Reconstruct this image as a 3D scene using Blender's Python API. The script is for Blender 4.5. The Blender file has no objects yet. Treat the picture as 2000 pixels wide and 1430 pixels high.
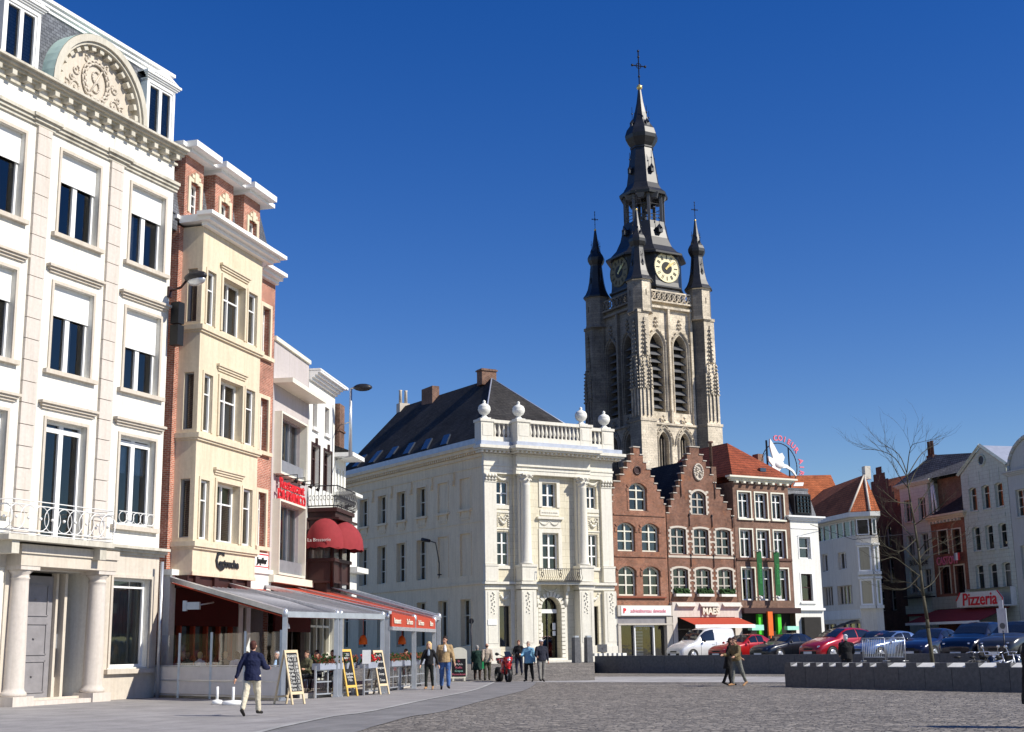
import bpy, bmesh, math, random
from mathutils import Vector, Matrix
random.seed(7)
C = bpy.context.scene.collection
sc = bpy.context.scene
# ---------------- camera, sky, sun, exposure ----------------
CAM_F = 2570.0; CAM_T = math.atan(549/2570.0); CAM_R = math.radians(.88); EYE = 1.52
_c, _s = math.cos(CAM_T), math.sin(CAM_T)
_F = Vector((0, _c, _s)); _U0 = Vector((0, -_s, _c)); _R0 = Vector((1, 0, 0))
_R = math.cos(CAM_R)*_R0 - math.sin(CAM_R)*_U0
_U = math.cos(CAM_R)*_U0 + math.sin(CAM_R)*_R0
cam_d = bpy.data.cameras.new('camera'); cam = bpy.data.objects.new('camera', cam_d); C.objects.link(cam)
M3 = Matrix((_R, _U, -_F)).transposed()
cam.matrix_world = Matrix.Translation((0, 0, EYE)) @ M3.to_4x4()
cam_d.sensor_width = 36.0; cam_d.lens = 36.0*CAM_F/2000.0
cam_d.clip_start = .1; cam_d.clip_end = 6000
sc.camera = cam
SUN_EL = math.radians(39); SUN_DIR = Vector((.935, -.355, 0)).normalized()
SUN_V = Vector((SUN_DIR.x*math.cos(SUN_EL), SUN_DIR.y*math.cos(SUN_EL), math.sin(SUN_EL)))
w = bpy.data.worlds.new('World'); sc.world = w; w.use_nodes = True
nt = w.node_tree; bg = nt.nodes['Background']
sky = nt.nodes.new('ShaderNodeTexSky'); sky.sky_type = 'NISHITA'; sky.sun_disc = False
sky.sun_elevation = SUN_EL; sky.sun_rotation = math.atan2(SUN_V.x, SUN_V.y)
sky.altitude = 500; sky.air_density = 1.1; sky.dust_density = 0.1; sky.ozone_density = 3.0
hsv = nt.nodes.new('ShaderNodeHueSaturation'); hsv.inputs['Saturation'].default_value = 1.40; hsv.inputs['Hue'].default_value = .521
nt.links.new(sky.outputs[0], hsv.inputs['Color']); nt.links.new(hsv.outputs[0], bg.inputs['Color'])
bg.inputs['Strength'].default_value = 0.086
sd = bpy.data.lights.new('sun', 'SUN'); sd.energy = 4.6; sd.angle = math.radians(.53); sd.color = (1, .94, .83)
so = bpy.data.objects.new('sun', sd); C.objects.link(so)
so.rotation_euler = SUN_V.to_track_quat('Z', 'Y').to_euler(); so.location = (60, -40, 80)
sc.view_settings.view_transform = 'Standard'; sc.view_settings.look = 'None'
sc.view_settings.exposure = 0.38; sc.view_settings.gamma = 1
# ---------------- pixel helpers: the street seen at a column, a given distance away ----------------
def ray(px, py):
    return _F + (px-1000)/CAM_F*_R - (py-715)/CAM_F*_U
def hor(px):
    a = ray(px, 0).z; b = ray(px, 1430).z
    return 1430*a/(a-b)
def XY(px, Y):
    r = ray(px, hor(px)); return Vector((r.x*Y/r.y, Y))
def gnd(px, py, z=0.0):
    r = ray(px, py); t = (z-EYE)/r.z; return Vector((r.x*t, r.y*t, z))
# ---------------- materials ----------------
MATS = {}
def nmat(name):
    m = bpy.data.materials.new(name); m.use_nodes = True
    return m, m.node_tree, m.node_tree.nodes['Principled BSDF']
def N(t, kind, **kw):
    n = t.nodes.new(kind)
    for k, v in kw.items(): setattr(n, k, v)
    return n
def setin(n, **kw):
    for k, v in kw.items(): n.inputs[k.replace('_', ' ')].default_value = v
def col(c): return (c[0], c[1], c[2], 1)
def ramp(t, a, b, lo=.35, hi=.65):
    r = N(t, 'ShaderNodeValToRGB'); e = r.color_ramp.elements
    e[0].position = lo; e[1].position = hi; e[0].color = col(a); e[1].color = col(b); return r
def coords(t, mode='obj'):
    tc = N(t, 'ShaderNodeTexCoord')
    if mode == 'obj': return tc.outputs['Object']
    s = N(t, 'ShaderNodeSeparateXYZ'); t.links.new(tc.outputs['Object'], s.inputs[0])
    a = N(t, 'ShaderNodeMath', operation='ADD'); t.links.new(s.outputs[0], a.inputs[0]); t.links.new(s.outputs[1], a.inputs[1])
    c = N(t, 'ShaderNodeCombineXYZ'); t.links.new(a.outputs[0], c.inputs[0]); t.links.new(s.outputs[2], c.inputs[1])
    return c.outputs[0]
def mixc(t, f, a, b, mode='MIX'):
    m = N(t, 'ShaderNodeMix', data_type='RGBA', blend_type=mode)
    for sock, v in ((m.inputs[0], f), (m.inputs[6], a), (m.inputs[7], b)):
        if hasattr(v, 'links') or hasattr(v, 'is_linked'): t.links.new(v, sock)
        else: sock.default_value = v if isinstance(v, float) else col(v)
    return m.outputs[2]
def noise(t, vec, scale, detail=4, rough=.6):
    n = N(t, 'ShaderNodeTexNoise'); setin(n, Scale=scale, Detail=detail, Roughness=rough)
    if vec is not None: t.links.new(vec, n.inputs['Vector'])
    return n.outputs['Fac']
def bump(t, p, h, s, d):
    b = N(t, 'ShaderNodeBump'); setin(b, Strength=s, Distance=d)
    t.links.new(h, b.inputs['Height']); t.links.new(b.outputs[0], p.inputs['Normal'])
def plain(name, c, rough=.6, metal=0.0, spec=.3, var=.12, scale=3.0):
    m, t, p = nmat(name); v = coords(t)
    f = noise(t, v, scale, 5)
    r = ramp(t, [x*(1-var) for x in c], [min(1, x*(1+var)) for x in c], .3, .7); t.links.new(f, r.inputs[0])
    t.links.new(r.outputs[0], p.inputs['Base Color'])
    setin(p, Roughness=rough, Metallic=metal); p.inputs['Specular IOR Level'].default_value = spec
    MATS[name] = m; return m
def plaster(name, c, stain=(.35, .32, .26), amt=.35, rough=.85, joints=None):
    m, t, p = nmat(name); v = coords(t)
    mp = N(t, 'ShaderNodeMapping'); mp.inputs['Scale'].default_value = (1.2, 1.2, .25); t.links.new(v, mp.inputs[0])
    f = noise(t, mp.outputs[0], 1.6, 7, .65)
    r = ramp(t, (0, 0, 0), (1, 1, 1), .48, .74); t.links.new(f, r.inputs[0])
    f2 = noise(t, v, 9.0, 5)
    r2 = ramp(t, [x*.93 for x in c], [min(1, x*1.05) for x in c], .3, .7); t.links.new(f2, r2.inputs[0])
    mm = N(t, 'ShaderNodeMath', operation='MULTIPLY'); mm.inputs[1].default_value = amt
    t.links.new(r.outputs[0], mm.inputs[0])
    out = mixc(t, mm.outputs[0], r2.outputs[0], stain)
    mp2 = N(t, 'ShaderNodeMapping'); mp2.inputs['Scale'].default_value = (5, 5, .3); t.links.new(v, mp2.inputs[0])
    f4 = noise(t, mp2.outputs[0], 1.5, 6, .7); r4 = ramp(t, (.90, .885, .86), (1, 1, 1), .34, .56); t.links.new(f4, r4.inputs[0])
    out = mixc(t, 1.0, out, r4.outputs[0], 'MULTIPLY')
    if joints:
        b = N(t, 'ShaderNodeTexBrick'); t.links.new(coords(t, 'wall'), b.inputs['Vector'])
        setin(b, Scale=1.0); b.inputs['Brick Width'].default_value = joints[0]; b.inputs['Row Height'].default_value = joints[1]
        b.inputs['Mortar Size'].default_value = .012; b.inputs['Color1'].default_value = (1, 1, 1, 1); b.inputs['Color2'].default_value = (.93, .93, .93, 1); b.inputs['Mortar'].default_value = (.72, .7, .66, 1)
        out = mixc(t, 1.0, out, b.outputs['Color'], 'MULTIPLY')
    t.links.new(out, p.inputs['Base Color']); setin(p, Roughness=rough); p.inputs['Specular IOR Level'].default_value = .2
    bump(t, p, f2, .25, .01); MATS[name] = m; return m
def brick(name, c1, c2, mortar, bw=.22, bh=.07, ms=.01, patch=None, rough=.9, pscale=.6):
    m, t, p = nmat(name); v = coords(t, 'wall')
    b = N(t, 'ShaderNodeTexBrick'); t.links.new(v, b.inputs['Vector'])
    setin(b, Scale=1.0); b.inputs['Brick Width'].default_value = bw; b.inputs['Row Height'].default_value = bh
    b.inputs['Mortar Size'].default_value = ms; b.inputs['Color1'].default_value = col(c1); b.inputs['Color2'].default_value = col(c2)
    b.inputs['Mortar'].default_value = col(mortar); b.inputs['Bias'].default_value = -.1
    f = noise(t, coords(t), pscale, 6, .7)
    r = ramp(t, (.6, .6, .6), (1.3, 1.3, 1.3), .32, .68); t.links.new(f, r.inputs[0])
    out = mixc(t, 1.0, b.outputs['Color'], r.outputs[0], 'MULTIPLY')
    f3 = noise(t, coords(t), 6, 5, .85)
    r3 = ramp(t, (.68, .66, .66), (1.32, 1.28, 1.25), .35, .65); t.links.new(f3, r3.inputs[0])
    out = mixc(t, 1.0, out, r3.outputs[0], 'MULTIPLY')
    if patch:
        f2 = noise(t, coords(t), 1.1, 4); r2 = ramp(t, (0, 0, 0), (.6, .6, .6), .55, .68); t.links.new(f2, r2.inputs[0])
        out = mixc(t, r2.outputs[0], out, patch)
    t.links.new(out, p.inputs['Base Color']); setin(p, Roughness=rough); p.inputs['Specular IOR Level'].default_value = .2
    bump(t, p, b.outputs['Fac'], -.5, .01); MATS[name] = m; return m
def glass(name, tint=(.9, .95, 1.0), refl=1.0, base=.25):
    m, t, p = nmat(name); t.nodes.remove(p)
    o = t.nodes['Material Output']
    tr = N(t, 'ShaderNodeBsdfTransparent'); tr.inputs[0].default_value = col([x*(1-base) for x in tint])
    gl = N(t, 'ShaderNodeBsdfGlossy'); gl.inputs['Roughness'].default_value = .03; gl.inputs[0].default_value = (refl, refl*.98, refl*.92, 1)
    fr = N(t, 'ShaderNodeFresnel'); fr.inputs[0].default_value = 1.85
    wv = noise(t, coords(t), 1.3, 2); bp = N(t, 'ShaderNodeBump'); setin(bp, Strength=.25, Distance=.01)
    t.links.new(wv, bp.inputs['Height']); t.links.new(bp.outputs[0], gl.inputs['Normal'])
    mx = N(t, 'ShaderNodeMixShader'); t.links.new(fr.outputs[0], mx.inputs[0]); t.links.new(tr.outputs[0], mx.inputs[1]); t.links.new(gl.outputs[0], mx.inputs[2])
    t.links.new(mx.outputs[0], o.inputs[0]); MATS[name] = m; return m
plaster('cream_plaster', (.785, .765, .70), amt=.42); plaster('beige_trim', (.60, .54, .46), amt=.25)
plaster('pink_stone', (.62, .565, .51), amt=.2); plaster('old_cornice', (.58, .55, .47), (.22, .2, .16), .6)
plaster('yellow_stone', (.68, .59, .44), (.42, .33, .22), .3); plaster('white_plaster', (.77, .77, .72), (.45, .43, .4), .2)
plaster('palace_wall', (.70, .65, .51), (.4, .36, .28), .28, joints=(.9, .42)); plaster('palace_white', (.73, .705, .62), (.45, .42, .36), .2)
plaster('palace_side', (.83, .70, .49), (.54, .42, .28), .35); plaster('grey_pebble', (.50, .455, .45), amt=.2)
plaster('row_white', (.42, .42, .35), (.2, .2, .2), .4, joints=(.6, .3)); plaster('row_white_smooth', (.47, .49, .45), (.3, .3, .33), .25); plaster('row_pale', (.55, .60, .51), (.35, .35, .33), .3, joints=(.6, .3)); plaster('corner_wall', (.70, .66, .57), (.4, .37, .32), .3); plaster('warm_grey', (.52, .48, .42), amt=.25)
brick('red_brick', (.42, .15, .095), (.33, .11, .07), (.5, .40, .33)); brick('house_brick', (.29, .115, .065), (.20, .085, .055), (.30, .22, .17), patch=(.34, .15, .08))
brick('old_brick', (.22, .095, .06), (.15, .068, .05), (.24, .18, .14), patch=(.33, .13, .06), pscale=.9); brick('brown_brick', (.20, .10, .068), (.15, .075, .055), (.25, .2, .16))
brick('dark_brick', (.12, .055, .04), (.085, .042, .035), (.11, .09, .08)); brick('orange_brick', (.30, .10, .05), (.24, .08, .04), (.2, .13, .1))
brick('slate', (.16, .175, .20), (.115, .125, .145), (.06, .065, .075), .22, .12, .012, rough=.55); brick('dark_slate', (.050, .048, .048), (.032, .032, .034), (.014, .014, .015), .25, .14, .012, rough=.9)
brick('red_tile', (.34, .085, .04), (.26, .065, .035), (.11, .035, .02), .24, .2, .02); brick('orange_tile', (.50, .15, .06), (.40, .12, .05), (.2, .07, .03), .24, .2, .02)
brick('grey_tile', (.16, .16, .165), (.11, .11, .115), (.05, .05, .05), .24, .2, .03)
brick('tower_stone', (.72, .65, .52), (.62, .56, .44), (.4, .37, .3), .7, .33, .012, patch=(.26, .24, .2), pscale=.18); brick('sooty_shade_stone', (.21, .20, .18), (.16, .155, .145), (.10, .10, .09), .7, .33, .012, patch=(.10, .095, .09), pscale=.18)  # second stone: soot and the shaded side's darkness both painted into its colour
brick('tower_lead', (.016, .017, .02), (.011, .012, .014), (.015, .016, .018), .35, .18, .01, rough=.45); MATS['tower_lead'].node_tree.nodes['Principled BSDF'].inputs['Specular IOR Level'].default_value = .6
plain('white_paint', (.82, .82, .80), .45, var=.04); plain('cream_paint', (.74, .72, .6), .5, var=.05); plain('dark_wood', (.045, .02, .018), .45); plain('dark_metal', (.03, .03, .035), .4, .3)
plain('panel_grey', (.66, .64, .63), .6, var=.06); plain('grey_metal', (.38, .39, .41), .4, .5); plain('light_metal', (.55, .57, .6), .35, .6); plain('sky_glass', (.04, .05, .07), .06, spec=1.0); plain('black', (.012, .012, .013), .5); plain('interior', (.03, .028, .026), .9)
plain('curtain', (.62, .60, .56), .9); plain('blue_curtain', (.42, .52, .6), .9); plain('shutter', (.84, .84, .82), .5, var=.03); plain('gold', (.85, .62, .22), .3, .7)
plain('clock_cream', (.84, .76, .50), .6, var=.05); plain('green_copper', (.50, .66, .60), .6); plain('red_letter', (.72, .03, .04), .4); plain('maroon', (.085, .010, .010), .9); plain('lit_room_grey', (.30, .33, .29), .8); plain('clock_dim', (.16, .15, .10), .7); plain('burgundy', (.26, .03, .035), .85)
plain('red_awning', (.42, .06, .03), .85, var=.06); plain('grey_awning', (.34, .34, .36), .7, var=.08); plain('zinc', (.42, .45, .52), .45, .4)
plain('window_green', (.05, .30, .08), .4); plain('wood_shutter', (.6, .5, .35), .7); plain('door_grey', (.24, .23, .24), .6); plain('pink_letter', (.75, .18, .25), .5)
plain('bright_green', (.08, .62, .03), .5); plain('banner_green', (.015, .10, .03), .8); plain('orange_sign', (.75, .14, .02), .6); plain('mint', (.35, .72, .58), .6)
plain('granite', (.11, .112, .118), .55, var=.25, scale=9); plain('pale_block', (.72, .71, .66), .8, var=.1); plain('hedge', (.03, .07, .02), .9, var=.5, scale=25); plain('terracotta', (.24, .07, .04), .8)
glass('glass'); glass('clear_glass', base=.04)
# ---------------- mesh builder ----------------
class G:
    def __init__(s, T=None): s.v = []; s.f = []; s.T = T; s.mi = []; s.m = 0; s.smooth = set()
    def p(s, x, y, z):
        q = Vector((x, y, z))
        if s.T is not None: q = s.T @ q
        s.v.append(q); return len(s.v)-1
    def face(s, pts, smooth=False):
        s.f.append([s.p(*q) for q in pts]); s.mi.append(s.m)
        if smooth: s.smooth.add(len(s.f)-1)
    def fi(s, idx, smooth=False):
        s.f.append(list(idx)); s.mi.append(s.m)
        if smooth: s.smooth.add(len(s.f)-1)
    def box(s, x0, x1, y0, y1, z0, z1, skip=''):
        a = [s.p(x, y, z) for z in (z0, z1) for y in (y0, y1) for x in (x0, x1)]
        for k, q in dict(b=(0, 2, 3, 1), t=(4, 5, 7, 6), f=(0, 1, 5, 4), k=(2, 6, 7, 3), l=(0, 4, 6, 2), r=(1, 3, 7, 5)).items():
            if k not in skip: s.fi([a[i] for i in q])
    def taper(s, x0, x1, y0, y1, z0, z1, i=.05):
        a = [s.p(x, y, z0) for y in (y0, y1) for x in (x0, x1)]+[s.p(x, y, z1) for y in (y0+i, y1-i) for x in (x0+i, x1-i)]
        for q in ((0, 2, 3, 1), (4, 5, 7, 6), (0, 1, 5, 4), (2, 6, 7, 3), (0, 4, 6, 2), (1, 3, 7, 5)): s.fi([a[k] for k in q])
    def prism(s, pts, y0, y1, cap=True):            # pts (x,z) counter-clockwise seen from -y
        n = len(pts); a = [s.p(x, y0, z) for x, z in pts]; b = [s.p(x, y1, z) for x, z in pts]
        if cap: s.fi(a); s.fi(b[::-1])
        for i in range(n): s.fi((a[i], b[i], b[(i+1) % n], a[(i+1) % n]))
    def ext(s, prof, x0, x1, cap=True):             # prof (y,z) swept along x
        n = len(prof); a = [s.p(x0, y, z) for y, z in prof]; b = [s.p(x1, y, z) for y, z in prof]
        if cap: s.fi(a[::-1]); s.fi(b)
        for i in range(n): s.fi((a[i], a[(i+1) % n], b[(i+1) % n], b[i]))
    def vprism(s, pts, z0, z1):                     # plan polygon (x,y)
        n = len(pts); a = [s.p(x, y, z0) for x, y in pts]; b = [s.p(x, y, z1) for x, y in pts]
        s.fi(a[::-1]); s.fi(b)
        for i in range(n): s.fi((a[i], a[(i+1) % n], b[(i+1) % n], b[i]))
    def lathe(s, cx, cy, prof, seg=16, ph=0.0, sm=True, cap=True):
        rings = []
        for r, z in prof:
            rings.append([s.p(cx+r*math.cos(ph+2*math.pi*k/seg), cy+r*math.sin(ph+2*math.pi*k/seg), z) for k in range(seg)])
        for i in range(len(rings)-1):
            for k in range(seg): s.fi((rings[i][k], rings[i][(k+1) % seg], rings[i+1][(k+1) % seg], rings[i+1][k]), sm)
        if cap: s.fi(rings[0][::-1]); s.fi(rings[-1])
    def tube(s, a, b, r, seg=6, r2=None, cap=True):
        a = Vector(a); b = Vector(b); d = (b-a)
        if d.length < 1e-6: return
        q = d.to_track_quat('Z', 'Y'); r2 = r if r2 is None else r2
        A = []; B = []
        for k in range(seg):
            o = q @ Vector((math.cos(2*math.pi*k/seg), math.sin(2*math.pi*k/seg), 0))
            A.append(s.p(*(a+o*r))); B.append(s.p(*(b+o*r2)))
        for k in range(seg): s.fi((A[k], A[(k+1) % seg], B[(k+1) % seg], B[k]), seg > 4)
        if cap: s.fi(A[::-1]); s.fi(B)
    def path(s, pts, r, seg=6):
        for a, b in zip(pts, pts[1:]): s.tube(a, b, r, seg)
    def ball(s, c, r, seg=10, rings=6, sx=1, sy=1, sz=1):
        rows = []
        for i in range(rings+1):
            t = math.pi*i/rings; rows.append([s.p(c[0]+sx*r*math.sin(t)*math.cos(2*math.pi*k/seg), c[1]+sy*r*math.sin(t)*math.sin(2*math.pi*k/seg), c[2]-sz*r*math.cos(t)) for k in range(seg)])
        for i in range(rings):
            for k in range(seg): s.fi((rows[i][k], rows[i][(k+1) % seg], rows[i+1][(k+1) % seg], rows[i+1][k]), True)
    def wall(s, x0, x1, z0, z1, ops, y=0.0, d=.3, topf=None, xs=(), zs=()):
        X = sorted(set([x0, x1]+[v for o in ops for v in (o[0], o[1])]+list(xs)))
        Z = sorted(set([z0, z1]+[v for o in ops for v in (o[2], o[3])]+list(zs)))
        X = [v for v in X if x0-1e-6 <= v <= x1+1e-6]; Z = [v for v in Z if z0-1e-6 <= v <= z1+1e-6]
        for i in range(len(X)-1):
            for j in range(len(Z)-1):
                cx, cz = (X[i]+X[i+1])/2, (Z[j]+Z[j+1])/2
                if any(o[0] < cx < o[1] and o[2] < cz < o[3] for o in ops): continue
                if topf and cz > topf(cx): continue
                s.face([(X[i], y, Z[j]), (X[i+1], y, Z[j]), (X[i+1], y, Z[j+1]), (X[i], y, Z[j+1])])
        for o in ops:
            a, b, c, e = o[:4]; rise = o[4] if len(o) > 4 else 0; dd = o[5] if len(o) > 5 else d
            arc = arcpts(a, b, e, rise)
            if rise:
                m = len(arc)//2
                L = arc[:m+1]; Rr = arc[m:]
                s.face([(a, y, e)]+[(x, y, z) for x, z in L]); s.face([(x, y, z) for x, z in Rr]+[(b, y, e)])
            s.face([(a, y, c), (a, y, arc[0][1]), (a, y+dd, arc[0][1]), (a, y+dd, c)]); s.face([(b, y, c), (b, y+dd, c), (b, y+dd, arc[-1][1]), (b, y, arc[-1][1])])
            s.face([(a, y, c), (a, y+dd, c), (b, y+dd, c), (b, y, c)])
            for p, q in zip(arc, arc[1:]): s.face([(p[0], y, p[1]), (q[0], y, q[1]), (q[0], y+dd, q[1]), (p[0], y+dd, p[1])])
def arcpts(a, b, e, rise, n=10):
    if not rise: return [(a, e), (b, e)]
    w = (b-a)/2; R = (w*w+rise*rise)/(2*rise); cx = (a+b)/2; cz = e-R
    t = math.asin(min(1, w/R)); 
    if rise > w: t = math.pi-t
    return [(cx-R*math.sin(t-2*t*k/n), cz+R*math.cos(t-2*t*k/n)) for k in range(n+1)]
def obj(name, g, mat, parent=None, label=None, cat=None, group=None, kind=None, loc=None, rz=0):
    me = bpy.data.meshes.new(name); me.from_pydata([tuple(v) for v in g.v], [], g.f)
    mats = mat if isinstance(mat, (list, tuple)) else [mat]
    for m in mats: me.materials.append(MATS[m] if isinstance(m, str) else m)
    for i, p in enumerate(me.polygons):
        if len(mats) > 1: p.material_index = g.mi[i]
        if i in g.smooth: p.use_smooth = True
    me.update(); o = bpy.data.objects.new(name, me); C.objects.link(o)
    if parent is not None: o.parent = parent
    if loc is not None: o.location = loc
    if rz: o.rotation_euler.z = rz
    tag(o, label, cat, group, kind); return o
def tag(o, label=None, cat=None, group=None, kind=None):
    if label: o['label'] = label
    if cat: o['category'] = cat
    if group: o['group'] = group
    if kind: o['kind'] = kind
    return o
def thing(name, label, cat, loc=(0, 0, 0), rz=0, group=None):
    o = bpy.data.objects.new(name, None); C.objects.link(o); o.location = loc; o.rotation_euler.z = rz
    o.empty_display_size = .3
    return tag(o, label, cat, group)
def copy_tree(o, parent=None):
    c = o.copy(); C.objects.link(c); c.parent = parent
    for ch in list(KIDS.get(o.name, [])) or [x for x in o.children]: copy_tree(ch, c)
    return c
KIDS = {}
FONT = {}
def text_mesh(s, size, depth, align='CENTER', shear=0.0, bold=0.0):
    cu = bpy.data.curves.new('t', 'FONT'); cu.body = s; cu.size = size; cu.extrude = depth; cu.align_x = align; cu.align_y = 'CENTER'
    cu.shear = shear; cu.offset = bold; cu.resolution_u = 2
    o = bpy.data.objects.new('t', cu); C.objects.link(o)
    dg = bpy.context.evaluated_depsgraph_get(); me = bpy.data.meshes.new_from_object(o.evaluated_get(dg))
    bpy.data.objects.remove(o); return me
def text(s, size, loc, mat, parent, name='lettering', depth=.02, rz=0, rx=math.pi/2, align='CENTER', shear=0.0, bold=0.0, sx=1.0, T=None, label=None, ry=0.0):
    me = text_mesh(s, size, depth, align, shear, bold); me.materials.clear(); me.materials.append(MATS[mat])
    Mx = Matrix.Translation(loc) @ Matrix.Rotation(rz, 4, 'Z') @ Matrix.Rotation(rx, 4, 'X') @ Matrix.Rotation(ry, 4, 'Z') @ Matrix.Diagonal((sx, 1, 1, 1))
    if T is not None: Mx = T @ Mx
    me.transform(Mx); o = bpy.data.objects.new(name, me); C.objects.link(o); o.parent = parent
    if label: o['label'] = label
    return o
# ---------------- windows ----------------
def window(par, x0, x1, z0, z1, y, fm='white_paint', fw=.07, cols=2, rows=(), T=None, rise=0, curtain=None, shutter=None, cf=1.0, mull=None, gm='glass', name='window', label=None, tint=None, colsm=None):
    """frame mesh with mullions at y; pane behind it; optional curtain and roller shutter"""
    g = G(T); d = .06; arc = arcpts(x0, x1, z1, rise)
    zs = arc[0][1]
    g.box(x0, x0+fw, y-d, y+.02, z0, zs); g.box(x1-fw, x1, y-d, y+.02, z0, zs)
    g.box(x0+fw, x1-fw, y-d, y+.02, z0, z0+fw)
    if rise:
        n = len(arc); cx = (x0+x1)/2
        for i in range(n-1):
            (ax, az), (bx, bz) = arc[i], arc[i+1]
            def inn(x, z): return (cx+(x-cx)*(1-2*fw/(x1-x0)), z-fw)
            g.prism([(ax, az), inn(ax, az), inn(bx, bz), (bx, bz)], y-d, y+.02)
    else: g.box(x0+fw, x1-fw, y-d, y+.02, z1-fw, z1)
    mw = (mull or fw*.8)/2
    for k in range(1, cols):
        xm = x0+(x1-x0)*k/cols; g.box(xm-mw, xm+mw, y-d-.012, y+.005, z0+fw, z1-fw*1.0-(0 if not rise else .01))
    for fr in rows:
        zr = z0+(z1-z0)*fr; g.box(x0+fw, x1-fw, y-d-.006, y+.0, zr-mw*.8, zr+mw*.8)
    w = obj(name, g, fm, par, label)
    q = G(T); q.face([(x0+.01, y+.01, z0+.01)]+[(x1-.01, y+.01, z0+.01)]+[(x, y+.01, z) for x, z in arc[::-1]])
    obj('pane', q, gm, w)
    if curtain:
        cg = G(T); cm = curtain[0]; spans = curtain[1]
        for (a, b, lo, hi) in spans:
            xa, xb = x0+(x1-x0)*a, x0+(x1-x0)*b; n = max(4, int((xb-xa)/.09))
            for i in range(n):
                p, q2 = xa+(xb-xa)*i/n, xa+(xb-xa)*(i+1)/n
                ya = y+.14+(.05 if i % 2 else 0); yb = y+.14+(0 if i % 2 else .05)
                cg.face([(p, ya, z0+(z1-z0)*lo), (q2, yb, z0+(z1-z0)*lo), (q2, yb, z0+(z1-z0)*hi), (p, ya, z0+(z1-z0)*hi)])
        obj('curtain', cg, cm, w)
    if shutter:
        sg = G(T); zb = z1-shutter; zz = z1
        while zz > zb+.01:
            sg.box(x0-.02, x1+.02, y-d-.06, y-d-.02, max(zb, zz-.055), zz-.006); zz -= .06
        sg.box(x0-.02, x1+.02, y-d-.05, y-d-.03, zb, z1)
        obj('roller_shutter', sg, 'shutter', w)
    return w
def frame_trim(g, x0, x1, z0, z1, y, t=.15, p=.06, bottom=False, rise=0):
    """raised surround round an opening, in front of the wall plane y"""
    arc = arcpts(x0, x1, z1, rise)
    g.box(x0-t, x0, y-p, y+.01, z0, arc[0][1]); g.box(x1, x1+t, y-p, y+.01, z0, arc[-1][1])
    if rise:
        cx = (x0+x1)/2; k = 1+2*t/(x1-x0)
        for (ax, az), (bx, bz) in zip(arc, arc[1:]):
            g.prism([(ax, az), (bx, bz), (cx+(bx-cx)*k, bz+t), (cx+(ax-cx)*k, az+t)][::-1], y-p, y+.01)
    else: g.box(x0-t, x1+t, y-p, y+.01, z1, z1+t)
    if bottom: g.box(x0-t, x1+t, y-p, y+.01, z0-t, z0)
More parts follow.
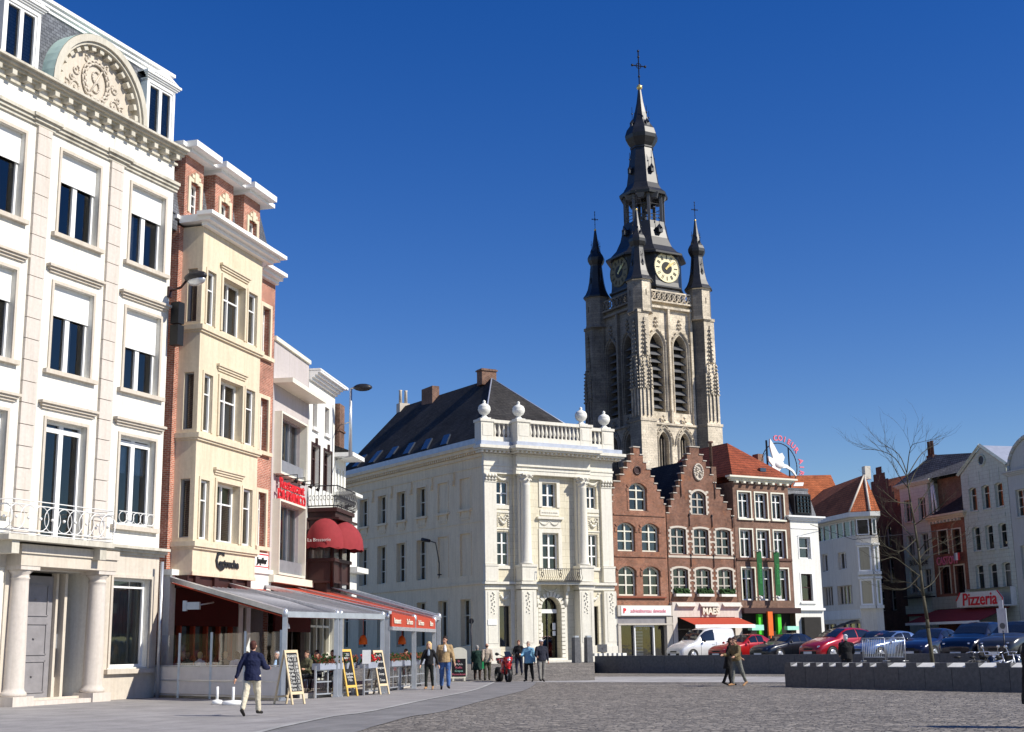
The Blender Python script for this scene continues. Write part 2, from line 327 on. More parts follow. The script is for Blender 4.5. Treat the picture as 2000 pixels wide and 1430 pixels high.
# ---------------- ground ----------------
def ground_mats():
    m, t, p = nmat('setts'); v = coords(t)
    mp = N(t, 'ShaderNodeMapping'); mp.inputs['Rotation'].default_value = (0, 0, .5); t.links.new(v, mp.inputs[0])
    vo = N(t, 'ShaderNodeTexVoronoi', feature='F1'); setin(vo, Scale=6.4, Randomness=.75); t.links.new(mp.outputs[0], vo.inputs['Vector'])
    ve = N(t, 'ShaderNodeTexVoronoi', feature='DISTANCE_TO_EDGE'); setin(ve, Scale=6.4, Randomness=.75); t.links.new(mp.outputs[0], ve.inputs['Vector'])
    sep = N(t, 'ShaderNodeSeparateColor'); t.links.new(vo.outputs['Color'], sep.inputs[0])
    r = N(t, 'ShaderNodeValToRGB'); e = r.color_ramp.elements; e[0].color = (.15, .135, .118, 1); e[1].color = (.34, .305, .26, 1); e[0].position = .0; e[1].position = 1
    k = e.new(.5); k.color = (.225, .205, .18, 1); t.links.new(sep.outputs[0], r.inputs[0])
    g = ramp(t, (.32, .32, .32), (1, 1, 1), .02, .12); t.links.new(ve.outputs['Distance'], g.inputs[0])
    o = mixc(t, 1.0, r.outputs[0], g.outputs[0], 'MULTIPLY')
    f = noise(t, v, .22, 6, .7); r2 = ramp(t, (.85, .84, .83), (1.12, 1.12, 1.12), .3, .7); t.links.new(f, r2.inputs[0])
    o = mixc(t, 1.0, o, r2.outputs[0], 'MULTIPLY')
    f5 = noise(t, v, 1.6, 4, .7); r5 = ramp(t, (.8, .8, .8), (1.2, 1.2, 1.2), .35, .65); t.links.new(f5, r5.inputs[0])
    o = mixc(t, 1.0, o, r5.outputs[0], 'MULTIPLY')
    t.links.new(o, p.inputs['Base Color']); setin(p, Roughness=.75); bump(t, p, g.outputs[0], .8, .03); MATS['setts'] = m
    for nm, a, b, bw, bh, ms in (('paving', (.33, .315, .31), (.28, .268, .265), 1.2, .8, .012), ('strip_stone', (.42, .41, .40), (.35, .34, .335), 2.0, 1.0, .015), ('gutter', (.22, .215, .215), (.19, .185, .185), 1.0, .5, .01), ('kerb_stone', (.42, .42, .41), (.36, .36, .35), 1.2, 9, .02)):
        m, t, p = nmat(nm); v = coords(t); mp = N(t, 'ShaderNodeMapping'); mp.inputs['Rotation'].default_value = (0, 0, -1.2); t.links.new(v, mp.inputs[0])
        br = N(t, 'ShaderNodeTexBrick'); t.links.new(mp.outputs[0], br.inputs['Vector']); setin(br, Scale=1.0)
        br.inputs['Brick Width'].default_value = bw; br.inputs['Row Height'].default_value = bh; br.inputs['Mortar Size'].default_value = ms
        br.inputs['Color1'].default_value = col(a); br.inputs['Color2'].default_value = col(b); br.inputs['Mortar'].default_value = col([x*.6 for x in b])
        f = noise(t, v, .8, 7, .7); r2 = ramp(t, (.7, .7, .7), (1.15, 1.15, 1.15), .3, .7); t.links.new(f, r2.inputs[0])
        o = mixc(t, 1.0, br.outputs['Color'], r2.outputs[0], 'MULTIPLY')
        f4 = noise(t, v, 30, 3, .7); r4 = ramp(t, (.85, .85, .85), (1.1, 1.1, 1.1), .3, .7); t.links.new(f4, r4.inputs[0])
        o = mixc(t, 1.0, o, r4.outputs[0], 'MULTIPLY')
        t.links.new(o, p.inputs['Base Color']); setin(p, Roughness=.8); bump(t, p, f4, .2, .01); MATS[nm] = m
ground_mats()
def sheet(name, pts, mat, z=None):
    g = G(); g.face([(p[0], p[1], p[2] if z is None else z) for p in pts]); return obj(name, g, mat, kind='structure')
sheet('plaza_ground', [(-3000, -200), (3000, -200), (3000, 5000), (-3000, 5000)], 'setts', 0)
kerb_px = [(420, 1445), (547, 1420), (640, 1401), (714, 1391), (820, 1369), (920, 1349), (962, 1333)]
kp = [gnd(*q) for q in kerb_px]
def smooth_curve(P, n=6):
    out = []
    for i in range(len(P)-1):
        p0, p1, p2, p3 = P[max(0, i-1)], P[i], P[i+1], P[min(len(P)-1, i+2)]
        for k in range(n):
            t = k/n; out.append(.5*((2*p1)+(p2-p0)*t+(2*p0-5*p1+4*p2-p3)*t*t+(3*p1-p0-3*p2+p3)*t**3))
    out.append(P[-1]); return out
kc = smooth_curve([Vector((kp[0].x-2.2, kp[0].y-4, 0))]+kp)
def offs(P, d):
    out = []
    for i in range(len(P)):
        t = (P[min(i+1, len(P)-1)]-P[max(i-1, 0)]).normalized(); out.append(P[i]+Vector((t.y, -t.x, 0))*d)
    return out
PAVE = .0
def band(name, A, B, z, mat, side=None):
    g = G()
    for i in range(len(A)-1): g.face([(A[i].x, A[i].y, z), (B[i].x, B[i].y, z), (B[i+1].x, B[i+1].y, z), (A[i+1].x, A[i+1].y, z)])
    return obj(name, g, mat, kind='structure')
g = G()
left_edge = [(-60, kc[0].y-6), (-60, 64)]
g.face([(-60, kc[0].y-3, .016)]+[(q.x, q.y, .016) for q in kc]+[(kc[-1].x-.3, 62.5, .016), (-60, 62.5, .016)])
obj('pavement', g, 'paving', kind='structure')
band('kerb', kc, offs(kc, .16), .022, 'kerb_stone')
band('gutter_band', offs(kc, .16), offs(kc, 2.0), .012, 'gutter')
s0 = gnd(975, 1333); s1 = gnd(2300, 1333); s2 = gnd(2300, 1322); s3 = gnd(968, 1322)
sheet('crossing_strip', [s0, s1, s2, s3], 'strip_stone', .008)
UP = .6
g = G(); n = 14
for i in range(n):
    ya, yb = 60+17.*i/n, 60+17.*(i+1)/n
    f = lambda y: UP*(lambda t: t*t*(3-2*t))((y-60)/17.)+.002
    g.face([(-70, ya, f(ya)), (.0577*ya, ya, f(ya)), (.0577*yb, yb, f(yb)), (-70, yb, f(yb))]); g.face([(.0577*ya, ya, -.05), (.0577*yb, yb, -.05), (.0577*yb, yb, f(yb)), (.0577*ya, ya, f(ya))])
obj('side_street_ramp', g, 'setts', kind='structure')
WL = [Vector((4.5, 77.6, 0)), Vector((12.8, 68.5, 0)), Vector((22.4, 57.6, 0)), Vector((36, 42, 0)), Vector((60, 15, 0))]
g = G(); g.face([(-70, 77, UP), (4.45, 77, UP), (4.45, 77.9, UP)]+[(q.x, q.y+.3, UP) for q in WL]+[(140, 15, UP), (200, 420, UP), (-150, 420, UP), (-150, 77, UP)])
obj('upper_street', g, 'gutter', kind='structure')
# ---------------- low walls of the sunken square ----------------
def wall_run(name, label, P, h, th, mat='granite', step=1.6):
    g = G()
    for a, b in zip(P, P[1:]):
        L = (b-a).length; n = max(1, int(L/step)); t = (b-a)/L; nn = Vector((-t.y, t.x, 0))
        for i in range(n):
            p = a+t*(L*i/n+.008); q = a+t*(L*(i+1)/n-.008)
            pts = [(p.x, p.y), (q.x, q.y), (q.x+nn.x*th, q.y+nn.y*th), (p.x+nn.x*th, p.y+nn.y*th)]
            g.vprism(pts, 0, h)
        pts = [(a.x+nn.x*.03, a.y+nn.y*.03), (b.x+nn.x*.03, b.y+nn.y*.03), (b.x+nn.x*(th-.03), b.y+nn.y*(th-.03)), (a.x+nn.x*(th-.03), a.y+nn.y*(th-.03))]
        g.vprism(pts, 0, h-.01)
    return tag(obj(name, g, mat), label, 'wall')
wall_run('low_wall', 'long low dark granite wall holding up the street in front of the parked cars', [Vector((q.x, q.y, 0)) for q in WL[:4]], .95, .45)
NW = [Vector((9.55, 48.2, 0)), Vector((12.25, 43.4, 0)), Vector((15.2, 39.3, 0)), Vector((19.5, 33.5, 0))]
nw = wall_run('block_topped_wall', 'near dark granite wall topped by a row of pale sloping blocks', NW, .70, .5, step=1.0)
g = G()
def on_wall(px, P):
    r = XY(px, 1.0); dx = Vector((r.x, r.y))
    for a, b in zip(P, P[1:]):
        e = b-a; den = dx.x*e.y-dx.y*e.x; t = (a.x*e.y-a.y*e.x)/den; s = (a.x*dx.y-a.y*dx.x)/den
        if -.02 <= s <= 1.02: return a+e*s, e.normalized()
    return None
teeth = [1518, 1542, 1567, 1592, 1617, 1643, 1669, 1696, 1731, 1787, 1846, 1907, 1970, 2034]
for i, px in enumerate(teeth):
    w_ = 11.5 if i < 8 else 34
    r = on_wall(px, NW); r2 = on_wall(px+w_, NW)
    if r is None or r2 is None: continue
    a, t = r; b = r2[0]; nn = Vector((-t.y, t.x, 0))
    q = [(a.x, a.y), (b.x, b.y), (b.x+nn.x*.3, b.y+nn.y*.3), (a.x+nn.x*.3, a.y+nn.y*.3)]
    v = [g.p(x, y, .703) for x, y in q]+[g.p(q[0][0], q[0][1], .72), g.p(q[1][0], q[1][1], .72), g.p(q[2][0], q[2][1], .84), g.p(q[3][0], q[3][1], .84)]
    for f in ((0, 1, 5, 4), (1, 2, 6, 5), (2, 3, 7, 6), (3, 0, 4, 7), (4, 5, 6, 7)): g.fi([v[k] for k in f])
obj('pale_block', g, 'pale_block', nw)
g = G()
for i in range(-1, len(teeth)-1):
    wa = (11.5 if i < 8 else 34) if i >= 0 else 0; pa = teeth[i]+wa+.7 if i >= 0 else 1511; pb = teeth[i+1]-.7
    r, r2 = on_wall(pa, NW), on_wall(pb, NW)
    if r is None or r2 is None: continue
    a, t = r; b = r2[0]; nn = Vector((-t.y, t.x, 0)); g.vprism([(a.x, a.y), (b.x, b.y), (b.x+nn.x*.3, b.y+nn.y*.3), (a.x+nn.x*.3, a.y+nn.y*.3)], .703, .84)
obj('dark_block', g, 'granite', nw)
FW = [Vector((q.x, q.y, 0)) for q in WL]
g = G(); a0, _t = on_wall(1157, FW); 
for i in range(7):
    a, t = on_wall(1157+i*9.2, FW); nn = Vector((-t.y, t.x, 0)); b = a+t*.16
    q = [(a.x, a.y), (b.x, b.y), (b.x+nn.x*.3, b.y+nn.y*.3), (a.x+nn.x*.3, a.y+nn.y*.3)]; g.vprism(q, .953, 1.1)
obj('pale_tooth', g, 'pale_block', bpy.data.objects['low_wall'])
# ---------------- building frames ----------------
def bld(name, label, cat, o, d, z0=0.0, group=None):
    return thing(name, label, cat, (o[0], o[1], z0), math.atan2(d[1], d[0]), group)
def shell(g, x0, x1, y0, y1, z0, z1, skip='f'):
    g.box(x0+.004, x1-.004, y0, y1, z0, z1, skip)
def cornice(g, x0, x1, z0, z1, p, y=0.0, steps=3, ret=True):
    """stepped moulding growing outwards with height"""
    e = .03
    for k in range(steps):
        a = z0+(z1-z0)*k/steps; b = z0+(z1-z0)*(k+1)/steps; q = p*(k+1)/steps
        g.box(x0-(q if ret else 0), x1+(q if ret else 0), y-q, y+e, a, b)
def interior(b, x0, x1, z0, z1, y=1.7, T=None):
    g = G(T); g.box(x0+.1, x1-.1, y, y+.1, z0, z1); obj('inner_wall', g, 'interior', b)
# ======== 1. cream corner building with mansard, far left ========
b = bld('corner_town_house', 'tall cream plastered four storey town house with slate mansard and round pediment', 'building', (-12.501, 46.5), (.3985, .9172))
XL = -12.6; ops = []; cols3 = [-8.42, -4.9, -1.38]
for i, c in enumerate(cols3):
    ops += [(c-.93, c+.93, 15.0, 17.85), (c-.93, c+.93, 10.45, 13.3)]
    ops += [(c-.93, c+.93, 5.07 if i == 1 else 5.78, 8.82)]
ops += [(-2.38, -.42, 1.05, 4.0), (-6.55, -3.45, .16, 4.1, 0, 1.25), (-11.4, -9.2, 1.05, 4.0)]
g = G(); g.wall(XL, 0, 0, 19.6, ops, d=.27); shell(g, XL, 0, 0, 11, 0, 19.6); obj('wall', g, 'cream_plaster', b); interior(b, XL, 0, .1, 19.5, 2.2)
g = G()
for px in (-7.02, -3.5, -10.55): 
    z = 5.12
    while z < 18.1: g.box(px+.01, px+.64, -.1, .02, z, min(18.28, z+.655)); z += .68
obj('pilaster', g, 'pink_stone', b)
g = G(); g.box(XL, -.01, -.06, .02, .02, .22)
for x0, x1 in ((XL, -11.45), (-9.15, -7.15), (-2.95, -2.6), (-.3, -.01)): pass
g.box(-7.15, -6.57, -.05, .02, .22, 4.1); g.box(-3.42, -2.45, -.05, .02, .22, 4.1); g.box(-.35, -.01, -.05, .02, .22, 4.1); g.box(-2.45, -.35, -.05, .02, .22, 1.0); g.box(XL, -7.15, -.045, .02, 4.1, 4.8); g.box(-7.15, -.01, -.05, .02, 4.1, 4.8)
obj('ground_floor_facing', g, 'beige_trim', b)
g = G(); cornice(g, XL, .18, 4.78, 5.06, .38, ret=False); g.box(-8.15, -3.55, -1.05, -.1, 4.84, 5.0); g.box(-7.9, -7.6, -.95, -.05, 4.45, 4.84); g.box(-4.1, -3.8, -.95, -.05, 4.45, 4.84); obj('first_floor_ledge', g, 'old_cornice', b)
g = G(); cornice(g, XL, .15, 18.28, 18.62, .2, ret=False)
for px in (-7.02, -3.5, -10.55): cornice(g, px-.06, px+.7, 18.3, 18.64, .26)
cornice(g, XL, .25, 19.6, 19.92, .5, steps=4, ret=False)
z = XL+.3
while z < .1: g.box(z, z+.2, -.34, .02, 19.44, 19.6); z += .63
g.box(XL, .1, -.08, .02, 19.32, 19.4)
obj('cornice', g, 'old_cornice', b)
g = G()
for i, c in enumerate(cols3):
    for (a, z) in ((10.45, 13.3), (15.0, 17.85)): frame_trim(g, c-.93, c+.93, a, z, 0, .1, .05)
    frame_trim(g, c-.93, c+.93, 5.78 if i != 1 else 5.07, 8.82, 0, .1, .05)
    for z in (15.0, 10.45): g.box(c-1.2, c+1.2, -.16, .02, z-.16, z-.02)
    if i != 1: g.box(c-1.2, c+1.2, -.16, .02, 5.6, 5.75)
    for z in (13.62, 9.14): cornice(g, c-1.12, c+1.12, z, z+.25, .2)
frame_trim(g, -2.38, -.42, 1.05, 4.0, -.05, .1, .05); g.box(-2.6, -.2, -.2, .02, .85, 1.0)
obj('window_surround', g, 'beige_trim', b)
for i, c in enumerate(cols3):
    window(b, c-.93, c+.93, 15.0, 17.85, .27, fw=.09, mull=.2, shutter=1.0, curtain=('curtain', [(.04, .4, 0, .95)]) if i == 2 else None)
    window(b, c-.93, c+.93, 10.45, 13.3, .27, fw=.09, mull=.2, shutter=1.02 if i < 2 else 1.35, curtain=('curtain', [(.55, .72, 0, .95)]) if i == 1 else None)
    window(b, c-.93, c+.93, 5.78 if i != 1 else 5.07, 8.82, .27, fw=.09, mull=.2, rows=(.93,), curtain=('curtain', [(.52, .68, 0, .93)]) if i == 1 else ('blue_curtain', [(0, .48, .6, .9), (.52, 1, .6, .9)]))
window(b, -2.38, -.42, 1.05, 4.0, .27, fw=.1, cols=1, rows=(.9,), curtain=('lit_room_grey', [(0, 1, 0, 1)]), label='big ground floor window with white frame')  # no real curtain: grey sheet paints in the pale lit room and reflection
window(b, -11.4, -9.2, 1.05, 4.0, .27, fw=.1, cols=1, rows=(.9,))
# porch: door, sidelight, columns
d_ = G(); d_.box(-5.95, -4.4, .62, .7, .18, 3.95)
for z0 in (.35, 1.5, 2.7):
    for t_ in ((-5.75, -4.6, z0, z0+.04), (-5.75, -4.6, z0+.94, z0+.98), (-5.75, -5.7, z0, z0+.98), (-4.65, -4.6, z0, z0+.98)): d_.box(t_[0], t_[1], .585, .63, t_[2], t_[3])
    d_.lathe(-5.15, .6, [(.05, z0+.5), (.05, z0+.52)], 8)
dr = obj('front_door', d_, 'door_grey', b, label='grey panelled front door')
h_ = G(); h_.ball((-5.85, .54, 1.7), .05, 8, 6); h_.box(-5.87, -5.83, .56, .63, 1.62, 1.78); obj('handle', h_, 'dark_metal', dr)
g = G(); g.box(-4.38, -4.28, .5, .72, .18, 4.05); g.box(-4.1, -3.98, .4, .72, .18, 4.05); g.box(-6.07, -5.97, .5, .72, .18, 4.05); g.box(-4.28, -4.1, .62, .7, .18, .8); g.box(-6.5, -5.9, 1.05, 1.12, .18, 4.05); obj('door_frame', g, 'beige_trim', b)
g = G(); g.box(-4.28, -4.1, .6, .72, 1.7, 2.15); obj('letter_box', g, 'grey_metal', b)
g = G(); g.box(-6.5, -3.5, -.55, 1.2, .017, .15); obj('door_step', g, 'pink_stone', b)
for cx in (-6.72, -3.3):
    g = G(); g.box(cx-.42, cx+.42, -.62, .2, .017, .3)
    g.lathe(cx, -.2, [(.38, .3), (.40, .36), (.38, .42), (.33, .46), (.31, .55), (.30, 1.8), (.27, 3.65), (.27, 3.75), (.30, 3.78), (.27, 3.82), (.27, 3.9), (.36, 3.98), (.36, 4.02)], 20)
    g.box(cx-.4, cx+.4, -.6, .2, 4.02, 4.14); obj('column', g, 'pink_stone', b)
g = G(); g.box(-7.15, -2.88, -.62, -.05, 4.14, 4.5); g.box(-7.2, -2.83, -.68, -.05, 4.5, 4.78); obj('porch_entablature', g, 'beige_trim', b)
# balcony railing
g = G(); x0, x1, yb = -8.1, -3.6, -1.0
for (a, c2) in (((x0, yb), (x1, yb)), ((x0, yb), (x0, -.05)), ((x1, yb), (x1, -.05))):
    for z in (5.04, 5.14, 5.9, 6.03): g.tube((*a, z), (*c2, z), .018, 5)
    L = math.hypot(a[0]-c2[0], a[1]-c2[1]); n = max(1, round(L/.5)); ux, uy = (c2[0]-a[0])/L, (c2[1]-a[1])/L
    for k in range(n+1): g.tube((a[0]+ux*L*k/n, a[1]+uy*L*k/n, 5.0), (a[0]+ux*L*k/n, a[1]+uy*L*k/n, 5.9), .014, 4) if k in (0, n) else None
    for k in range(n):
        c_ = L*(k+.5)/n
        for rr in (.36,):
            P_ = [(a[0]+ux*(c_+rr*.95*math.cos(t*math.pi/8)), a[1]+uy*(c_+rr*.95*math.cos(t*math.pi/8)), 5.52+.37*math.sin(t*math.pi/8)) for t in range(17)]
            g.path(P_, .014, 4)
        g.ball((a[0]+ux*c_, a[1]+uy*c_, 5.52), .05, 6, 4)
obj('balcony_railing', g, 'white_paint', b)
g = G()
for z in (5.82, 6.22): g.tube((-2.3, -.12, z), (-.46, -.12, z), .016, 5)
for k in range(5):
    c_ = -2.1+k*.36; g.path([(c_+.2*math.cos(t*math.pi/8), -.12, 6.02+.19*math.sin(t*math.pi/8)) for t in range(17)], .013, 4)
obj('window_guard', g, 'white_paint', b)
# mansard + dormers + pediment
g = G(); MS = lambda z: (z-19.9)*.08+.02
g.face([(XL, MS(19.9), 19.9), (.0, MS(19.9), 19.9), (-.22, MS(22.6), 22.6), (XL, MS(22.6), 22.6)])
g.face([(.0, .02, 19.9), (.0, 11, 19.9), (-.22, 10.4, 22.6), (-.22, MS(22.6), 22.6)]); g.face([(XL, .9, 22.9), (-.35, .9, 22.9), (-1, 5, 24.0), (XL, 5, 24.0)])
g.face([(-.35, .9, 22.9), (-.35, 10.4, 22.9), (-1, 5, 24.0)])
obj('mansard_roof', g, 'slate', b)
g = G(); yy = MS(22.5); 
for k, (za, zb, q) in enumerate(((22.5, 22.64, .05), (22.64, 22.78, .12), (22.78, 22.9, .2))): g.box(XL, -.3+q, yy-q, 10.5, za, zb)
obj('roof_gutter', g, 'white_paint', b)
for c in (-1.07, -8.04):
    g = G(); y0 = -.12; 
    g.box(c-.8, c-.66, y0, 1.2, 20.0, 22.05); g.box(c+.66, c+.8, y0, 1.2, 20.0, 22.05); g.box(c-.8, c+.8, y0, 1.2, 19.93, 20.1); g.box(c-.8, c+.8, y0, 1.2, 21.95, 22.1)
    cornice(g, c-.82, c+.82, 22.1, 22.28, .16, y0); g.prism([(c-.95, 22.28), (c+.95, 22.28), (c, 22.62)], y0-.14, 1.2)
    g.prism([(c-.6, 22.33), (c+.6, 22.33), (c, 22.53)], y0-.17, y0-.1); g.box(c-.98, c+.98, y0-.15, 1.0, 22.28, 22.31)
    dm = obj('dormer', g, 'white_paint', b); 
    window(dm, c-.66, c+.66, 20.1, 21.95, y0+.1, fw=.08, mull=.16)
g = G(); cx, R0 = -4.55, 2.22; NA = 22
def arcb(r0, r1, y0, y1):
    for k in range(NA):
        a, c2 = math.pi*k/NA, math.pi*(k+1)/NA
        P4 = [(cx+r0*math.cos(a), 19.93+r0*math.sin(a)), (cx+r1*math.cos(a), 19.93+r1*math.sin(a)), (cx+r1*math.cos(c2), 19.93+r1*math.sin(c2)), (cx+r0*math.cos(c2), 19.93+r0*math.sin(c2))]
        g.prism(P4, y0, y1)
arcb(2.02, 2.28, -.42, .15); arcb(2.12, 2.36, -.5, -.1)
for k in range(15):
    a = math.pi*(k+.5)/15; m4 = Matrix.Translation((cx, 0, 19.93)) @ Matrix.Rotation(-a, 4, 'Y'); gt = G(m4); gt.box(1.84, 2.03, -.34, -.06, -.1, .1)
    o_ = len(g.v); g.v += gt.v; g.f += [[q+o_ for q in f] for f in gt.f]; g.mi += gt.mi
obj('pediment_arch', g, 'old_cornice', b)
g = G(); g.face([(cx+2.05*math.cos(math.pi*k/NA), -.1, 19.93+2.05*math.sin(math.pi*k/NA)) for k in range(NA+1)][::-1])
pts = lambda r, k, n, e=1.0: (cx+r*math.cos(2*math.pi*k/n), -.15, 20.78+e*r*math.sin(2*math.pi*k/n))
g.path([pts(.55, k, 20, 1.15) for k in range(21)], .05, 5); g.path([pts(.68, k, 20, 1.12) for k in range(21)], .035, 5)
for k in range(20): q = pts(.62, k, 20, 1.13); g.ball((q[0], -.15, q[2]), .07, 6, 4)
for s_ in (-1, 1):
    for (ox, oz, r_, ph) in ((.95, 20.25, .24, 0), (1.35, 20.22, .17, 1), (.98, 20.85, .2, 2), (1.15, 20.55, .14, 3), (.5, 21.45, .14, 1)):
        g.path([(cx+s_*(ox+r_*(1-t/14)*math.cos(ph+t*.6)), -.12, oz+r_*(1-t/14)*math.sin(ph+t*.6)) for t in range(13)], .035, 5)
g.path([(cx+.18*math.cos(t*.45), -.13, 20.95+.22*math.sin(t*.45)) for t in range(2, 12)], .035, 5); g.path([(cx+.18*math.cos(math.pi+t*.45), -.13, 20.6+.2*math.sin(math.pi+t*.45)) for t in range(2, 12)], .035, 5); g.tube((cx+.3, -.13, 21.3), (cx-.3, -.13, 20.25), .035, 5)
obj('pediment_relief', g, 'beige_trim', b)
g = G()
for k in range(NA):
    a, c2 = math.pi*k/NA, math.pi*(k+1)/NA
    g.face([(cx+2.37*math.cos(a), -.48, 19.94+2.37*math.sin(a)), (cx+2.37*math.cos(a), .85, 19.94+2.37*math.sin(a)), (cx+2.37*math.cos(c2), .85, 19.94+2.37*math.sin(c2)), (cx+2.37*math.cos(c2), -.48, 19.94+2.37*math.sin(c2))])
obj('pediment_cover', g, 'green_copper', b)
# ======== 2. red brick house with stone bay ========
b = bld('brick_bay_house', 'red brick house with full height yellow stone bay and three brick dormers', 'building', (-12.402, 47.2), (.2682, .9634))
W = 8.18; lv = [(5.52, 7.72), (9.45, 11.66), (13.5, 15.62)]
ops = [(6.95, 7.68, a+.2, c_+.2) for a, c_ in lv]
g = G(); g.wall(0, W, 3.6, 17.2, ops, d=.3); shell(g, 0, W, 0, 10, 0, 17.2); g.box(5.9, W, -.0, .3, 3.2, 3.61, 'k'); obj('wall', g, 'red_brick', b); interior(b, 0, W, .1, 17, 1.8)
g = G()
for a, c_ in lv: frame_trim(g, 6.95, 7.68, a+.2, c_+.2, 0, .16, .06); g.box(6.7, 7.95, -.16, .02, a+.02, a+.18)
obj('window_surround', g, 'yellow_stone', b)
for a, c_ in lv: window(b, 6.95, 7.68, a+.2, c_+.2, .3, cols=1, rows=(.7,), curtain=('curtain', [(0, 1, 0, 1)]))
by = -.85; ops = []
for a, c_ in lv: ops += [(.68, 1.32, a, c_-.05), (1.9, 3.72, a, c_), (4.02, 4.78, a, c_-.02)]
g = G(); g.wall(.3, 5.2, 4.2, 17.2, ops, y=by, d=.34)
T2 = Matrix.Translation((.3, 0, 0)) @ Matrix.Rotation(-math.pi/2, 4, 'Z')
gs = G(T2); gs.wall(0, .85, 4.2, 17.2, [(.26, .66, a+.02, c_-.06) for a, c_ in lv], d=.2)   # near side of the bay
o_ = len(g.v); g.v += gs.v; g.f += [[q+o_ for q in f] for f in gs.f]; g.mi += gs.mi
g.face([(5.2, by, 4.2), (5.2, 0, 4.2), (5.2, 0, 17.2), (5.2, by, 17.2)]); g.face([(.3, by, 4.2), (5.2, by, 4.2), (5.2, 0, 4.2), (.3, 0, 4.2)])
g.face([(.3, by, 17.2), (5.2, by, 17.2), (5.2, 0, 17.2), (.3, 0, 17.2)])
g.box(.28, 5.22, by-.04, by+.01, 4.2, 4.33)
bay = obj('bay', g, 'yellow_stone', b)
# bay side uses its own frame: x runs from the wall outwards
g = G()
for a, c_ in lv:
    for (p, q) in ((.2, 5.3),): g.box(p, q, by-.14, -.01, a-.30, a-.12); g.box(p+.05, q-.05, by-.08, -.01, a-.38, a-.30)
    cornice(g, 1.75, 3.88, c_+.25, c_+.5, .14, by); frame_trim(g, 1.9, 3.72, a, c_, by, .13, .05); frame_trim(g, .68, 1.32, a, c_-.05, by, .1, .04); frame_trim(g, 4.02, 4.78, a, c_-.02, by, .1, .04)
obj('bay_ledge', g, 'yellow_stone', bay)
for i, (a, c_) in enumerate(lv):
    window(bay, 1.9, 3.72, a, c_, by+.34, fw=.09, rows=(.66,), curtain=('curtain' if i else 'window_green', [(.52, .95, 0, .66)] if i else [(0, 1, .66, 1)]))
    window(bay, .7, 1.3, a, c_-.07, by+.14, cols=1, rows=(.66,), curtain=('curtain', [(0, .5, 0, 1)]))
    window(bay, 4.04, 4.76, a, c_-.04, by+.14, cols=1, rows=(.66,), curtain=('curtain', [(0, .5, 0, 1)]) if i else None)
    window(bay, .26, .66, a+.02, c_-.06, .2, cols=1, fw=.05, fm='grey_metal', T=T2)
g = G(); cornice(g, .35, 5.55, 17.16, 17.6, .62, by-.02, 3); g.box(.0, 5.6, by, .02, 17.3, 17.58); cornice(g, 6.2, 8.12, 17.0, 17.45, .6, 0, 3, ret=False)
g.box(-.2, 8.2, 0, 1.5, 17.45, 17.6)
obj('cornice', g, 'white_paint', b)
g = G(); g.face([(-.45, .05, 17.6), (8.1, .05, 17.6), (7.45, .5, 20.2), (-.45, .5, 20.2)]); g.face([(8.1, .05, 17.6), (8.1, 9, 17.6), (7.45, 8.6, 20.2), (7.45, .5, 20.2)]); g.face([(-.45, .5, 20.2), (7.45, .5, 20.2), (7.45, 8.6, 20.2), (-.45, 8.6, 20.2)])
g.box(-.5, 0, 0.1, 9, 17.0, 17.62)
obj('mansard_roof', g, 'slate', b)
for i, (x0, x1) in enumerate(((0.05, 1.45), (2.4, 3.9), (4.85, 6.3))):
    c_ = (x0+x1)/2+.05; zb = 17.75
    g = G(); g.wall(x0, x1, 17.5, 20.05, [(c_-.36, c_+.36, 17.85, 19.1)], y=-.12, d=.22); g.box(x0, x1, -.12, 1.2, 17.5, 20.05, 'f'); dm = obj('dormer', g, 'red_brick', b)
    g = G(); frame_trim(g, c_-.36, c_+.36, 17.85, 19.1, -.12, .16, .05); g.box(c_-.14, c_+.14, -.22, -.1, 19.1, 19.5); g.box(c_-.32, c_+.32, -.2, -.1, 19.26, 19.4); obj('surround', g, 'yellow_stone', dm)
    window(dm, c_-.36, c_+.36, 17.85, 19.1, .1, rows=(.33, .66), fw=.06, mull=.04)
    g = G(); g.box(x0-.14, x1+.14, -.45, 1.0, 20.05, 20.2); g.box(x0-.3, x1+.3, -.75, 1.0, 20.2, 20.44); obj('hood', g, 'white_paint', dm)
g = G(); g.box(-.5, 7.3, -.32, 1.2, 20.21, 20.38); obj('roof_gutter', g, 'white_paint', b)
g = G(); g.box(.2, 5.0, by+.1, -.01, 3.75, 4.2)
for x in (.6, 2.0, 3.4, 4.6): g.prism([(0, 0), (1, 0)], 0, 0) if 0 else g.box(x, x+.3, by-.0, -.01, 3.85, 4.19)
obj('bay_bracket', g, 'dark_wood', b)
text('C', 1.0, (2.3, by-.03, 4.78), 'dark_metal', b, 'sign_lettering', bold=.015); text('artouche', .42, (3.02, by-.03, 4.72), 'dark_metal', b, 'sign_lettering', bold=.015)
g = G(); g.box(6.75, 7.95, -.07, -.003, 4.8, 5.45); sg = obj('beer_sign', g, 'white_paint', b, label='white sign with black letters and red lines'); text('Jupiler', .34, (7.35, -.09, 5.12), 'black', sg, bold=.01)
g = G(); g.box(6.75, 7.95, -.08, -.065, 5.36, 5.41); g.box(6.75, 7.95, -.08, -.065, 4.86, 4.9); obj('red_line', g, 'red_letter', sg)
g = G(); g.box(5.3, 8.15, -.12, .0, 3.2, 4.6); g.box(5.2, 8.18, -.2, .0, 4.6, 4.78); obj('ground_pier', g, 'white_plaster', b)
g = G(); g.box(-.12, .28, -.25, .0, .02, 4.2); g.box(-.2, .33, -.35, 0, 4.2, 4.4); obj('corner_pier', g, 'white_plaster', b)
